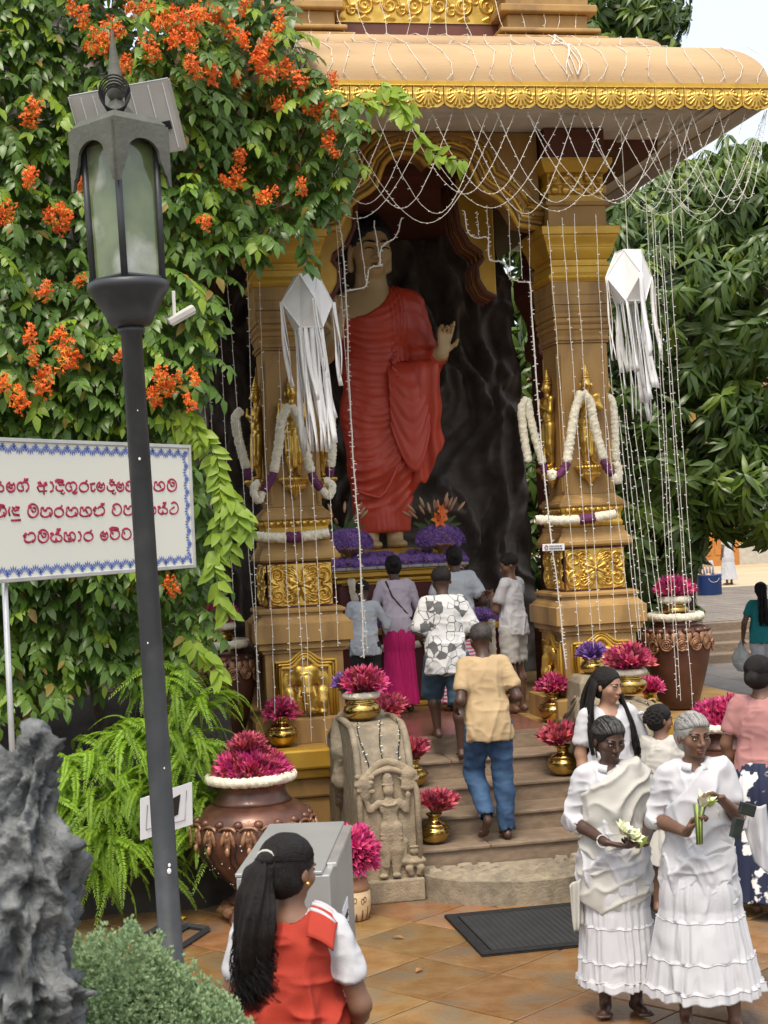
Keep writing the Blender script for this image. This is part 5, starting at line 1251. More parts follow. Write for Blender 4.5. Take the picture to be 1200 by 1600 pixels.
# ================================================================ paper lanterns
M['paper'] = mat('white_tissue', (0.80, 0.80, 0.78), (0.74, 0.74, 0.73), rough=.8, sc=10)
def lantern(label, top, s=1.0, seed=1):
    """octagon-frame lantern: square top and bottom, ring of triangles and squares, with tails"""
    rr = random.Random(seed); t = thing('paper_lantern', label, 'lantern', top, R(8), group='white paper lanterns', scale=s)
    tp = [(.105*cos(q), .105*sin(q), 0) for q in [pi/4+i*pi/2 for i in range(4)]]
    md = [(.205*cos(q), .205*sin(q), -.205) for q in [i*pi/2 for i in range(4)]]
    bt = [(.125*cos(q), .125*sin(q), -.41) for q in [pi/4+i*pi/2 for i in range(4)]]
    def face(vs, nm='panel'):
        c = sum((Vector(v) for v in vs), Vector())/len(vs); n_ = (Vector(vs[1])-Vector(vs[0])).cross(Vector(vs[2])-Vector(vs[0])).normalized()
        if n_.dot(c-Vector((0, 0, -.2))) < 0: vs = vs[::-1]
        o = obj(nm, vs, [tuple(range(len(vs)))], M['paper'], t); sd = o.modifiers.new('t', 'SOLIDIFY'); sd.thickness = .004
    face(tp, 'top_panel'); face(bt, 'bottom_panel')
    for i in range(4):
        j = (i+1) % 4
        face([tp[i], md[i], md[j]]) if False else None
        face([tp[i-1], tp[i], md[i]]); face([bt[i-1], bt[i], md[i]]); face([tp[i], md[i], bt[i]]); face([tp[i], md[(i+1) % 4], bt[i]])
        for a, b in ((tp[i-1], tp[i]), (tp[i-1], md[i]), (tp[i], md[i]), (bt[i-1], md[i]), (bt[i], md[i]), (bt[i-1], bt[i])):
            MB().tube([a, b], .006, 5).obj('frame_rod', M['paper'], t)
    MB().tube([(0, 0, 0), (0, 0, .3), (0, .02, 1.3)], .003, 4).obj('hanging_cord', M['wire'], t)
    def tail(p, L, wd, dx):
        mb = MB(); v = []; n = 12; ph = rr.random()*6; az = rr.random()*3
        for i in range(n+1):
            u = i/n; x = p[0]+dx*u+.018*sin(5*u+ph)*u; y = p[1]+.02*sin(4*u+ph*2)*u; tw = az+1.2*sin(3*u+ph); ww = wd*(1+.35*u)*(.6+.4*abs(cos(tw)))
            z = p[2]-L*u
            for s_ in (-1, 1): v.append((x+s_*ww*cos(tw*.4), y+s_*ww*sin(tw*.4), z+(rr.uniform(-.01, .01) if i == n else 0)))
        o = mb.add(v, [(2*i, 2*i+1, 2*i+3, 2*i+2) for i in range(n)]).obj('streamer', M['paper'], t, smooth=True)
        sd = o.modifiers.new('t', 'SOLIDIFY'); sd.thickness = .002
    for i in range(4):
        for k in range(3): tail((md[i][0]+rr.uniform(-.012, .012), md[i][1]+rr.uniform(-.012, .012), md[i][2]), rr.uniform(.55, .68), .014, (.03, .05)[seed % 2])
    for k in range(24):
        e = k % 4; u = rr.random(); a, b = bt[e-1], bt[e]
        tail((a[0]+(b[0]-a[0])*u, a[1]+(b[1]-a[1])*u, -.41), rr.choice((.55, .7, .8, .9, .95)), .017, rr.uniform(.02, .10))
    return t
lantern('white paper lantern with long tails in front of the left pillar', tuple(atY(478, 431, 11.75)), 1.0, 1)
lantern('white paper lantern with long tails right of the right pillar', tuple(atY(981, 393, 11.75)), 1.0, 2)
# ================================================================ lamp post with lantern head
M['iron'] = mat('dark_grey_iron', (0.045, 0.05, 0.055), (0.03, 0.034, 0.038), rough=.45, sc=4, stain=(.085, .09, .09), ssc=6, samt=.35, bump=.05, bsc=30)
M['patina'] = mat('mossy_iron', (0.075, 0.08, 0.06), (0.10, 0.105, 0.085), rough=.75, sc=9, stain=(.035, .037, .03), ssc=5, samt=.7, bump=.2, bsc=40)
M['glass'] = mat('grimy_lamp_glass', (0.16, 0.20, 0.09), (0.09, 0.12, 0.05), rough=.08, sc=4, stain=(.55, .56, .52), ssc=3, samt=.6, spec=.8)
lp = thing('lamp_post', 'dark iron lamp post with mossy lantern head in the left foreground', 'lamp post', (.345, 8.07, 0)); lp.rotation_euler = (0, R(-1.05), 0)
MB().lathe([(.085, 0), (.085, .05), (.063, .06), (.060, 1.5), (.055, 3.70), (.07, 3.71), (.07, 3.735), (.06, 3.74)], 28).obj('pole', M['iron'], lp, smooth=True)
MB().lathe([(.062, 3.738), (.10, 3.745), (.12, 3.77), (.125, 3.79), (.165, 3.86), (.205, 3.925), (.212, 3.94), (.212, 3.965), (.20, 3.972), (.001, 3.972)], 36).obj('cup', M['iron'], lp, smooth=True)
hb = .178; cor = [(hb*cos(q), hb*sin(q)) for q in [R(-97)+i*pi/2 for i in range(4)]]
for i in range(4):
    a, b = cor[i], cor[(i+1) % 4]
    MB().tube([(a[0], a[1], 3.97), (a[0]*1.05, a[1]*1.05, 4.70)], .019, 6).obj('corner_post', M['iron'], lp, smooth=True)
    gv = [(a[0]*.95, a[1]*.95, 3.98), (b[0]*.95, b[1]*.95, 3.98), (b[0]*.99, b[1]*.99, 4.69), (a[0]*.99, a[1]*.99, 4.69)]
    MB().add(gv, [(0, 1, 2, 3)]).obj('pane', M['glass'], lp)
    for q in (3.985, 4.69): MB().tube([(a[0], a[1], q), (b[0], b[1], q)], .014, 5).obj('frame_bar', M['iron'], lp)
for z_, a_, s_ in ((.92, -1.35, .012), (.95, -1.30, .008), (1.45, -1.2, .004), (2.1, -1.9, .004), (3.05, -1.6, .006), (3.3, -1.5, .003)):
    MB().ell((.0625*cos(a_), .0625*sin(a_), z_), (s_, s_*.4, s_*1.3), 7, 5, Matrix.Rotation(a_+pi/2, 3, 'Z')).obj('paint_chip', M['paper'], lp)
# canopy with arched valances
hc = .245; cc = [(hc*cos(q), hc*sin(q)) for q in [R(-97)+i*pi/2 for i in range(4)]]
for i in range(4):
    a, b = Vector((*cc[i], 0)), Vector((*cc[(i+1) % 4], 0)); n_ = 28; top_, low_ = [], []
    for k in range(n_+1):
        t = k/n_; u = abs(2*t-1)
        if u < .62: z = 4.60+.085*math.sqrt(max(0, 1-(u/.62)**2))
        elif u < .80: z = 4.60-.10*(u-.62)/.18-.02*sin((u-.62)/.18*pi*2)
        else: z = 4.50-.05*(u-.80)/.2+.018*sin((u-.8)/.2*pi*2)
        p = a.lerp(b, t); top_.append((p.x, p.y, 4.765)); low_.append((p.x, p.y, z))
    o = MB().add(top_+low_, [(k, k+1, n_+2+k, n_+1+k) for k in range(n_)]).obj('valance', M['patina'], lp); sd = o.modifiers.new('t', 'SOLIDIFY'); sd.thickness = .018
mb = MB(); v = []
for r_, z in ((hc, 4.766), (hc*1.0, 4.78), (.20, 4.82), (.10, 4.845), (.055, 4.89), (.03, 4.93)):
    v += [(r_*cos(q), r_*sin(q), z) for q in [R(-97)+i*pi/2 for i in range(4)]]
mb.add(v, [(i*4+k, i*4+(k+1) % 4, (i+1)*4+(k+1) % 4, (i+1)*4+k) for i in range(5) for k in range(4)]+[(3, 2, 1, 0)]).obj('canopy_roof', M['patina'], lp)
MB().lathe([(.03, 4.92), (.045, 4.945), (.05, 4.965), (.042, 4.985), (.05, 4.99), (.042, 5.0), (.03, 5.1), (.016, 5.2), (.004, 5.29), (.001, 5.292)], 16).obj('finial', M['patina'], lp, smooth=True)
for k in range(5):
    MB().tube([(-.01+(.055+.006*k)*cos(q), -.07-.004*k, 4.90+.01*k+(.075+.004*k)*sin(q)) for q in np.linspace(0, 2*pi, 21)], .005, 5).obj('cable_coil', M['black'], lp, smooth=True)
# solar panel and flood light fixed to the post, separate fittings
M['panelback'] = mat('panel_backsheet', (0.47, 0.46, 0.42), (0.41, 0.40, 0.37), rough=.6, sc=4, stain=(.33, .31, .27), ssc=3, samt=.4)
M['alu'] = mat('aluminium', (0.62, 0.62, 0.60), rough=.35, metal=.7)
M['pv'] = mat('pv_cells', (0.01, 0.015, 0.04), rough=.1)
c_ = [Vector(atY(*a)) for a in ((109, 152, 8.22), (263, 124, 8.26), (290, 232, 8.42), (140, 258, 8.38))]
sp = thing('solar_panel', 'small tilted solar panel seen from behind above the lamp head', 'solar panel', tuple(c_[0]))
L = [q-c_[0] for q in c_]; n_ = (L[1]-L[0]).cross(L[3]-L[0]).normalized(); n_ = n_ if n_.y > 0 else -n_
MB().add([q for q in L]+[q+n_*.02 for q in L], [(0, 1, 2, 3), (7, 6, 5, 4), (0, 4, 5, 1), (1, 5, 6, 2), (2, 6, 7, 3), (3, 7, 4, 0)]).obj('backsheet', M['panelback'], sp)
MB().add([q+n_*.0225 for q in L], [(0, 1, 2, 3)]).obj('cell_face', M['pv'], sp)
for i in range(4): MB().tube([L[i]+n_*.008, L[(i+1) % 4]+n_*.008], .011, 4).obj('frame_edge', M['alu'], sp)
def onp(u, v_): return L[0].lerp(L[1], u).lerp(L[3].lerp(L[2], u), v_)-n_*.003
for u in (.10, .22, .42, .60, .78, .93): MB().tube([onp(u, .04), onp(u, .96)], .0028, 4).obj('cell_seam', M['paper'], sp)
q = onp(.86, .62); e1 = (L[1]-L[0]).normalized(); e2 = (L[3]-L[0]).normalized()
def slab(cn, w_, h_, d_): return [cn+e1*x+e2*y-n_*z for z in (0, d_) for x, y in ((-w_, -h_), (w_, -h_), (w_, h_), (-w_, h_))]
BX = [(3, 2, 1, 0), (4, 5, 6, 7), (0, 1, 5, 4), (1, 2, 6, 5), (2, 3, 7, 6), (3, 0, 4, 7)]
MB().add(slab(q, .026, .022, .018), BX).obj('junction_box', M['black'], sp)
MB().add(slab(onp(.70, .60), .020, .026, .004), BX).obj('rating_label', mat('grey_label', (.16, .16, .16)), sp)
MB().tube(catm([q-n_*.012, onp(.72, .86)-n_*.02, onp(.5, .72)-n_*.05, onp(.42, .5)-n_*.08], 5), .0045, 5).obj('lead', M['black'], sp, smooth=True)
MB().tube([onp(.45, .5), onp(.42, .75)-n_*.0+Vector((0, -.14, -.02))], .015, 6).obj('mount_arm', M['iron'], sp)
fp = Vector(atY(283, 492, 8.05)); fl = thing('flood_light', 'small white flood light bracketed below the lamp cup', 'light', tuple(fp))
o = MB().box((0, 0, 0), (.155, .06, .035)).obj('housing', mat('white_plastic', (.62, .61, .57), rough=.4), fl, bevel=.006); o.rotation_euler = (R(15), R(-28), 0)
o = MB().box((0, -.003, -.022), (.14, .052, .010)).obj('lens', mat('grey_lens', (.42, .40, .36), rough=.2), fl, bevel=.003); o.rotation_euler = (R(15), R(-28), 0)
MB().box((-.035, .0, .06), (.018, .022, .13)).obj('bracket', bpy.data.materials['white_plastic'], fl, bevel=.003)

# ================================================================ sign board
M['signwhite'] = mat('sign_face', (0.72, 0.72, 0.62), (0.70, 0.71, 0.64), rough=.35, sc=2)
M['signred'] = mat('crimson_print', (0.42, 0.022, 0.07), rough=.4)
M['signblue'] = mat('blue_print', (0.06, 0.11, 0.40), (0.14, 0.22, 0.55), rough=.4, sc=60)
SA = Vector(atY(0, 690, 8.75)); SB = Vector(atY(290, 700, 10.15)); SA2 = Vector(atY(0, 905, 8.75)); SB2 = Vector(atY(305, 882, 10.15))
zt, zb = (SA.z+SB.z)/2, (SA2.z+SB2.z)/2
SR = Vector(((SB.x+SB2.x)/2, 10.15, 0)); SL = Vector(((SA.x+SA2.x)/2, 8.75, 0)); ex = (SR-SL).normalized(); ez = Vector((0, 0, 1)); en = ex.cross(ez).normalized()
if en.y > 0: en = -en
SO = SR-ex*2.6          # left end, out of the frame
sg = thing('sign_board', 'white sign board with crimson Sinhala lettering and blue lotus border', 'sign', (SO.x, SO.y, 0)); sg.rotation_euler = (0, 0, math.atan2(ex.y, ex.x))
W_ = 2.6
def onsign(px, py):
    r = Vector(_ray(px, py)); o = Vector(_C); t = (SR-o).dot(en)/r.dot(en); q = o+r*t; return ((q-SO).dot(ex), q.z)
MB().box2(0, W_, 0, .03, zb, zt).obj('panel', M['signwhite'], sg)
for a, b, c, d in ((0, W_, zt-.001, zt+.022), (0, W_, zb-.022, zb+.001), (W_, W_+.022, zb-.022, zt+.022)): MB().box2(a, b, -.012, .035, c, d).obj('frame', M['alu'], sg, bevel=.003)
MB().box2(-.022, 0, -.012, .035, zb-.022, zt+.022).obj('frame', M['alu'], sg, bevel=.003)
for x in (onsign(22, 1000)[0], onsign(256, 1000)[0]): MB().tube([(x, .05, 0), (x, .05, zt)], .017, 10).obj('leg', M['alu'], sg, smooth=True)
mot = None
def motif(x, z, rot):
    global mot
    if mot is None:
        m_ = MB()
        for k in range(7):
            a = -pi/2+(k-3)*.40; L_ = .055 if k in (0, 6) else .062
            m_.add([(.018*cos(a), 0, .018*sin(a)), (.042*cos(a+.16), 0, .042*sin(a+.16)), (L_*cos(a), 0, L_*sin(a)), (.042*cos(a-.16), 0, .042*sin(a-.16))], [(3, 2, 1, 0)])
        m_.add([(-.055, 0, .004), (-.042, 0, .004), (-.03, 0, -.035), (-.04, 0, -.035)], [(3, 2, 1, 0)]).add([(-.055, 0, -.03), (-.045, 0, -.03), (-.03, 0, .004), (-.04, 0, .004)], [(3, 2, 1, 0)])
        mot = m_.obj('lotus_motif', M['signblue'], sg); o = mot
    else: o = inst(mot, sg)
    o.location = (x, -.0025, z); o.rotation_euler = (0, rot, 0)
nb = int(W_/.092)
for i in range(nb): motif(.05+i*.092, zt-.012, 0); motif(.05+i*.092, zb+.012, pi)
for i in range(int((zt-zb-.06)/.085)): motif(W_-.012, zt-.075-i*.085, pi/2)
def A(cx, cy, rx, ry, a0, a1, n=12): return [(cx+rx*cos(R(a0+(a1-a0)*i/n)), cy+ry*sin(R(a0+(a1-a0)*i/n))) for i in range(n+1)]
# strokes in a unit box, baseline 0, letter height 1
GB = {
 'ma': [A(.5, .48, .46, .52, 150, -150, 22)+[(.06, .5)]+A(.28, .52, .2, .22, 190, 60, 8), A(.58, .55, .17, .17, 120, -200, 12)],
 'ha': [A(.18, .86, .1, .1, -60, 200, 8)+A(.42, .36, .36, .38, 150, 360, 14)+[(.76, .5)], A(.70, .52, .26, .42, 170, -30, 12)+[(.80, .02)], [(.30, .62), (.44, .72), (.5, .55)]],
 'ra': [A(.48, .46, .44, .46, 60, 420, 24), [(.60, .88), (.66, 1.02), (.80, 1.18)]],
 'tha': [A(.16, .82, .11, .1, -40, 210, 8)+A(.40, .32, .38, .34, 150, 350, 14), A(.66, .50, .28, .44, 175, -40, 12)+[(.74, .0)], [(.26, .6), (.5, .62), (.62, .3)]],
 'na': [[(.0, .55), (.12, .8), (.2, .9), (.28, .8), (.18, .62), (.05, .5), (.2, .42)]+A(.42, .32, .34, .32, 180, 350, 12), A(.64, .50, .3, .44, 150, -40, 12)+[(.72, .0)]],
 'va': [A(.5, .48, .46, .50, 150, -160, 22)+[(.08, .42), (.12, .6), (.3, .66), (.38, .54), (.28, .45)]],
 'sa': [[(.0, .78), (.2, .86), (.3, .76)]+A(.42, .40, .38, .40, 170, 300, 10)+A(.72, .34, .24, .32, 200, 410, 12)+[(.62, .72), (.42, .7), (.5, .9), (.75, .92)], [(.45, .06), (.5, .4)]],
 'ga': [A(.30, .50, .28, .42, 80, 300, 12)+[(.52, .2), (.5, .5), (.34, .55)], A(.62, .52, .30, .44, 150, -40, 12)+[(.72, .0)]],
 'da': [[(.95, .62), (.75, .72), (.5, .6), (.3, .86), (.55, 1.0), (.85, .9)], A(.5, .36, .42, .36, 150, 320, 14)+[(.7, .0), (.6, -.22), (.85, -.32), (1.0, -.12)]],
 'ta': [A(.5, .48, .44, .50, 130, -90, 18)+A(.4, .2, .34, .22, -90, -230, 8)+[(.35, .5), (.55, .55)]],
 'ka': [A(.14, .82, .1, .1, -40, 210, 8)+A(.40, .34, .36, .36, 150, 350, 14), A(.70, .50, .26, .44, 175, -40, 12)+[(.8, .0)], [(.25, .62), (.55, .66), (.62, .4), (.4, .1), (.4, .45)]],
 'a': [[(.08, .86), (.3, .95), (.42, .8), (.18, .62), (.05, .4), (.2, .06), (.55, .04), (.85, .1)], [(.12, .58), (.6, .6), (.86, .72), (.8, .9), (.62, .86), (.6, .6), (.6, -.3)]],
 'aa': [[(.1, .95), (.6, .9), (.9, .55), (.7, .12), (.1, .0)]],
 'ke': [A(.5, .46, .44, .46, 100, 420, 20), A(.52, .52, .17, .17, 0, 330, 12), [(.35, .46), (.2, .42)]],
 'hal': [[(.2, .0), (.2, .34), (.0, .30), (.05, .42), (.25, .34), (.45, .42), (.42, .2), (.2, .14)]],
 'isp': [A(.45, .0, .45, .34, 180, 0, 12)+[(.9, -.15), (.0, .0)]],
 'u': [[(.2, .1), (.1, -.1), (.35, -.28), (.6, -.22), (.75, .02)]],
 'ru': [[(.0, .72), (.35, .78), (.9, .8)], [(.38, .78), (.2, .45), (.3, .1), (.7, .04), (.95, .3)]],
 'bar': [[(.0, .0), (1.0, .03)]],
 'nda': [[(.1, .95), (.0, .5), (.12, .05)], [(.3, .9), (.55, .85), (.3, .55), (.45, .2), (.95, .12)], [(.5, .55), (.85, .68), (.95, .85), (.6, .95)]],
 'ilo': [A(.45, .0, .45, .42, 180, 0, 12)+[(.9, -.2), (.0, -.05), (.05, .16), (.85, .16)]]}
def letter(gl, x0, x1, yb, h, wt=1.0):
    mb = MB()
    for st_ in GB[gl]:
        P = []
        for u, v_ in st_:
            X_, Z_ = onsign(x0+(x1-x0)*u, yb-h*v_); P.append((X_, -.003, Z_))
        mb.tube(P, [.0062*wt*(.75+.45*abs(sin(i*.33+.8))) for i in range(len(P))], 6)
    mb.V = [(v[0], -.0025+.22*(v[1]+.003), v[2]) for v in mb.V]
    mb.obj('letter', M['signred'], sg, smooth=True)
b1, b2, b3 = 768.3, 807.5, 846.3
for gl, x0, x1, dy, h in (('sa', -12, 6, 0, 16), ('ke', 9, 24, 0, 16), ('ga', 26, 46, 0, 16), ('hal', 37, 52, -16, 9), ('a', 57, 76, 0, 16), ('aa', 77, 84, 0, 16), ('da', 86, 101, -1, 15), ('isp', 86, 100, -16, 9), ('ga', 102, 121, 0, 15.5), ('u', 112, 123, 0, 10), ('ra', 123, 139, 0, 15), ('ru', 140, 149, 0, 16),
                          ('ke', 150, 164, -1, 15), ('da', 166, 181, -1, 15), ('hal', 171, 182, -15, 9), ('ke', 181, 194, -1, 15), ('va', 195, 211, -1, 15.5), ('aa', 213, 219, -1, 15), ('tha', 221, 238, -1, 15), ('hal', 231, 243, -16, 9), ('tha', 240, 258, -1.5, 15), ('ma', 260, 276, -1.5, 18)): letter(gl, x0, x1, b1+dy, h)
for gl, x0, x1, dy, h in (('ha', -10, 10, 0, 16), ('isp', -8, 8, -16, 9), ('nda', 13, 31, -.5, 16), ('bar', 17, 32, 5.5, 16), ('ma', 42, 60, 0, 20), ('ha', 62, 82, 0, 15), ('ra', 84, 100, 0, 15), ('ha', 102, 122, -.5, 15), ('tha', 124, 144, -1, 15), ('na', 145, 164, -2, 15), ('hal', 157, 170, -17, 9), ('va', 174, 190, -2.5, 18),
                          ('ha', 192, 211, -3, 15), ('na', 213, 230, -3, 15), ('ke', 232, 244, -4, 14), ('sa', 246, 262, -4.5, 14), ('hal', 254, 266, -19, 8), ('ta', 264, 279, -5, 18)): letter(gl, x0, x1, b2+dy, h)
for gl, x0, x1, dy, h in (('na', 36, 56, 1, 16), ('ma', 58, 76, .5, 19), ('sa', 78, 97, 0, 16), ('hal', 88, 102, -16, 9), ('ka', 99, 118, -.5, 15), ('aa', 121, 127, -1, 15), ('ra', 130, 146, -1.5, 14), ('ke', 156, 169, -3, 14), ('va', 171, 187, -4, 16), ('ilo', 171, 186, -19, 8), ('va', 189, 205, -4, 17), ('aa', 207, 214, -4, 15)): letter(gl, x0, x1, b3+dy, h)

# ================================================================ small things on the plaza
M['steelbox'] = mat('brushed_steel', (0.42, 0.43, 0.42), (0.36, 0.37, 0.36), rough=.38, metal=.45, sc=3, bump=.03, bsc=60)
bfl = atZ(371, 1368, 1.25); bfr = atZ(512, 1359, 1.25); bbr = atZ(545, 1282, 1.25); bbl = atZ(423, 1292, 1.25)
dxy = Vector((bbr[0]-bfr[0], bbr[1]-bfr[1], 0)); ang = math.atan2(dxy.y, dxy.x)-pi/2
bx = thing('donation_box', 'grey steel donation box standing in front of the red-dressed woman', 'box', ((bfl[0]+bbr[0])/2, (bfl[1]+bbr[1])/2, 0), ang)
bw, bd = .385, dxy.length
MB().box2(-bw/2, bw/2, -bd/2, bd/2, .02, 1.235).obj('cabinet', M['steelbox'], bx, bevel=.006)
MB().box2(-bw/2-.004, bw/2-.03, -bd/2-.004, bd/2+.004, 1.236, 1.252).obj('lid', M['steelbox'], bx, bevel=.004)
MB().box2(bw/2-.028, bw/2+.014, -bd/2+.16, bd/2-.08, 1.228, 1.249).obj('coin_rail', M['alu'], bx, bevel=.003)
pb = MB().box2(bw/2+.0005, bw/2+.004, -.09, .17, .80, .98).obj('paper_label', M['white'], bx)
for k in range(2):
    for i in range(7):
        a = -.07+.032*i; MB().tube([(bw/2+.0045, a+.009*cos(q), .92-.055*k+.013*sin(q)) for q in np.linspace(.5, 5.5, 9)], .0035, 4).obj('letter', M['dark'], pb)
mt = thing('rubber_mat', 'black ribbed rubber door mat lying before the moonstone', 'mat', (0, 0, 0))
MX0, MX1, MY0, MY1 = 2.24, 3.80, 9.08, 10.08
MB().box2(MX0, MX1, MY0, MY1, .002, .012).obj('base', M['black'], mt)
bo = MB()
for a, b, c, d in ((MX0, MX1, MY0, MY0+.07), (MX0, MX1, MY1-.07, MY1), (MX0, MX0+.07, MY0+.071, MY1-.071), (MX1-.07, MX1, MY0+.071, MY1-.071)): MB().box2(a, b, c, d, .0125, .022).obj('border', M['black'], mt, bevel=.008)
rib = MB()
for j in range(34):
    y = MY0+.085+j*.025
    rib.tube([(MX0+.08+i*.02, y+(.006 if i % 2 else -.006), .014) for i in range(int((MX1-MX0-.16)/.02)+1)], .0075, 4, caps=False)
stuff(rib.obj('rib_lattice', mat('rubber_rib', (.022, .023, .023), rough=.6, spec=.3), mt))
# paper notice clipped on a stand, with black base frame
pc = [Vector(atY(*a)) for a in ((220, 1248, 9.65), (300, 1222, 9.9), (301, 1288, 9.9), (220, 1313, 9.65))]
ns = thing('notice_stand', 'white paper notice on a thin stand behind the lamp pole', 'notice', (pc[0].x, pc[0].y, 0))
lc = [q-Vector((pc[0].x, pc[0].y, 0)) for q in pc]
o = MB().add(lc, [(0, 3, 2, 1)]).obj('paper_sheet', M['white'], ns); sd = o.modifiers.new('t', 'SOLIDIFY'); sd.thickness = .006
def on2(u, v_): return lc[0].lerp(lc[1], u).lerp(lc[3].lerp(lc[2], u), v_)+Vector((-.004, -.008, 0))
o = MB().add([on2(.60, .25), on2(.78, .20), on2(.73, .66), on2(.58, .70)], [(0, 3, 2, 1)]).obj('black_clip', M['dark'], ns); sd = o.modifiers.new('t', 'SOLIDIFY'); sd.thickness = .008
MB().tube([on2(.14, .2), on2(.11, .78), on2(.86, .84), on2(.9, .15)], .0022, 4).obj('printed_line', bpy.data.materials['grey_label'], ns)
mid = (lc[0]+lc[1])*.5
MB().tube([(mid.x+.02, mid.y+.05, 0), (mid.x, mid.y+.03, mid.z)], .013, 8).obj('stand_pole', M['iron'], ns, smooth=True)
fp = [Vector(atZ(*a, .015)) for a in ((215, 1468), (262, 1442), (325, 1452), (282, 1480))]
fb = thing('stand_base_frame', 'flat black metal base frame lying on the paving behind the lamp pole', 'frame', tuple(fp[0]))
for i in range(4): MB().tube([fp[i]-fp[0], fp[(i+1) % 4]-fp[0]], .022, 4).obj('frame_bar', M['iron'], fb)
MB().tube([(fp[0]+fp[3])/2-fp[0], (fp[1]+fp[2])/2-fp[0]], .02, 4).obj('cross_bar', M['iron'], fb)
# small plaque tied on the right pillar
pp = [Vector(atY(*a)) for a in ((848, 850, 12.0), (882, 849, 12.02), (882, 860, 12.02), (848, 861, 12.0))]
pq = thing('small_plaque', 'small white plaque hung on the fairy lights at the right pillar', 'plaque', tuple(pp[0]))
o = MB().add([q-pp[0] for q in pp], [(0, 3, 2, 1)]).obj('plate', M['white'], pq); sd = o.modifiers.new('t', 'SOLIDIFY'); sd.thickness = .006
def on3(u, v_): return (pp[0]-pp[0]).lerp(pp[1]-pp[0], u).lerp((pp[3]-pp[0]).lerp(pp[2]-pp[0], u), v_)+Vector((0, -.006, 0))
for v_, us in ((.32, (.30, .38, .48, .55, .66, .78, .9)), (.68, (.30, .38, .5, .6, .7, .8, .92))):
    for a, b in zip(us[:-1], us[1:]): MB().tube([on3(a, v_), on3(b-.03, v_)], .0045, 4).obj('printed_word', bpy.data.materials['grey_label'], pq)
MB().tube([on3(.16+.07*cos(q), .5+.28*sin(q)) for q in np.linspace(0, 6.28, 13)], .004, 4).obj('red_emblem', M['lip'], pq)
# fallen leaves and petals
M['dryleaf'] = mat('fallen_leaf', (.42, .20, .05), (.30, .13, .04), rough=.7, sc=10, rnd=.3)
for i, (px, py, lb_) in enumerate(((222, 1422, 'yellow fallen leaf on the paving left of the lamp pole'), (287, 1436, 'yellow fallen leaf right of the lamp pole'), (622, 1467, 'curled dry brown leaf on the paving left of the mat'), (655, 1518, 'small dry leaf on the open paving'))):
    q = atZ(px, py, .004); v = []; L_ = .05 if i != 2 else .06
    for k in range(7):
        t = k/6; w_ = .018*sin(pi*min(1, t*.95+.03)); v += [((t-.5)*L_*2*.7, -w_, .012*sin(pi*t)+.006), ((t-.5)*L_*2*.7, 0, .004+.008*sin(pi*t)), ((t-.5)*L_*2*.7, w_, .012*sin(pi*t)+.006)]
    o = obj('fallen_leaf', v, [(3*k+j, 3*k+j+1, 3*k+j+4, 3*k+j+3) for k in range(6) for j in range(2)], M['dryleaf'] if i > 1 else M['yellow']); o.location = tuple(q); o.rotation_euler = (0, 0, i*1.3)
    tag(o, lb_, 'leaf', 'fallen leaves'); sd = o.modifiers.new('t', 'SOLIDIFY'); sd.thickness = .002
# black light cables on the balustrades
for sx, nm in ((-1, 'left'), (1, 'right')):
    for k, dx in enumerate((-.12, .02, .14)):
        P = [(SX+sx*.975+dx+.03*sin(i*.9+k), y-.018, z+.012) for i, (y, z) in enumerate([(10.83, .55), (10.83, .64), (10.845, .76), (10.88, .90), (10.93, 1.01), (11.0, 1.09), (11.1, 1.16), (11.2, 1.195)])]
        strand('%s black fairy-light cable over the curved front of the %s balustrade' % (('left', 'middle', 'right')[k], nm), catm(P, 3), .0045, .05, 'black light cables on the balustrades', 'black', .003, .02)
# ================================================================ vegetation
M['vineD'] = leafmat('vine_leaf', (0.048, 0.112, 0.020), (0.115, 0.205, 0.030), .33, sc=1.2, tl=.25)
M['vineL'] = leafmat('young_vine_leaf', (0.20, 0.33, 0.035), (0.33, 0.46, 0.05), .4, sc=1.5, tl=.4)
M['vineleafs'] = leafmat('vine_leaf_single', (0.065, 0.14, 0.024), (0.15, 0.26, 0.04), .33, rnd=.35, sc=2, tl=.3)
M['bark'] = mat('bark', (0.085, 0.06, 0.04), (0.05, 0.036, 0.025), rough=.9, sc=14, bump=.6, bsc=30)
M['mangoD'] = leafmat('mango_leaf', (0.040, 0.080, 0.016), (0.095, 0.155, 0.027), .33, sc=.7, tl=.22)
M['mangoL'] = leafmat('young_mango_leaf', (0.12, 0.20, 0.03), (0.20, 0.28, 0.045), .35, sc=.8, tl=.35)
M['fern'] = leafmat('fern_frond', (0.20, 0.36, 0.03), (0.34, 0.50, 0.05), .5, rnd=.28, sc=2, tl=.4)
M['soil'] = mat('dark_soil_stone', (0.045, 0.036, 0.028), (0.028, 0.023, 0.019), rough=.9, sc=6, bump=.5, bsc=14)
M['oflower'] = mat('orange_vine_flower', (0.88, 0.20, 0.025), (0.74, 0.085, 0.03), rough=.5, sc=9, rnd=.18, stain=(.80, .40, .03), ssc=11, samt=.8, spec=.3)
M['juniper'] = leafmat('juniper', (0.20, 0.30, 0.15), (0.33, 0.44, 0.24), .9, sc=4, tl=.2)
def leaf_template(wd=.50, fold=.18, droop=.25):
    """unit leaf along +X with midrib fold, Z up: 4x3 points"""
    V = []
    for t, w_ in ((0, .06), (.3, 1.0), (.68, .72), (1, 0)):
        z = -droop*t*t
        V += [(t, -w_*wd/2, z+fold*w_*wd/2), (t, 0, z), (t, w_*wd/2, z+fold*w_*wd/2)]
    F_ = []
    for i in range(3): F_ += [(3*i, 3*i+3, 3*i+4, 3*i+1), (3*i+1, 3*i+4, 3*i+5, 3*i+2)]
    return np.array(V), np.array(F_)
LV, LF = leaf_template()
LVm, LFm = leaf_template(.28, .22, .5)
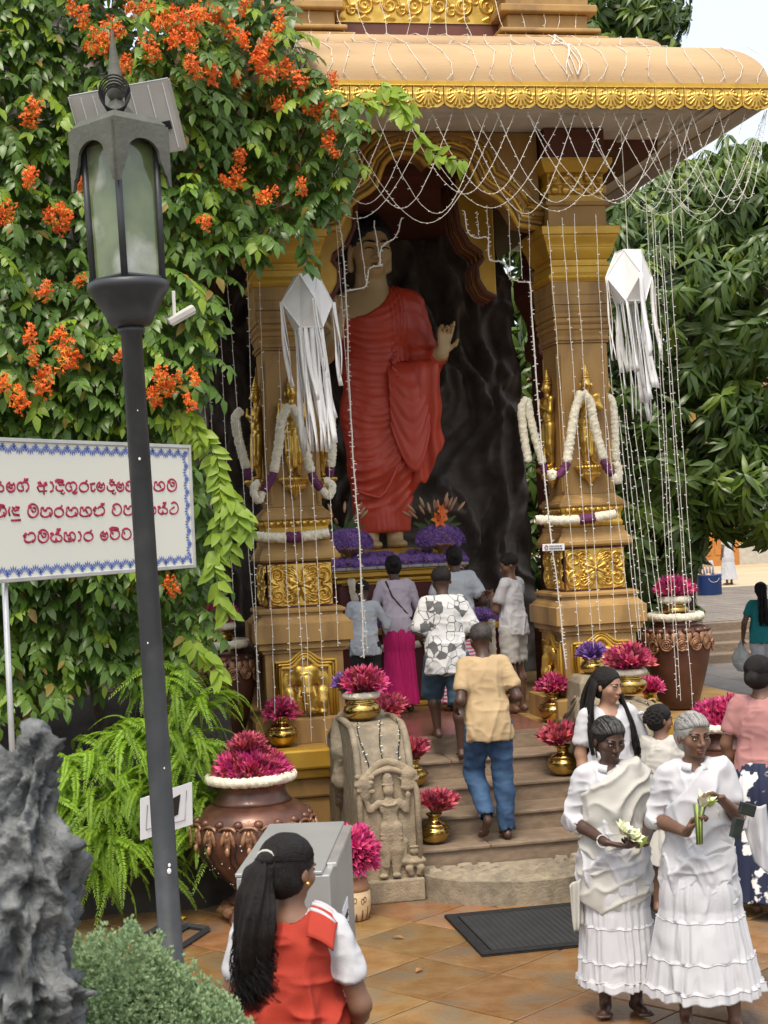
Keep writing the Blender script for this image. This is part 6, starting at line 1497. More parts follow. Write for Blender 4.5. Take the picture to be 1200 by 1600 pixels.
def bake(name, O, D, Nn, L, m_, parent, tmpl=(LV, LF), kind=True):
    """leaves at O, pointing D, face normal Nn, length L -> one mesh"""
    O, D, Nn, L = np.asarray(O, float), np.asarray(D, float), np.asarray(Nn, float), np.asarray(L, float)
    D = D/np.linalg.norm(D, axis=1)[:, None]; S = np.cross(Nn, D); S /= np.maximum(np.linalg.norm(S, axis=1), 1e-6)[:, None]; U = np.cross(D, S)
    tv_, tf_ = tmpl
    V = O[:, None, :]+L[:, None, None]*(tv_[None, :, 0, None]*D[:, None, :]+tv_[None, :, 1, None]*S[:, None, :]+tv_[None, :, 2, None]*U[:, None, :])
    F_ = tf_[None]+(np.arange(len(O))*len(tv_))[:, None, None]
    o = obj(name, V.reshape(-1, 3), F_.reshape(-1, 4), m_, parent, smooth=True)
    return stuff(o) if kind else o
def single(name, O, D, Nn, L, m_, parent, tmpl=(LV, LF)):
    """the same leaves as single objects that share one mesh"""
    me = None
    for o_, d, n_, l in zip(O, D, Nn, L):
        d = Vector(d).normalized(); s_ = Vector(n_).cross(d).normalized(); u = d.cross(s_)
        if me is None: me = obj(name, tmpl[0], tmpl[1], m_, parent, smooth=True); o = me
        else: o = me.copy(); COL.objects.link(o)
        o.matrix_basis = Matrix(((d.x*l, s_.x*l, u.x*l, o_[0]), (d.y*l, s_.y*l, u.y*l, o_[1]), (d.z*l, s_.z*l, u.z*l, o_[2]), (0, 0, 0, 1)))
def spray(P, out, length, nl, leafL, rr, droop=1.0):
    """arching stem with paired leaves; returns stem points and leaves"""
    st_ = []; q = Vector(P); d = Vector(out).normalized(); O, D, Nn, L = [], [], [], []
    seg = length/nl
    for i in range(nl):
        st_.append(q.copy()); d = (d+Vector((0, 0, -.16*droop))).normalized(); q = q+d*seg
        side = d.cross(Vector((0, 0, 1)));  side = side.normalized() if side.length > .05 else Vector((1, 0, 0))
        up_ = side.cross(d).normalized()
        for s_ in ((-1, 1) if i < nl-1 else (0,)):
            ld = (side*s_*1.0+d*.55+Vector((0, 0, -.45))+Vector((rr.uniform(-.2, .2), rr.uniform(-.2, .2), rr.uniform(-.2, .2)))).normalized()
            O.append(tuple(q)); D.append(tuple(ld)); Nn.append(tuple((up_+Vector((0, -.35, .35))+Vector((rr.uniform(-.3, .3), rr.uniform(-.3, .3), rr.uniform(-.3, .3)))).normalized())); L.append(leafL*rr.uniform(.5, 1.25)*(1 if i > 0 else .8))
    st_.append(q.copy()); return st_, O, D, Nn, L
def inpoly(x, y, P):
    c = False; n = len(P)
    for i in range(n):
        (x1, y1), (x2, y2) = P[i], P[(i+1) % n]
        if (y1 > y) != (y2 > y) and x < (x2-x1)*(y-y1)/(y2-y1)+x1: c = not c
    return c
# --- climbing vine: a deep, lumpy mass leaning on the left of the shrine
VP = [(-260, -120), (470, -60), (452, 20), (470, 90), (520, 130), (548, 160), (560, 205), (568, 255), (545, 300), (500, 330), (470, 345), (410, 375), (345, 400), (318, 440), (345, 500), (322, 560), (300, 620), (300, 700), (330, 760), (345, 830), (325, 900), (330, 960), (300, 1020), (200, 1030), (90, 1080), (-260, 1120)]
vine = thing('flowering_vine', 'huge orange-flowered climbing vine covering the left of the shrine', 'vine', tuple(atZ(150, 1390, 0)))
v0 = np.array(vine.location)
rr = random.Random(21)
def vdepth(px, py):
    n_ = vnoise(np.array([[px/150., py/150., 3.]]), 1.0, 4)[0]*.35+vnoise(np.array([[px/60., py/60., 1.]]), 1.0, 8)[0]*.16
    b = 10.95
    if px > 330: b = 11.05
    return b+n_
LD = [[], [], [], []]; LL = [[], [], [], []]; stems = MB(); near = []
cnt = 0
while cnt < 1900:
    px, py = rr.uniform(-250, 575), rr.uniform(-110, 1110)
    if not inpoly(px, py, VP): continue
    if px < -60 and rr.random() < .55: continue
    cnt += 1
    Y = vdepth(px, py)+abs(rr.gauss(0, .22)); P = atY(px, py, Y)
    out = (rr.uniform(-1, 1), -rr.uniform(.35, 1.0), rr.uniform(-.5, .45)); nl = rr.choice((4, 5, 6, 7))
    s_, O, D, Nn, L = spray(P-v0, out, nl*.046, nl, .102, rr)
    stems.tube(s_, .004, 3, caps=False)
    young = rr.random() < .13+.10*(py < 260)
    for a, b in zip(LL if young else LD, (O, D, Nn, L)): a += b
# inner, shaded depth of the mass
for k in range(11000):
    px, py = rr.uniform(-250, 560), rr.uniform(-110, 1090)
    if not inpoly(px, py, VP): continue
    P = atY(px, py, vdepth(px, py)+rr.uniform(.2, .85))-v0
    LD[0].append(tuple(P)); LD[1].append((rr.uniform(-1, 1), rr.uniform(-.6, .3), rr.uniform(-1.2, .1))); LD[2].append((rr.uniform(-.4, .4), -1, .5)); LD[3].append(rr.uniform(.09, .15))
LYv = [[], [], [], []]
for i in range(len(LD[0])-1, -1, -37):
    for a, b in zip(LYv, LD): a.append(b[i])
bake('yellowing_leaves', *[np.array(a)+(np.array([0, -.02, .0]) if q == 0 else 0) for q, a in enumerate(LYv)], leafmat('yellowing_leaf', (.30, .24, .04), (.20, .13, .03), .5), vine)
# hanging lime shoots
for pts, n_ in (([(285, 640), (318, 672), (338, 720), (352, 770), (372, 800), (388, 832)], 2), ([(250, 650), (290, 665), (315, 690)], 1), ([(330, 700), (342, 760), (338, 820), (330, 880)], 2), ([(355, 780), (365, 830), (362, 870)], 1), ([(470, 330), (478, 380), (482, 420)], 1), ([(560, 150), (600, 165), (640, 170)], 1), ([(640, 160), (660, 215), (690, 245), (725, 250)], 1), ([(600, 130), (620, 160), (625, 180)], 2), ([(420, 130), (520, 140)], 1), ([(300, 455), (330, 490), (350, 520)], 1), ([(400, 340), (402, 380), (405, 410)], 2), ([(500, 300), (510, 340)], 2), ([(300, 1000), (330, 1030), (345, 1060)], 1), ([(330, 880), (345, 930), (355, 960)], 1)):
    for q in range(n_):
        Yh = 10.75 if pts[0][0] < 400 else 11.25
        P = catm([tuple(atY(x+rr.uniform(-6, 6), y, Yh+.05*rr.random())-v0) for x, y in pts], 5); stems.tube(P, .005, 4)
        tgt = LL if pts[0][1] > 600 or pts[0][0] > 550 else LD
        for i in range(0, len(P)-1):
            d = (P[i+1]-P[i]).normalized()
            for s_ in ((-1, 1) if i % 2 else (rr.choice((-1, 1)),)):
                side = d.cross(Vector((0, 1, 0))).normalized()*s_
                for a, b in zip(tgt, (tuple(P[i]), tuple((side*rr.uniform(.3, 1.1)+Vector((rr.uniform(-.4, .4), -rr.uniform(.1, .7), -rr.uniform(.5, 1.1)))).normalized()), (rr.uniform(-.7, .7), -1, rr.uniform(.1, .9)), .135*rr.uniform(.65, 1.25))): a.append(b)
for nm, S_, m_ in (('leaf', LD, M['vineD']), ('young', LL, M['vineL'])):
    A_ = [np.array(a) for a in S_]; order = np.argsort(A_[0][:, 1]); vis = [i for i in order if visible(*(A_[0][i]+v0), 0)]
    pick = np.array(vis[:220 if nm == 'leaf' else 80]); rest = np.setdiff1d(np.arange(len(order)), pick)
    single('leaf', *[a[pick] for a in A_], M['vineleafs'] if nm == 'leaf' else M['vineL'], vine)
    bake('foliage' if nm == 'leaf' else 'young_foliage', *[a[rest] for a in A_], m_, vine)
stuff(stems.obj('twigs', M['stem'], vine))
for i in range(5):
    x0 = -1.5+.5*i; MB().tube(catm([(x0, .3, 0), (x0+.1, .2, 1.2), (x0-.1, .25, 2.6), (x0+.15, .2, 4), (x0, .1, 5.6)], 4), [.06-.002*k for k in range(17)], 7).obj('stem', M['bark'], vine, smooth=True)
# flower heads
fl_src = []
for k in range(5):
    r2 = random.Random(50+k); mb = MB(); ne = 78
    for i in range(ne):
        lobe = Vector(((0, 0, 0), (.035, 0, -.03), (-.03, .01, .025), (.01, 0, -.055), (-.035, 0, -.02))[r2.randrange(3+(k % 3))])
        d = Vector((r2.gauss(0, 1), r2.gauss(0, 1)-.3, r2.gauss(0, 1))).normalized(); c = lobe+d*.050*r2.uniform(.55, 1.25)
        q = (d+Vector((r2.uniform(-.6, .6), r2.uniform(-.6, .6), r2.uniform(-.6, .6)))).normalized().to_track_quat('Z', 'Y'); sz = r2.uniform(.7, 1.25); n_ = 5
        v = [c+q @ Vector((0, 0, -.024*sz)), c+q @ Vector((0, 0, .0))]
        for j in range(n_):
            a = j*2*pi/n_; v += [c+q @ Vector((.006*cos(a-.6)*sz, .006*sin(a-.6)*sz, .001)), c+q @ Vector((.017*cos(a)*sz, .017*sin(a)*sz, r2.uniform(-.006, .008)))]
        fc = [(1, 2+2*j, 3+2*j) for j in range(n_)]+[(1, 3+2*j, 2+2*((j+1) % n_)) for j in range(n_)]+[(0, 2+2*((j+1) % n_), 2+2*j) for j in range(n_)]
        mb.add(v, fc)
    fl_src.append(mb)
FM = [None]*5
FLW = [(50, 175, 1.1), (47, 272, 1), (8, 330, 1.15), (88, 342, 1.2), (70, 452, 1), (47, 522, 1), (103, 543, 1.5), (30, 620, 1.2), (68, 595, 1.2), (52, 556, .8), (5, 598, .9), (130, 25, 1), (158, 60, 1.3), (195, 100, .9), (235, 72, 1.1), (262, 28, 1.3), (288, 36, 1.3), (310, 22, 1), (335, 22, .9), (355, 36, 1.1), (382, 8, .8), (436, 32, 1), (404, 92, 1.2), (415, 72, 1.1), (462, 118, 1.3), (445, 105, 1), (300, 100, 1.1), (332, 114, 1.0), (368, 122, .7), (435, 160, .8), (480, 170, .8), (500, 170, .8), (518, 178, .9), (515, 215, 1.0), (520, 236, .7), (520, 124, .8), (375, 243, 1), (367, 278, 1), (352, 284, .8), (418, 302, .9), (471, 291, .8), (320, 345, .8), (250, 585, 1), (240, 620, 1), (268, 598, 1.1), (296, 628, .8), (303, 588, .7), (126, 287, .7), (267, 915, .9), (125, 436, .6), (186, 556, .6), (112, 8, .8), (206, 12, .8), (230, 12, .9), (180, 40, .9), (100, 330, .9), (300, 60, .9), (270, 60, .8), (142, 75, .9), (420, 110, .9), (470, 135, .8), (380, 60, .8)]
for i, (px, py, s_) in enumerate(FLW):
    Yd = vdepth(px, py)-.30 if px < 430 else 11.0
    p = atY(px, py, Yd)-v0; k = i % 5
    if FM[k] is None: FM[k] = stuff(fl_src[k].obj('flower_head', M['oflower'], vine)); o = FM[k]
    else: o = inst(FM[k], vine)
    o.location = tuple(p); o.rotation_euler = (rr.uniform(-.5, .5), rr.uniform(-.5, .5), rr.random()*6); o.scale = (s_*1.02*rr.uniform(.85, 1.1),)*3
# --- bank with low dark stone wall, ferns growing over it
bk = np.meshgrid(np.linspace(-4, 1.05, 60), np.linspace(0, 1, 26), indexing='ij')
X, T = bk; Yb = 11.0+.06*np.sin(X*3)+np.where(T < .5, .10*T, .05+(T-.5)*3.2); Zb = np.where(T < .5, T*2*.72, .72+(T-.5)*1.4)
P = np.stack([X.ravel(), Yb.ravel(), Zb.ravel()], 1); nz_ = fbm(P, 3, 4, 3).reshape(X.shape)*.08
V, Fq = gridmesh(X, Yb-nz_, np.maximum(Zb+nz_*.6*(T > .02), 0)); struct(obj('planting_bank', V, Fq, M['soil'], None, smooth=True))
def frond_mesh(L=.62, n=46, seed=0, arch=1.0):
    r2 = random.Random(seed); mb = MB(); P = []
    for i in range(n+1):
        t = i/n; P.append(Vector((.05*L*sin(3*t+seed), L*(t-.22*t**3), L*(.50*t-arch*t*t))))
    mb.tube(P[::3], [.0035*(1-.8*i/(n/3)) for i in range(len(P[::3]))], 3, caps=False)
    v = []; f = []
    for i in range(2, n+1):
        t = i/n; w_ = (.050*(sin(pi*min(1, .14+t*.84))**.6)*(1-.2*t)+.004)*r2.uniform(.8, 1.12); d = (P[i]-P[i-1]).normalized()
        for s_ in (-1, 1):
            b = len(v); tip = P[i]+Vector((s_*w_, 0, 0))+d*.010+Vector((0, 0, -.014+r2.uniform(-.012, .012)))
            m1 = P[i].lerp(tip, .5)+d*.0085+Vector((0, 0, .005)); m2 = P[i].lerp(tip, .5)-d*.0075+Vector((0, 0, .005))
            v += [P[i], m1, tip, m2]; f.append((b, b+1, b+2, b+3) if s_ > 0 else (b+3, b+2, b+1, b))
    mb.add(v, f); return mb
FR = [frond_mesh(.55, 42, 1), frond_mesh(.42, 34, 2, 1.2), frond_mesh(.68, 50, 3, .9), frond_mesh(.5, 40, 4, 1.35)]; FRo = [None]*4
FERN = [(305, 1105, 11.0, 12, 'fern with bright fronds behind the lamp pole left of the tall urn'), (262, 1060, 11.05, 16, 'fern just left of the lamp pole under the vine'), (300, 1185, 10.85, 13, 'fern behind the lamp pole at mid height of the bank'), (195, 1150, 10.95, 16, 'fern on the bank in line with the rock tip'), (125, 1195, 10.9, 16, 'leftmost bright fern behind the dark upright rock'), (235, 1225, 10.78, 18, 'large drooping fern left of the paper notice'), (165, 1250, 10.8, 18, 'fern spilling down the bank right of the upright rock'), (310, 1250, 10.78, 11, 'fern drooping between the paper notice and the bronze urn'), (290, 1290, 10.75, 12, 'lowest fern fronds below the paper notice'), (175, 1310, 10.74, 14, 'lowest fern above the clipped bush'), (60, 1230, 10.95, 12, 'fern hidden partly by the upright rock'), (220, 1345, 10.70, 10, 'small fern at the foot of the bank left of the lamp pole'), (130, 1350, 10.72, 10, 'small fern at the foot of the bank beside the upright rock'), (335, 1310, 10.72, 9, 'small fern at the foot of the bank beside the bronze urn'), (270, 1150, 10.88, 12, 'fern right behind the lamp pole above the notice'), (100, 1270, 10.8, 11, 'fern just right of the rock at the level of the notice')]
for px, py, Y, n_, lb_ in FERN:
    t = thing('fern', lb_, 'fern', tuple(atY(px, py, Y)), group='ferns on the bank')
    for i in range(n_*3+4):
        k = rr.randrange(4)
        if FRo[k] is None: FRo[k] = stuff(FR[k].obj('frond', M['fern'], t)); o = FRo[k]
        else: o = inst(FRo[k], t)
        a = 2*pi*i/n_+rr.uniform(-.4, .4)
        if abs(((a-pi) % (2*pi))-pi) < .9 and rr.random() < .6: a = pi+rr.uniform(-1.4, 1.4)
        o.rotation_euler = (rr.uniform(-.25, .6), rr.uniform(-.45, .45), a); o.location = (rr.uniform(-.14, .14), rr.uniform(-.06, .04), rr.uniform(-.10, .08)); o.scale = (rr.uniform(.45, .88),)*3
# --- mango trees
def tree(label, base, crowns, nwh, leafL, seed, nsingle=0, young=.15, name='mango_tree', trunk_r=.2, m1='mangoD', m2='mangoL', ftop=None, keep=None):
    r2 = random.Random(seed); t = thing(name, label, 'tree', base); b = Vector(base)
    top_ = Vector(crowns[0][0])-b
    MB().tube(catm([(0, 0, -.05), (.05, 0, top_.z*.3), tuple(top_*.6), tuple(top_)], 4), [trunk_r*(1-.055*i) for i in range(13)], 10).obj('trunk', M['bark'], t, smooth=True)
    for c, r in crowns:
        q = Vector(c)-b; MB().tube(catm([tuple(top_*.45), tuple((top_*.45).lerp(q, .6)+Vector((0, 0, .3))), tuple(q)], 4), [trunk_r*.45*(1-.09*i) for i in range(9)], 7).obj('limb', M['bark'], t, smooth=True)
    D_ = [[], [], [], []]; Y_ = [[], [], [], []]; tw = MB()
    for i in range(nwh):
        c, r = crowns[r2.randrange(len(crowns))]
        d = Vector((r2.gauss(0, 1), r2.gauss(0, 1), r2.gauss(0, 1))).normalized(); rad = r2.uniform(.55, 1.03) if r2.random() < .4 else r2.uniform(.88, 1.05)
        p = Vector(c)+Vector((d.x*r[0], d.y*r[1], d.z*r[2]))*rad
        if keep and not keep(p): continue
        p = p-b; up_ = (d+Vector((0, -.2, .4))).normalized(); yg = r2.random() < young*(1.6 if d.z > 0 else .4); nl = r2.randrange(7, 12)
        tw.tube([p-up_*.25, p], .008, 3, caps=False)
        s1 = up_.cross(Vector((.3, .9, .2))).normalized(); s2 = up_.cross(s1)
        for j in range(nl):
            a = j*2.4+r2.random(); dd = (s1*cos(a)+s2*sin(a)+up_*r2.uniform(-.1, .45)+Vector((0, 0, -.6))).normalized()
            for x, y in zip(Y_ if yg else D_, (tuple(p+up_*.02*j*.3), tuple(dd), tuple((up_+Vector((0, 0, .5))).normalized()), leafL*r2.uniform(.7, 1.15))): x.append(y)
    stuff(tw.obj('twigs', M['bark'], t))
    for S_, m_, nm in ((D_, M[m1], 'crown'), (Y_, M[m2], 'young_leaves')):
        if not S_[0]: continue
        A_ = [np.array(a) for a in S_]; vis = [i for i in np.argsort(A_[0][:, 1]) if visible(*(A_[0][i]+np.array(b)), 0)]
        npk = min(len(vis), nsingle if nm == 'crown' else nsingle//2); pick = np.array(vis[:npk], int); rest = np.setdiff1d(np.arange(len(A_[0])), pick)
        if npk: single('leaf', *[a[pick] for a in A_], m_, t, (LVm, LFm))
        bake(nm, *[a[rest] for a in A_], m_, t, (LVm, LFm))
    return t
tree('broad dark mango tree with glossy leaves right of the shrine', (7.7, 19.2, 0), [((8.9, 18.6, 6.0), (1.9, 1.6, 1.5)), ((7.4, 17.9, 5.2), (1.5, 1.4, 1.2)), ((9.2, 18.0, 4.2), (1.6, 1.4, 1.1)), ((7.2, 18.2, 3.9), (1.3, 1.3, 1.3)), ((8.4, 17.6, 2.95), (1.3, .9, .7)), ((9.9, 18.4, 3.1), (1.1, 1.0, .7)), ((10.6, 18.6, 5.6), (1.6, 1.4, 1.6)), ((6.9, 18.4, 2.6), (.8, .9, .9)), ((8.2, 19.8, 4.8), (2.3, 1.0, 2.0)), ((9.8, 19.4, 6.2), (2.1, .9, 1.5)), ((8.4, 19.0, 6.4), (1.3, .8, .9))], 3300, .27, 5, 180,
     keep=lambda p: p.x > 6.15 or p.y > 19)
tree('dark leafy tree seen through the gap behind the shrine', (6.4, 23, 0), [((6.6, 22.5, 5.2), (1.8, 1.2, 1.9)), ((6.3, 22.5, 2.6), (1.6, 1.2, 1.5)), ((8.2, 23, 3.2), (1.5, 1.2, 1.7)), ((7.4, 23.0, 6.6), (1.8, 1.2, 1.4)), ((6.9, 22.3, 4.0), (1.2, .8, 1.6))], 1700, .30, 9, 0)
p = tuple(atZ(1030, 935, .4)); 
tree('small dark shrub tree beneath the mango beside the steps', (7.9, 22.2, 0), [((7.9, 22.0, 1.9), (.9, .7, .9)), ((8.3, 22.0, 1.2), (.7, .6, .7))], 200, .3, 13, 0, trunk_r=.08, name='shrub_tree')
tree('tall tree rising behind the shrine roof against the sky', (11.5, 34, 0), [((11.8, 34, 13.2), (2.2, 1.6, 2.3)), ((10.3, 34, 12.6), (1.6, 1.4, 1.5)), ((13.0, 34, 14.6), (1.5, 1.2, 1.2)), ((11.0, 34, 10), (2, 1.5, 1.5))], 900, .42, 17, 0, trunk_r=.35, name='tall_tree')
for i, (x, y, z, r) in enumerate(((-6, 30, 6, 4),)):
    tree(('tree beyond the grotto rock at far left',)[i], (x, y, .6), [((x, y, z), (r, r*.6, r*.75)), ((x+1.5, y, z-1), (r*.7, r*.5, r*.6))], 420, .6, 30+i, 0, name='far_tree', trunk_r=.25)
# --- foreground: upright craggy rock and clipped juniper-like bush
s = SDF(.05)
def rx(px, py, Y=4.1): return tuple(atY(px, py, Y))
for (a_, ra, b_, rb) in ((rx(60, 1150), .035, rx(50, 1230), .085), (rx(50, 1230), .085, rx(35, 1330), .14), (rx(35, 1330), .14, rx(25, 1500), .15), (rx(25, 1500), .15, rx(30, 1640), .15), (rx(-20, 1260), .06, rx(-40, 1420), .17), (rx(5, 1215), .04, rx(0, 1300), .1), (rx(70, 1290), .04, rx(78, 1400), .07), (rx(78, 1400), .07, rx(75, 1600), .075)): s.cap(a_, b_, ra, rb)
c0 = rx(30, 1600); s.cap((c0[0], 4.15, c0[2]), (c0[0]-.02, 4.18, .6), .2, .3).cap((c0[0]-.2, 4.2, c0[2]), (c0[0]-.25, 4.2, .6), .2, .3)
V, Fq = s.mesh(.0095, (np.array([-9, 3, .9]), np.array([9, 9, 9]))); Nv = vnormals(V, Fq)
Q = V*np.array([1.1, 1, .5])+.05*np.stack([fbm(V, 4, 2, 1), fbm(V, 4, 2, 2), fbm(V, 4, 2, 3)], 1)
def cell(P, sc, seed):
    P = P*sc; I = np.floor(P).astype(np.int64); best = np.full(len(P), 9.); sec = np.full(len(P), 9.)
    for dx in (-1, 0, 1):
        for dy in (-1, 0, 1):
            for dz in (-1, 0, 1):
                J_ = I+np.array([dx, dy, dz]); h = np.stack([_hash(J_[:, 0]+seed+q*57, J_[:, 1]+q*13, J_[:, 2]-q*29) for q in range(3)], 1)
                d_ = np.linalg.norm(J_+h-P, axis=1); sec = np.minimum(sec, np.maximum(best, d_)); best = np.minimum(best, d_)
    return best, sec-best
b1_, e1_ = cell(Q, 11, 3)
rdg = lambda sc, sd: (1-np.abs(vnoise(Q[:, [0, 2, 1]]*np.array([1, .8, 1])+Q*.3, sc, sd)))**2.2
V = V+Nv*(.05*b1_+.075*rdg(9, 3)+.055*rdg(19, 5)+.034*rdg(38, 8)+.014*rdg(70, 6)-.14)[:, None]
M['greyrock'] = mat('blue_grey_rock', (0.05, 0.057, 0.06), (0.17, 0.18, 0.18), rough=.7, sc=16, bump=.6, bsc=50, stain=(.03, .034, .036), ssc=9, samt=.85)
rk_ = thing('upright_rock', 'x', 'rock'); obj('crag', V, Fq, M['greyrock'], rk_, smooth=False); lo_ = SDF(.1); lo_.cap((c0[0], 4.17, .96), (c0[0], 4.2, .1), .27, .4).cap((c0[0]-.22, 4.2, .94), (c0[0]-.27, 4.2, .1), .26, .38); V, Fq = lo_.mesh(.03); V = V+vnormals(V, Fq)*(fbm(V, 5, 4, 2)*.05)[:, None]; obj('rock_foot', V, Fq, M['greyrock'], rk_); tag(rk_, 'tall craggy blue-grey rock standing in the left foreground', 'rock')
bu = thing('clipped_bush', 'soft green clipped bush in the lower left foreground', 'bush', (.115, 4.6, -.03))
r2 = random.Random(77); tv_ = np.array([(0, 0, 0), (.5, -.26, .06), (1, 0, 0), (.5, .26, .06)]); tf_ = np.array([(0, 1, 2, 3)])
O, D, Nn, L = [], [], [], []
for c, r in (((-.06, .0, 1.17), (.20, .25, .36)), ((.06, .0, 1.08), (.17, .24, .34)), ((-.2, .1, 1.12), (.2, .26, .36)), ((.17, -.05, 1.0), (.15, .24, .34)), ((.25, -.03, .9), (.13, .22, .34)), ((.0, .05, .6), (.42, .36, .6))):
    for j_ in range(6400):
        d = Vector((r2.gauss(0, 1), r2.gauss(0, 1), r2.gauss(0, 1)+.25)).normalized(); lump = 1+.14*vnoise(np.array([[d.x*5+c[0]*9, d.y*5, d.z*5]]), 1, 3)[0]
        p = Vector(c)+Vector((d.x*r[0], d.y*r[1], d.z*r[2]))*lump*(r2.uniform(.86, 1.0) if j_ % 3 else r2.uniform(.6, .86))
        for j in range(4):
            dd = (d+Vector((r2.uniform(-.9, .9), r2.uniform(-.9, .9), r2.uniform(-.5, .9)))).normalized(); O.append(tuple(p)); D.append(tuple(dd)); Nn.append((r2.uniform(-1, 1), r2.uniform(-1, 1), r2.uniform(0, 1))); L.append(r2.uniform(.009, .019))
bake('crown', O, D, Nn, L, M['juniper'], bu, (tv_, tf_))
MB().tube([(0, 0, 0), (.02, 0, .4), (0, 0, .9)], [.06, .05, .03], 8).obj('trunk', M['bark'], bu, smooth=True)
for i in range(6): MB().tube([(0, 0, .35), (.16*cos(i*1.05), .16*sin(i*1.05), .85)], [.025, .01], 6).obj('branch', M['bark'], bu, smooth=True)
# ================================================================ people
M['eyew'] = mat('eye_white', (.62, .58, .54), rough=.25); M['iris'] = mat('dark_iris', (.02, .012, .008), rough=.15)
M['hair'] = mat('black_hair', (.007, .006, .006), (.016, .013, .012), rough=.55, spec=.25, sc=40, stretch=(6, 6, .5), bump=.5, bsc=90)
M['hairgrey'] = mat('greying_hair', (.010, .009, .009), (.10, .097, .092), rough=.5, sc=9, stretch=(6, .7, 6), bump=.5, bsc=60, lo=.45, hi=.7)
M['hairsilver'] = mat('silver_hair', (.13, .127, .12), (.33, .32, .30), rough=.5, sc=9, stretch=(6, .7, 6), bump=.5, bsc=60)
def skinm(n, c): return mat(n, c, tuple(x*.82 for x in c), rough=.45, sc=9, bump=.06, bsc=120, spec=.45)
def cloth(n, c, c2=None, **k): return mat(n, c, c2 or tuple(x*.9 for x in c), rough=.85, sc=5, bump=.10, bsc=160, wrinkle=k.pop('wrinkle', .6), wsc=k.pop('wsc', 9), **k)
SK = {'dark': skinm('skin_deep', (.072, .036, .024)), 'brown': skinm('skin_brown', (.15, .076, .046)), 'mid': skinm('skin_mid', (.20, .105, .065)), 'tan': skinm('skin_tan', (.34, .19, .12))}
def lerp3(a, b, t): return tuple(a[i]+(b[i]-a[i])*t for i in range(3))
DEF = dict(el=(.195, .02, 1.06), wl=(.19, -.04, .83), er=(-.195, .02, 1.06), wr=(-.19, -.04, .83), kl=(.085, -.015, .46), al=(.085, .02, .075), kr=(-.085, -.015, .46), ar=(-.085, .02, .075), lean=0, hy=0, ht=0, fat=0, shw=1.0)
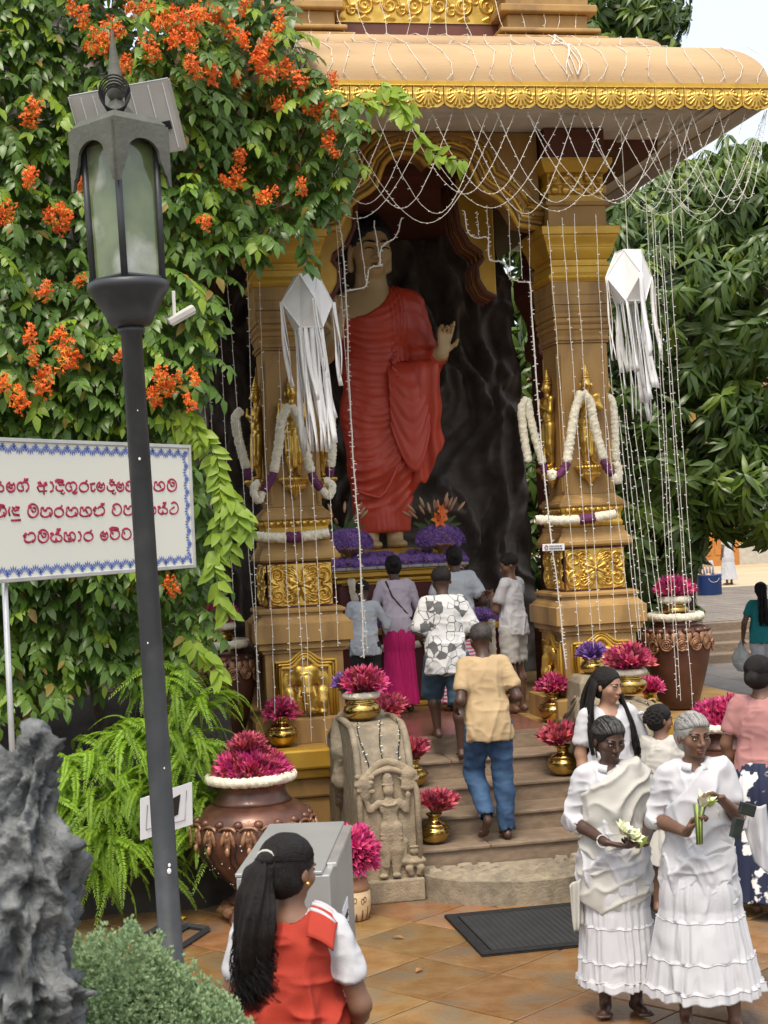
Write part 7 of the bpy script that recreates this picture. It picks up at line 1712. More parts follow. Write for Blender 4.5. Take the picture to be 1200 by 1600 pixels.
class Person:
    def __init__(s, label, loc, h, rz, skin, vox=.011, **pose):
        s.q = dict(DEF); s.q.update(pose); s.t = thing('person', label, 'person', loc, rz, group=None, scale=h/1.6); s.sk = SK[skin]; s.vox = vox
    def J(s, x, y, z):
        a = s.q['lean']
        if z <= .88 or a == 0: return (x, y, z)
        dz = z-.88; return (x, y-dz*sin(a), .88+dz*cos(a))
    def body(s, hands=True, hl=None, hr=None, face=True, brow='dark', dirs=None):
        q = s.q; J = s.J; B = SDF(.03); f = q['fat']
        B.ell(J(0, .0, 1.20), (.132*q['shw']+f, .092+f, .16)).ell(J(0, 0, 1.03), (.115+f, .085+f, .13)).ell((0, .01, .86), (.145+f, .105+f, .12))
        B.cap(J(-.12*q['shw'], .005, 1.318), J(.12*q['shw'], .005, 1.318), .046, .046).cap(J(0, .005, 1.34), J(0, -.01, 1.43), .052, .047, .03)
        for sd, sx in (('r', -1), ('l', 1)):
            S_ = J(sx*.150*q['shw'], .005, 1.308); E_ = q['e'+sd]; W_ = q['w'+sd]
            B.chain([S_, E_], [.044+f*.35, .034+f*.2], .02).chain([E_, lerp3(E_, W_, .35), W_], [.037, .035, .024], .02)
            d = dirs[sd] if dirs and sd in dirs else (tuple(np.array(W_)-np.array(E_)), (-sx, -.2, 0), (.3, .35, .4, .45, .5), sx)
            if hands: hand(B, W_, d[0], d[1], .175, d[2], d[3], .009, .05)
            A_ = q['a'+sd]; K_ = q['k'+sd]
            B.chain([(sx*.085, .0, .85), K_], [.088+f*.6, .054], .04).chain([K_, (lerp3(K_, A_, .3)[0], lerp3(K_, A_, .3)[1]+.022, lerp3(K_, A_, .3)[2]), A_], [.052, .052, .032], .03)
            fd = q.get('f'+sd, (sx*.12, -1, 0)); n_ = math.sqrt(fd[0]**2+fd[1]**2+fd[2]**2)
            fd = tuple(x/n_ for x in fd); a0 = (A_[0], A_[1]+.0, A_[2]-.04)
            B.cap((A_[0]-fd[0]*.035, A_[1]-fd[1]*.035, A_[2]-.038), tuple(a0[i]+fd[i]*.10 for i in range(3)), .032, .026, .03)
            sv = Vector(fd).cross(Vector((0, 0, 1))).normalized()
            for k in range(5):
                o = (k-2)*.0165; b0 = Vector(a0)+Vector(fd)*.09+sv*o+Vector((0, 0, -.008)); B.cap(tuple(b0), tuple(b0+Vector(fd)*(.052-.005*abs(k-(1 if sx > 0 else 3)))), .0125, .010, .008)
        hc_ = J(0, -.018, 1.495); s.Hh = .222
        s.P, s.rm = head_sdf(B, hc_, s.Hh, yaw=q['hy'], tilt=q['ht']+q['lean']*.6, k=.018)
        V, F_ = B.mesh(s.vox); V = smoothv(V, F_, 1, .3); obj('body', V, F_, s.sk, s.t, smooth=True)
        if face: face_parts(s.P, s.rm, s.Hh, s.t, M['hair'], s.lipm(), white=M['eyew'], iris=M['iris'], brow_r=.017)
        return s
    def lipm(s):
        n = 'lip_'+s.sk.name
        if n in bpy.data.materials: return bpy.data.materials[n]
        c = [float(x) for x in s.sk.node_tree.nodes['Color Ramp'].color_ramp.elements[0].color[:3]]
        return mat(n, (c[0]*1.05+.012, c[1]*.75, c[2]*.8), rough=.4)
    def top(s, m_, g=.02, hem=.80, slv=.55, nm='shirt', neck=.075, flare=.0, wr=.006, sleeve_g=.012, ndrop=.03, vox=None, collar=False, cuts=None, belly=0):
        q = s.q; J = s.J; B = SDF(.024); f = q['fat']; w_ = q['shw']; g = g*.75
        B.ell(J(0, .0, 1.20), (.134*w_+f+g, .094+f+g, .165+g), .05).ell(J(0, -belly*.5, 1.04), (.122*(.5+.5*w_)+f+g, .090+f+g+belly, .17), .06).ell(J(0, .008, .95), (.140+f+g+flare*.5, .104+f+g+flare*.5, .13), .06).ell((0, .01, .87), (.150+f+g+flare, .112+f+g+flare, .13), .06)
        if hem < .8:
            for zz in np.arange(.80, hem-.08, -.07): B.ell((0, .01, zz), (.152+f+g+flare*1.2, .114+f+g+flare*1.2, .10), .06)
        B.cap(J(-.115*w_, .005, 1.322), J(.115*w_, .005, 1.322), .046+g*.6, .046+g*.6, .03)
        for sd, sx in (('r', -1), ('l', 1)):
            S_ = J(sx*.148*w_, .005, 1.308); E_ = q['e'+sd]; W_ = q['w'+sd]; sg_ = sleeve_g*.7
            if slv <= 0: continue
            if slv < 1: B.cap(S_, lerp3(S_, E_, slv), .045+f*.35+sg_*.7, .042+f*.25+sg_*1.7)
            else:
                B.chain([S_, E_], [.046+f*.35+sg_*.7, .036+sg_*1.2]); e2 = lerp3(E_, W_, slv-1); B.cap(E_, e2, .036+sg_*1.2, .029+sg_*1.3)
            c1 = np.array(lerp3(S_, E_, slv) if slv < 1 else lerp3(E_, W_, slv-1)); dd = np.array(E_)-np.array(S_) if slv < 1 else np.array(W_)-np.array(E_); dd = dd/np.linalg.norm(dd)
            B.cap(tuple(c1+dd*.035), tuple(c1+dd*.10), .038+f*.2, .05, .006, neg=True)
        if neck: B.ell(J(0, -.035, 1.40), (neck, neck*.95, .052), .012, neg=True).cap(J(0, 0, 1.36), J(0, -.01, 1.6), neck*.8, neck*.8, .01, neg=True); B.ell(J(0, -.10, 1.36), (neck*.7, .08, ndrop+.02), .012, neg=True)
        B.box((0, 0, hem-.3), (1, 1, .3), .0, .008, neg=True)
        for c in (cuts or []): B.box(*c)
        V, F_ = B.mesh(vox or s.vox); N_ = vnormals(V, F_)
        sd_ = hash(nm) % 17
        rd = 1-np.abs(fbm(V*np.array([1.2, 1.2, .45])+V[:, [2, 0, 1]]*.35, 8, 2, 9)); r2_ = 1-np.abs(fbm(V*np.array([.7, .7, 1.6]), 8, 2, 3)); low = np.clip((1.22-V[:, 2])/.2, 0, 1)
        V = V+N_*(wr*((rd**3-.35)*2.4*(.5+low)+(r2_**3-.35)*1.5))[:, None]
        o = obj(nm, V, F_, m_, s.t, smooth=True)
        if collar:
            cl = MB(); n = 18
            for i in range(n+1):
                a = pi*.62+(2*pi-.62*pi*2+pi*.0)*0
            P = [J(.068*sin(a), -.012-.066*cos(a), 1.365+.022*(1-cos(a))*.5) for a in np.linspace(.35, 2*pi-.35, 20)]
            V_, W2 = [], []
            for k, p in enumerate(P): V_ += [p, (p[0]*1.35, p[1]+(p[1]+.012)*.30, p[2]-.035)]
            o2 = MB().add(V_, [(2*k, 2*k+1, 2*k+3, 2*k+2) for k in range(len(P)-1)]).obj('collar', m_, s.t, smooth=True); sd = o2.modifiers.new('t', 'SOLIDIFY'); sd.thickness = .006
        return o
    def skirt(s, m_, z0=.98, z1=.12, r0=(.135, .105), r1=(.22, .20), nf=14, amp=.02, tiers=(), nm='skirt', cx=0, cy=.01, seed=0, tilt=0):
        nz_, na = 80, 240; T, A_ = np.meshgrid(np.linspace(0, 1, nz_), np.linspace(0, 2*pi, na, endpoint=False), indexing='ij')
        f = s.q['fat']; Z = z0+(z1-z0)*T; e = T**.8
        rx = r0[0]+f+(r1[0]-r0[0])*e+.02*np.sin(pi*np.clip(T*3, 0, 1)); ry = r0[1]+f+(r1[1]-r0[1])*e+.02*np.sin(pi*np.clip(T*3, 0, 1))
        ph = np.zeros_like(T); gath = np.zeros_like(T); am = amp*(.25+.75*T)
        for tz in tiers:
            t0 = (z0-tz)/(z0-z1); ph += np.where(T > t0, 2.1, 0); rx += np.where(T > t0, .005, 0); ry += np.where(T > t0, .005, 0); ga = np.where(T > t0, np.exp(-(T-t0)/.07), 0); gath = gath+ga*.0022*np.sin(nf*5*A_+np.sin(A_*7)*3)
        Pn = np.stack([np.cos(A_).ravel()*2+seed, np.sin(A_).ravel()*2, Z.ravel()*1.2], 1); n1 = fbm(Pn, 1.3, 3, seed).reshape(T.shape)
        Aw = A_+.30*np.sin(2*A_+seed)+.16*np.sin(5*A_+seed*2)+.10*n1; md = .35+.65*np.clip(.5+.5*np.sin(3*A_+seed*1.7+2*n1), 0, 1)
        w_ = am*(np.sin(nf*Aw+ph*1.0+n1*2)*.75*md+n1*1.0)+amp*.28*(.4+.6*T)*md*(1-np.abs(np.sin(nf*1.3*Aw+ph*2+n1*3)))**2
        w_ = w_+gath
        X = cx+(rx+w_)*np.cos(A_); Y = cy+(ry+w_)*np.sin(A_)+tilt*T; Z2 = Z+.012*T*np.sin(nf*A_+1)*.6
        V, F_ = gridmesh(X, Y, Z2, wrap=True); o = obj(nm, V, F_[:, ::-1], m_, s.t, smooth=True)
        sd = o.modifiers.new('t', 'SOLIDIFY'); sd.thickness = .006
        for tz in tiers:
            i = int(round((z0-tz)/(z0-z1)*(nz_-1))); P = [(X[i, j]*1.006, Y[i, j]*1.006, Z2[i, j]) for j in range(na)]; MB().tube(P+[P[0]], .0028, 4).obj('tier_seam', m_, s.t, smooth=True)
        return o
    def legs(s, m_, hem=.08, g=.02, nm='trousers', wr=.006, flare=0):
        q = s.q; B = SDF(.045); f = q['fat']
        B.ell((0, .006, .86), (.143+f+g*.2, .103+f+g*.2, .12)).cap((0, .01, .95), (0, .01, .88), .10+f, .105+f)
        for sd, sx in (('r', -1), ('l', 1)):
            A_ = q['a'+sd]; K_ = q['k'+sd]; hp = np.array((sx*.085, 0, .85)); kx, ax_ = np.array(K_), np.array(A_)
            if hem > .3:
                d = (kx-hp)/np.linalg.norm(kx-hp); c = hp+d*(.85-hem); B.cap(tuple(hp), tuple(c), .094+f*.6+g*.5, .066+g+flare)
                B.cap(tuple(c+d*.03), tuple(c+d*.3), .060+g, .12, .006, neg=True)
            else:
                cf = lerp3(K_, A_, .3); B.chain([tuple(hp), K_], [.092+f*.6+g*.4, .058+g+flare], .035).chain([K_, (cf[0], cf[1]+.018, cf[2]), A_], [.058+g+flare, .055+g+flare, .042+g+flare], .03)
                d = (ax_-kx)/np.linalg.norm(ax_-kx); c = ax_-d*(hem-.06); B.cap(tuple(c+d*.03), tuple(c+d*.3), .035+g, .1, .006, neg=True)
        B.box((0, 0, 1.20), (1, 1, .31), 0, .006, neg=True)
        V, F_ = B.mesh(s.vox); N_ = vnormals(V, F_); rd = 1-np.abs(fbm(V*np.array([.6, .6, 1.5]), 9, 2, 4)); V = V+N_*(wr*((rd-.6)*1.8+fbm(V, 14, 2, 2)*.5))[:, None]
        return obj(nm, V, F_, m_, s.t, smooth=True)
    def hair(s, m_, kind='short', vox=None):
        P = s.P; rm = s.rm; H = s.Hh; B = SDF(.02)
        B.ell(P(0, .075, .185), (H*.385, H*.445, H*.385), .02, rm)
        if kind in ('bun', 'pony', 'long', 'bob'): B.ell(P(0, .16, -.05), (H*.36, H*.36, H*.36), .02, rm)
        if kind == 'bun': B.ell(P(0, .58, -.06), (H*.20, H*.18, H*.20), .02, rm)
        B.ell(P(0, -.52, -.06), (H*.50, H*.36, H*(.365 if kind != 'short' else .40)), .012, rm, neg=True)
        if kind == 'short': B.ell(P(0, -.1, -.42), (H*.8, H*.9, H*.40), .012, rm, neg=True)
        else:
            B.ell(P(.42, -.1, -.25), (H*.14, H*.22, H*.3), .01, rm, neg=True); B.ell(P(-.42, -.1, -.25), (H*.14, H*.22, H*.3), .01, rm, neg=True)
        if kind == 'long':
            pass
        V, F_ = B.mesh(vox or .007); N_ = vnormals(V, F_)
        loc = (V-np.array(P(0, .075, .19))) @ rm; th = np.arctan2(loc[:, 0], loc[:, 2]+.02)
        V = V+N_*((np.abs(np.sin(th*26+loc[:, 1]*30))-.5)*.0022+fbm(V, 30, 2, 1)*.0025)[:, None]
        return obj('hair', V, F_, m_, s.t, smooth=True)
    def hairfall(s, m_, roots, tips, n=60, r=.006, wave=.01, nm='hair_length', freq=9, seed=1, mid=None):
        """bundle of locks from roots to tips (lists of local points), one part"""
        r2 = random.Random(seed); mb = MB()
        for i in range(n):
            u = r2.random(); v_ = r2.random(); a = Vector(roots[0]).lerp(Vector(roots[1]), u); b = Vector(tips[0]).lerp(Vector(tips[1]), min(1, max(0, u+r2.uniform(-.15, .15))))
            a = a+Vector((r2.uniform(-.006, .006), r2.uniform(-.01, .01), r2.uniform(-.008, .008))); b = b+Vector((r2.uniform(-.02, .02), r2.uniform(-.025, .025), r2.uniform(-.06, .04))); ph = r2.random()*6; P = []
            m1 = Vector(mid) if mid else None
            for k in range(15):
                t = k/14; p = a.lerp(b, t)
                if m1: p = p+m1*sin(pi*t)
                P.append(p+Vector((wave*t*sin(freq*t+ph), wave*t*cos(freq*t*.8+ph), 0)))
            mb.tube(P, [r*(1.1-.75*k/14) for k in range(15)], 5)
        return stuff(mb.obj(nm, m_, s.t, smooth=True))
def strands(p, mats, n=150, r=.0032, seed=1, bun=(0, .95, -.22)):
    """combed-back locks lying over the hair cap"""
    r2 = random.Random(seed); mbs = [MB() for m_ in mats]; H = p.Hh
    for i in range(n):
        a = -1.5+3.0*(i+r2.random())/n; d0 = Vector((sin(a)*.95, -.97*cos(a), .20*cos(a)**2+.0)).normalized(); d1 = Vector((bun[0]+.18*sin(a), bun[1], bun[2]+r2.uniform(-.1, .1))).normalized(); P = []
        for k in range(9):
            t = .04+.96*k/8; d = (d0*(1-t)+d1*t+Vector((0, 0, .42*sin(pi*t)*cos(a)))); d.normalize(); s_ = 1.012+.010*r2.random()
            P.append(p.P(.388*d.x*s_, .075+.447*d.y*s_, .185+.387*d.z*s_))
        mbs[0 if len(mats) == 1 or r2.random() < .6 else 1].tube(P, [r*.6]+[r]*7+[r*.7], 4)
    for mb, m_ in zip(mbs, mats): stuff(mb.obj('combed_locks', m_, p.t, smooth=True))
CW = cloth('white_cotton', (.50, .50, .52), (.465, .47, .49)); CW2 = cloth('offwhite_cotton', (.47, .46, .42), (.43, .42, .38)); CL = cloth('pale_lilac_cotton', (.48, .43, .50)); CB = cloth('pale_blue_cotton', (.44, .48, .52))
def G(px, py, z=0): return tuple(atZ(px, py, z))
HG = mat('grey_lock', (.06, .058, .055), (.09, .087, .083), rough=.5); HS = mat('silver_lock', (.26, .255, .24), (.34, .33, .31), rough=.5)
# --- two women in white in the right foreground
def shawl(p, m_, tipx, tipz, seed, line=(.12, 1.30, 40), armc=.55):
    """wide cloth over the left shoulder and arm, crossing the body to the right hip, hanging to a point"""
    q = p.q; J = p.J; B = SDF(.03); f = q['fat']; g = .030
    B.ell(J(0, .0, 1.20), (.134+f+g, .096+f+g, .17+g), .05).ell(J(0, 0, 1.04), (.126+f+g, .094+f+g, .18), .06).ell((0, .008, .90), (.152+f+g, .114+f+g, .15), .06).ell((0, .008, .76), (.165+f+g, .125+f+g, .15), .06).ell((0, .008, .64), (.172+f+g, .132+f+g, .14), .06)
    B.cap(J(-.02, .0, 1.335), J(.12, .005, 1.328), .05, .056, .03); S_ = J(.148, .005, 1.308); E_ = q['el']; B.cap(S_, lerp3(S_, E_, armc), .062, .066, .04)
    rot = rotm(0, R(-line[2]), 0); up_ = rot @ np.array([0, 0, 1.0])
    B.box(tuple(np.array([line[0], 0, line[1]])+up_*.5), (1.5, .8, .5), 0, .006, rot, neg=True)
    for ang, w in ((27, 1), (-20, -1)):
        rt = rotm(0, R(ang), 0); dn = rt @ np.array([0, 0, -1.0]); B.box(tuple(np.array([tipx, 0, tipz])+dn*.4), (1.5, .8, .4), 0, .006, rt, neg=True)
    V, F_ = B.mesh(.0075); N_ = vnormals(V, F_); d = V @ up_; al = V @ (rot @ np.array([1.0, 0, 0])); n1 = fbm(V, 3.5, 3, seed)
    fo = (1-np.abs(np.sin(d*26+n1*2.6+al*2)))**1.6
    V = V+N_*(.021*(fo-.35)*(.5+.5*np.clip(n1+.6, 0, 1)))[:, None]
    obj('shawl', V, F_, m_, p.t, smooth=True)
a = Person('older woman in white with white shawl holding pale lotus flowers at her waist', G(972, 1585), 1.56, R(-12), 'dark', .0068, er=(-.215, .04, 1.06), wr=(-.07, -.225, .985), el=(.215, .04, 1.05), wl=(.14, -.21, .97), hy=R(22), ht=R(14), fat=.010,
           kl=(.09, -.01, .46), fl=(.25, -1, 0), fr=(-.2, -1, 0))
a.body(dirs={'r': ((1, -.35, -.25), (.2, .3, 1), (.25, .3, .35, .4, .3), -1), 'l': ((-.75, -.6, .05), (.3, .2, 1), (.3, .35, .4, .45, .3), 1)})
a.top(CW, .02, .68, 1.22, 'blouse', flare=.012, wr=.008, collar=True); a.hair(M['hair'], 'bun'); strands(a, [M['hair'], HG], 330, .0019, 2); a.skirt(CW, .80, .175, (.145, .12), (.205, .195), 15, .014, (.50, .32, .22), seed=3)
shawl(a, CW2, -.07, .56, 3, (.02, 1.36, 40), .7)
sk2 = MB(); U, T = np.meshgrid(np.linspace(-1, 1, 10), np.linspace(0, 1, 20), indexing='ij'); V, F_ = gridmesh(-.215+U*.035*(1-.3*T), -.03-.02*np.sin(U*4+T*2), .74-.26*T+.02*U); o = obj('shawl_tail', V, F_, CW2, a.t, smooth=True); sd = o.modifiers.new('t', 'SOLIDIFY'); sd.thickness = .006
MB().tube([(.0+-.085+.031*cos(q), -.225+.0+.02*sin(q)*.6, .99+.031*sin(q)) for q in np.linspace(0, 6.28, 17)], .004, 5).obj('thread_bracelet', CW2, a.t)
al_ = a.t.matrix_world if False else None
def held(p, loc): M_ = Matrix.Translation(p.t.location) @ Matrix.Rotation(p.t.rotation_euler[2], 4, 'Z') @ Matrix.Scale(p.t.scale[0], 4); return tuple(M_ @ Vector(loc))
M['lotusw'] = mat('white_lotus_petal', (.80, .80, .66), (.66, .72, .40), rough=.5, sc=14); M['lotusg'] = mat('lotus_sepal', (.42, .52, .12), (.34, .45, .10), rough=.5)
lt = thing('lotus_flower', 'pale green-white lotus flowers in the hands of the older woman', 'flower', held(a, (.055, -.275, 1.0)))
for k, (dx, dz, tl) in enumerate(((0, .02, .5), (-.05, .06, -.3), (.03, -.015, 1.1))):
    fm = MB()
    for rg_, (n, fl, L_) in enumerate(((7, .75, .075), (6, .35, .07))):
        for i in range(n): petal(fm, 2*pi*i/n+rg_, fl, L_, .022, .006)
    o = fm.obj('bloom', M['lotusw'] if k < 2 else M['lotusg'], lt, smooth=True); o.location = (dx, -.01*k, dz-.02); o.rotation_euler = (R(35), tl*.6, k)
b = Person('silver-haired woman in white with shawl holding a lily stem in front of her chest', G(1105, 1606), 1.60, R(-14), 'brown', .0068, er=(-.205, .04, 1.07), wr=(-.085, -.215, 1.045), el=(.225, .02, 1.06), wl=(.10, -.20, 1.20), hy=R(20), ht=R(2), fat=.002, kl=(.11, -.05, .46), al=(.13, -.09, .075), fl=(.2, -1, 0), ar=(-.1, .03, .075))
b.body(dirs={'r': ((.45, -.2, .7), (.8, -.6, 0), (1.0, 1.05, 1.1, 1.1, .9), -1), 'l': ((-.7, -.35, .35), (-.2, -.5, -.9), (.45, .5, .6, .65, .4), 1)})
b.top(CW, .02, .68, 1.12, 'blouse', flare=.012, wr=.008, collar=True); b.hair(HS, 'bun'); strands(b, [HS, HG], 330, .0019, 4); b.skirt(CW, .84, .19, (.145, .12), (.29, .24), 17, .022, (.58, .38, .24), seed=8)
shawl(b, CW, .06, .60, 6, (.02, 1.34, 48), .45)
U, T = np.meshgrid(np.linspace(-1, 1, 12), np.linspace(0, 1, 26), indexing='ij'); V, F_ = gridmesh(.285+U*.07*(1-.2*T)+.05*T, -.02-.03*np.sin(U*4+T*3), 1.13-.34*T-.05*U*T); o = obj('shawl_fall', V, F_, CW, b.t, smooth=True); sd = o.modifiers.new('t', 'SOLIDIFY'); sd.thickness = .006
ly = thing('white_lily', 'white lily on a bundle of green stems held upright by the silver-haired woman', 'flower', held(b, (-.035, -.285, 1.06)))
for k in range(5): MB().tube([(-.01+.006*k, 0, -.06), (-.012+.008*k, 0, .06), (-.02+.016*k, -.005, .14)], .005, 6).obj('stem', M['lotusg'] if k % 2 else M['stem'], ly, smooth=True)
fm = MB(); [petal(fm, i*1.047, .55, .085, .022, .006) for i in range(6)]; o = fm.obj('bloom', M['lotusw'], ly, smooth=True); o.location = (.02, -.01, .13); o.rotation_euler = (R(20), R(18), 0)
fm = MB(); [petal(fm, i*1.57, .3, .06, .016, .004) for i in range(4)]; o = fm.obj('bud', M['lotusg'], ly, smooth=True); o.location = (.05, -.01, .125); o.rotation_euler = (R(10), R(35), 0)
pu = thing('black_wallet', 'black wallet tucked under the silver-haired woman arm', 'wallet', held(b, (.20, -.22, 1.10))); M['leather'] = mat('black_leather', (.012, .014, .013), (.02, .03, .026), rough=.3, sc=14)
for nm, c, sz, ry in (('wallet_top', (.02, 0, .05), (.095, .02, .06), .35), ('wallet_body', (-.035, .01, -.04), (.06, .022, .10), .35)):
    o = MB().box((0, 0, 0), sz).obj(nm, M['leather'], pu, bevel=.005); o.location = c; o.rotation_euler = (0, ry, .2)
# --- long-haired woman, child, pink-shirted woman
c = Person('woman in a white t-shirt with long straight black hair looking right', G(965, 1428), 1.62, R(2), 'tan', .0095, hy=R(36), ht=R(6), fat=.018, el=(.26, .03, 1.06), wl=(.27, -.03, .82))
c.body(); c.top(CW, .008, .80, .62, 't_shirt', ndrop=.05, neck=.085, wr=.005); c.hair(M['hair'], 'long'); c.skirt(CW2, .92, .3, (.155, .13), (.21, .19), 12, .012, seed=4)
c.hairfall(M['hair'], [(-.085, .03, 1.56), (-.02, .09, 1.59)], [(-.13, .06, 1.12), (-.02, .14, 1.10)], 90, .011, .006, mid=(-.045, .03, .03))
c.hairfall(M['hair'], [(-.095, -.05, 1.52), (-.08, .03, 1.55)], [(-.13, -.10, 1.10), (-.15, .03, 1.10)], 60, .010, .006, nm='hair_front', seed=4, mid=(-.03, -.0, .0))
c.hairfall(M['hair'], [(.075, .0, 1.46), (.085, .05, 1.44)], [(.16, -.09, 1.08), (.17, -.05, 1.07)], 40, .008, .006, nm='hair_side', seed=9, mid=(.01, -.03, 0))
d = Person('small girl seen from behind with curly hair and white bow', G(1046, 1425), 1.36, R(150), 'mid', .0095, hy=R(-55), ht=R(5), lean=0)
d.body(); d.top(CW2, .022, .75, .45, 'printed_top', wr=.006); h_ = d.hair(M['hair'], 'bob'); d.skirt(CW2, .80, .4, (.15, .12), (.21, .19), 12, .015, seed=2)
for i in range(70):
    a_ = i*2.4; u = (i+.5)/70; th = 1.9*math.sqrt(u); q = d.P(.40*sin(th)*cos(a_), .12+.44*sin(th)*abs(sin(a_)) if True else 0, .14+.42*cos(th)-.1); MB().ell(q, (.022, .022, .018), 6, 5).obj('curl', M['hair'], d.t, smooth=True)
bw_ = thing('hair_bow', 'tiny white bow clipped in the small girl curls', 'hair bow', held(d, d.P(.18, .56, .22)))
for s_ in (-1, 1): MB().ell((s_*.022, 0, 0), (.024, .010, .014), 8, 6, Matrix.Rotation(s_*.3, 3, 'Y')).obj('loop', CW, bw_, smooth=True)
MB().ell((0, -.006, 0), (.008,)*3, 6, 5).obj('knot', CW, bw_, smooth=True)
for k, tx in enumerate('DAA'):   # printed letters on the back
    L_ = {'D': [[(-.012, -.018), (-.012, .018), (.004, .016), (.012, .0), (.004, -.016), (-.012, -.018)]], 'A': [[(-.014, -.018), (0, .018), (.014, -.018)], [(-.008, -.004), (.008, -.004)]]}[tx]
    mb = MB()
    for st_ in L_: mb.tube([(x+.10-.042*k, .165-.0*k, z+1.10+.012*k) for x, z in [(-x_, z_) for x_, z_ in st_]], .0035, 4)
    mb.obj('printed_letter', M['dark'], d.t)
CP = cloth('dusty_pink_cotton', (.38, .18, .17)); 
M['navyflor'] = mat('navy_floral', (.012, .018, .05), (.74, .74, .72), rough=.8, sc=9, lo=.52, hi=.56)
e = Person('woman in dusty pink shirt and navy floral skirt at the right edge', G(1205, 1425), 1.66, R(150), 'brown', .0095, hy=R(-20), fat=.012, er=(-.22, -.02, 1.06), wr=(-.15, -.2, .98), el=(.23, .0, 1.06), wl=(.20, -.05, .84))
e.body(); e.top(CP, .016, .80, .60, 'pink_shirt'); e.hair(M['hair'], 'bun'); strands(e, [M['hair']], 120, seed=5); e.skirt(M['navyflor'], .96, .10, (.15, .12), (.24, .21), 10, .015, seed=5)
# --- woman in red in the near foreground, from behind
CR = cloth('red_linen', (.36, .030, .012), (.31, .025, .011)); 
pr = atY(468, 1500, 5.15)
r = Person('woman in a red pinafore with long black ponytail, seen from behind', (pr[0]-.025, pr[1], 0), 1.605, R(160), 'mid', .0065, hy=R(-30), ht=R(6), fat=.006, el=(.215, .02, 1.05), wl=(.21, -.10, .84), er=(-.225, .0, 1.05), wr=(-.17, -.17, .92))
r.body(); r.top(CW, .006, .9, .52, 'white_blouse', sleeve_g=.013, wr=.006)
pin = r.top(CR, .028, .70, 0, 'red_pinafore', neck=.09, flare=.03, wr=.010, belly=.07)
r.skirt(CR, .95, .12, (.20, .19), (.30, .29), 11, .02, seed=11)
for sx in (-1, 1):
    U, T = np.meshgrid(np.linspace(0, 1, 12), np.linspace(-1, 1, 22), indexing='ij'); yy = T*.115+.0; zz = 1.382-.20*(yy*yy)/.0132*.36; V, F_ = gridmesh(sx*(.080+.085*U), yy+.005, zz-.012*U-.035*U*U); o = obj('shoulder_flap', V, F_ if sx < 0 else F_[:, ::-1], CR, r.t, smooth=True); sd = o.modifiers.new('t', 'SOLIDIFY'); sd.thickness = .008; sd.offset = 1
    for k in range(3):
        y0 = -.02+.032*k; MB().tube([(sx*(.080+.02*j), y0, 1.391-.012*(j/4.)-.035*(j/4.)**2-.20*(y0*y0)/.0132*.36) for j in range(5)], .009, 5).obj('white_stripe', CW, r.t, smooth=True)
MB().tube([(.0, .20, 1.02), (.01, .215, .96), (-.015, .225, .90)], .008, 5).obj('waist_tie', CR, r.t, smooth=True); MB().tube([(.01, .20, 1.02), (.03, .22, .95), (.035, .225, .88)], .007, 5).obj('waist_tie', CR, r.t, smooth=True)
MB().tube([(-.20+.05*i, .135+.075*sin(pi*i/8), 1.02+.01*sin(i)) for i in range(9)], .008, 5).obj('waist_seam', CR, r.t, smooth=True)
r.hair(M['hair'], 'pony', .005); strands(r, [M['hair']], 320, .0018, 6, (0, .93, .08))
pt = r.P(0, .52, .22)
MB().ell(pt, (.035, .035, .03), 10, 7).obj('hair_knot', M['hair'], r.t, smooth=True)
MB().tube([tuple(Vector(pt)+Vector((.03*cos(q), .005+.0*sin(q), .03*sin(q)))) for q in np.linspace(0, 6.28, 15)], .005, 5).obj('hair_tie', CW2, r.t, smooth=True)
r.hairfall(M['hair'], [tuple(Vector(pt)+Vector((-.03, .0, 0))), tuple(Vector(pt)+Vector((.03, .01, .0)))], [(pt[0]-.02, pt[1]+.02, 1.13), (pt[0]+.10, pt[1]+.0, 1.10)], 760, .0026, .030, freq=15, seed=3, mid=(.02, .045, .0))
B = SDF(.03); pv = [Vector(pt)+Vector((0, .01, -.02))]
for k in range(1, 8):
    t = k/7; pv.append(Vector((pt[0]+.04*t+.012*sin(t*9)+.02*sin(pi*t), pt[1]+.01+.045*sin(pi*t), pt[2]+(1.17-pt[2])*t)))
B.chain([tuple(q) for q in pv], [.026, .040, .050, .056, .058, .054, .046, .03]); V, F_ = B.mesh(.008); N_ = vnormals(V, F_); th = np.arctan2(V[:, 0]-pt[0], V[:, 1]-pt[1]); V = V+N_*(.006*np.sin(th*9+V[:, 2]*22)+.004*np.sin(th*23+V[:, 2]*45))[:, None]; obj('ponytail', V, F_, M['hair'], r.t, smooth=True)
MB().ell(r.P(-.385, .0, -.15), (.007,)*3, 6, 5).obj('earring', M['gold'], r.t); MB().ell(r.P(.385, .0, -.15), (.007,)*3, 6, 5).obj('earring', M['gold'], r.t)
# --- worshippers on the steps and at the altar (all from behind)
CT = cloth('tan_jersey', (.43, .31, .17), (.39, .28, .15)); CJ = mat('blue_denim', (.018, .05, .115), (.04, .095, .185), rough=.8, sc=7, bump=.2, bsc=140)
m1 = Person('balding man in tan t-shirt and blue jeans climbing the steps', (2.84, 10.98, .302), 1.57, R(182), 'dark', .0095, lean=R(7), kr=(-.10, -.03, .46), ar=(-.10, .02, .075), kl=(.085, -.16, .47), al=(.075, .10, .20), fl=(.1, -.5, -.8), ht=R(12), el=(.222, .05, 1.06), wl=(.20, -.15, 1.0), er=(-.222, .05, 1.06), wr=(-.20, -.15, 1.0), fat=.006, shw=1.06)
m1.body(); m1.top(CT, .024, .75, .60, 't_shirt', sleeve_g=.016, wr=.005); m1.legs(CJ, .09, .017, 'jeans', .008)
h_ = m1.hair(mat('cropped_hair', (.020, .017, .016), (.05, .04, .036), rough=.7, sc=60), 'short', .009)
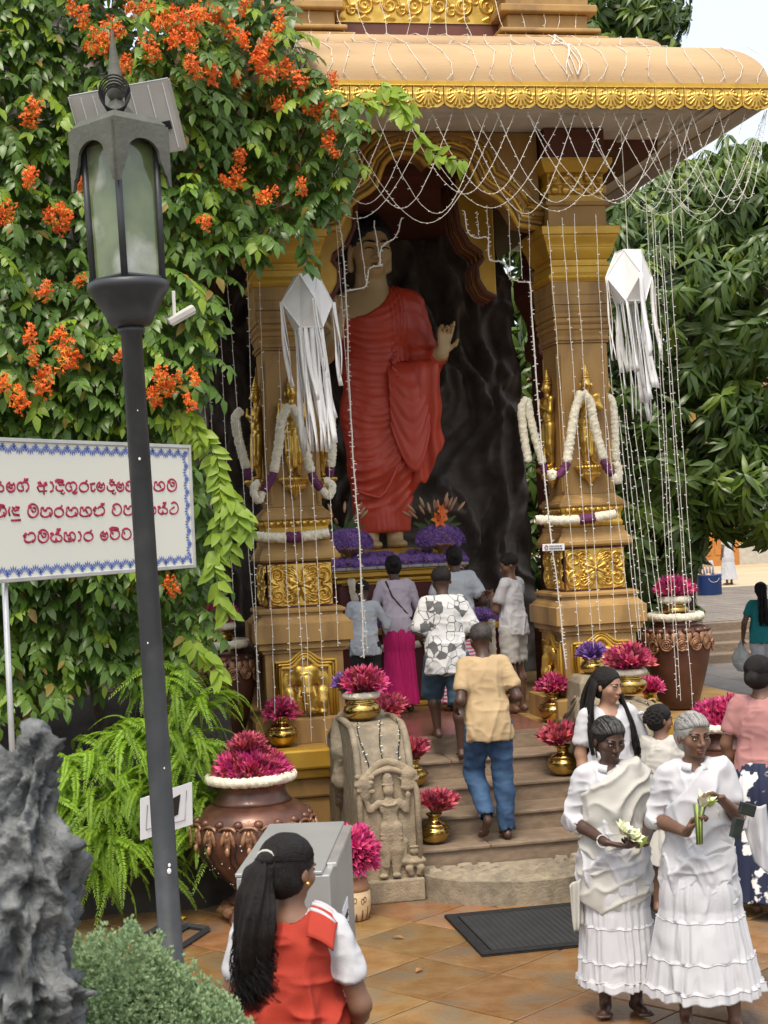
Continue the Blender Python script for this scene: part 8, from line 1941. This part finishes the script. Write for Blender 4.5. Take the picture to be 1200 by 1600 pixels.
M['print'] = mat('grey_print_cotton', (.52, .52, .51), (.10, .10, .10), rough=.85, sc=13, lo=.535, hi=.55, bump=.05, bsc=100)
def angular(m_, sc=11):
    t = m_.node_tree; N = t.nodes; n = N.new('ShaderNodeTexVoronoi'); n.feature = 'DISTANCE_TO_EDGE'; n.inputs['Scale'].default_value = sc; L = t.links
    tc = [x for x in N if x.type == 'TEX_COORD'][0]; L.new(tc.outputs['Object'], n.inputs['Vector'])
    v2 = N.new('ShaderNodeTexVoronoi'); v2.inputs['Scale'].default_value = sc; L.new(tc.outputs['Object'], v2.inputs['Vector'])
    rp = N['Color Ramp']; mm_ = N.new('ShaderNodeMath'); mm_.operation = 'LESS_THAN'; mm_.inputs[1].default_value = .06; L.new(n.outputs['Distance'], mm_.inputs[0])
    sx_ = N.new('ShaderNodeSeparateColor'); L.new(v2.outputs['Color'], sx_.inputs[0]); m3 = N.new('ShaderNodeMath'); m3.operation = 'GREATER_THAN'; m3.inputs[1].default_value = .84; L.new(sx_.outputs[0], m3.inputs[0])
    m5 = N.new('ShaderNodeMath'); m5.operation = 'LESS_THAN'; m5.inputs[1].default_value = .5; L.new(sx_.outputs[1], m5.inputs[0]); m6 = N.new('ShaderNodeMath'); m6.operation = 'MULTIPLY'; L.new(mm_.outputs[0], m6.inputs[0]); L.new(m5.outputs[0], m6.inputs[1])
    m4 = N.new('ShaderNodeMath'); m4.operation = 'MAXIMUM'; L.new(m6.outputs[0], m4.inputs[0]); L.new(m3.outputs[0], m4.inputs[1]); L.new(m4.outputs[0], rp.inputs[0])
angular(M['print'], 15)
m2 = Person('young man in white shirt with angular grey print and denim shorts on the top step', (2.79, 12.02, .755), 1.52, R(176), 'dark', .0095, lean=R(6), kl=(.10, -.20, .55), al=(.08, -.15, .225), kr=(-.085, .02, .46), ar=(-.08, .06, .075), ht=R(12), el=(.225, .0, 1.07), wl=(.18, -.2, 1.0), er=(-.23, .0, 1.06), wr=(-.18, -.2, .98), fat=.004, shw=1.05)
m2.body(); m2.top(M['print'], .030, .72, .80, 'printed_shirt', sleeve_g=.028, collar=True, neck=.07); m2.legs(cloth('denim_shorts', (.035, .075, .12)), .47, .03, 'shorts'); m2.hair(M['hair'], 'short', .009)
CPK = cloth('magenta_cotton', (.50, .008, .13), (.42, .006, .11))
w1 = Person('woman in pale lilac blouse and magenta skirt bowing at the altar', (2.80, 13.98, .905), 1.45, R(176), 'dark', .011, lean=R(14), ht=R(22), el=(.24, -.12, 1.04), wl=(.22, -.28, 1.12), er=(-.24, -.12, 1.02), wr=(-.2, -.28, 1.08))
w1.body(); w1.top(CL, .016, .80, 1.7, 'blouse'); w1.hair(M['hair'], 'bun'); w1.skirt(CPK, .90, .09, (.125, .10), (.19, .17), 18, .012, seed=2)
MB().tube([w1.J(.10, .07, 1.36), w1.J(.05, .115, 1.2), w1.J(-.06, .12, 1.05), w1.J(-.14, .09, .95)], .010, 6).obj('bag_strap', mat('brown_strap', (.06, .03, .025)), w1.t, smooth=True)
M['stripes'] = mat('pink_stripes', (.70, .66, .68), (.62, .12, .22), rough=.85, sc=1, lo=.49, hi=.51)
def stripe(m_, sc=26):
    t = m_.node_tree; N = t.nodes; wv = N.new('ShaderNodeTexWave'); wv.wave_type = 'BANDS'; wv.bands_direction = 'Z'; wv.inputs['Scale'].default_value = sc; wv.inputs['Distortion'].default_value = 1.2; wv.inputs['Detail Scale'].default_value = 1.0
    tc = [x for x in N if x.type == 'TEX_COORD'][0]; t.links.new(tc.outputs['Object'], wv.inputs['Vector']); t.links.new(wv.outputs['Fac'], N['Color Ramp'].inputs[0])
stripe(M['stripes'], 9)
w2 = Person('woman in pale blue-white blouse and pink striped skirt at the altar', (3.36, 13.92, .905), 1.50, R(172), 'dark', .011, lean=R(8), ht=R(20), fat=.018, el=(.25, -.02, 1.07), wl=(.14, -.22, 1.08), er=(-.27, .0, 1.05), wr=(-.17, -.24, 1.05))
w2.body(); w2.top(CB, .016, .78, .62, 'blouse', sleeve_g=.018); w2.hair(M['hair'], 'bun'); w2.skirt(M['stripes'], .90, .08, (.135, .105), (.21, .19), 10, .012, seed=7)
k1 = Person('boy in white t-shirt and white shorts standing with head bowed', (3.74, 13.40, .905), 1.42, R(222), 'brown', .0105, hy=R(42), ht=R(16), fat=-.008, er=(-.18, -.08, 1.05), wr=(-.04, -.2, 1.16), el=(.18, -.08, 1.05), wl=(.06, -.2, 1.16), kl=(.075, -.01, .46), kr=(-.075, -.01, .46))
k1.body(); k1.top(CW, .022, .79, .58, 't_shirt', sleeve_g=.022); k1.legs(CW2, .53, .03, 'shorts'); k1.hair(M['hair'], 'short', .009)
k2 = Person('small boy in pale blue-white shirt reaching over the offering table', (2.44, 13.75, .905), 1.24, R(170), 'dark', .0105, lean=R(10), ht=R(15), el=(.22, -.1, 1.06), wl=(.18, -.25, 1.1), er=(-.26, -.12, 1.08), wr=(-.30, -.32, 1.12))
k2.body(); k2.top(CB, .022, .74, 1.5, 'shirt'); k2.legs(cloth('black_trousers', (.012, .013, .016)), .09, .02, 'trousers'); k2.hair(M['hair'], 'short', .009)
# --- background people
CTe = cloth('teal_cotton', (.010, .20, .22)); 
tp = G(1197, 1092)
t1 = Person('woman in teal top and white trousers carrying a plastic bag, far right', tp, 1.60, R(165), 'brown', .014, fat=.015, er=(-.22, .02, 1.06), wr=(-.23, -.03, .84), el=(.25, .02, 1.06), wl=(.27, -.03, .84))
t1.body(face=False); t1.top(CTe, .02, .78, .5, 'teal_top'); t1.legs(CW, .09, .02, 'trousers'); t1.hair(M['hair'], 'pony', .012); t1.hairfall(M['hair'], [(-.05, .09, 1.58), (.05, .09, 1.58)], [(-.05, .13, 1.05), (.05, .13, 1.05)], 40, .014, .01, mid=(0, .03, 0))
bgp = held(t1, (.30, -.04, .80)); bg_ = thing('plastic_bag', 'thin white plastic bag hanging from the teal-topped woman hand', 'bag', bgp)
B = SDF(.04); B.ell((0, 0, -.25), (.12, .09, .14)).ell((.03, 0, -.32), (.11, .08, .08)).cap((0, 0, -.15), (0, 0, -.02), .06, .012); V, F_ = B.mesh(.012); N_ = vnormals(V, F_); V = V+N_*((1-np.abs(fbm(V, 14, 3, 3)))*.02)[:, None]
obj('bag_body', V, F_, mat('thin_plastic', (.55, .56, .55), rough=.25, alpha=.75), bg_, smooth=True); MB().tube([(0, 0, -.05), (0, 0, .03)], .008, 5).obj('bag_handle', CW, bg_)
f1 = Person('far woman in white walking on the sandy yard beside the blue bin', G(1139, 914, .606), 1.52, R(200), 'brown', .016)
f1.body(face=False); f1.top(CW, .02, .75, .6, 'blouse'); f1.skirt(CW, .9, .16, (.14, .11), (.24, .2), 10, .02, (.5,), seed=1); f1.hair(M['hair'], 'bun', .014)
f2 = Person('child in dull purple top standing left of the blue bin', G(1076, 932, .6), 1.05, R(190), 'dark', .016)
f2.body(face=False); f2.top(cloth('dull_purple', (.20, .13, .17)), .03, .5, .6, 'top'); f2.skirt(bpy.data.materials['dull_purple'], .7, .2, (.14, .12), (.2, .18), 8, .02, seed=1); f2.hair(M['hair'], 'short', .014)
f3 = Person('distant person in white seen through the gap left of the right pillar', G(822, 985, 0), 1.6, R(180), 'dark', .018)
f3.body(face=False); f3.top(CW, .02, .75, .6, 'shirt'); f3.legs(bpy.data.materials['black_trousers'], .09, .02); f3.hair(M['hair'], 'short', .014)
M['bluebin'] = mat('blue_plastic', (.012, .05, .20), (.010, .04, .16), rough=.4, sc=3)
for px, py, lb_ in ((1109, 930, 'round blue plastic bin filled with offerings on the upper terrace'), (1062, 926, 'second blue bin half hidden behind the purple-topped child')):
    q = G(px, py, .6); t = thing('blue_bin', lb_, 'bin', q, group='blue bins')
    MB().lathe([(.27, 0), (.29, .02), (.295, .46), (.305, .47), (.305, .50), (.28, .50), (.28, .42), (.001, .41)], 28).obj('tub', M['bluebin'], t, smooth=True)
    MB().tube([(.13*cos(q_)-.0, -.30, .42-.10*sin(q_)) for q_ in np.linspace(0, pi, 9)], .007, 5).obj('rope_handle', CW2, t)
    for i in range(9): MB().ell((.18*cos(i*2.1), .18*sin(i*2.1), .49), (.08, .08, .05), 6, 5).obj('offering_heap', M['pinkbud'], t, smooth=True)
    for i in range(4): MB().tube([(-.1+.07*i, 0, .5), (-.14+.09*i, .02, .7), (-.1+.06*i, 0, .82)], [.03, .02, .035], 6).obj('white_wrap', CW, t, smooth=True)
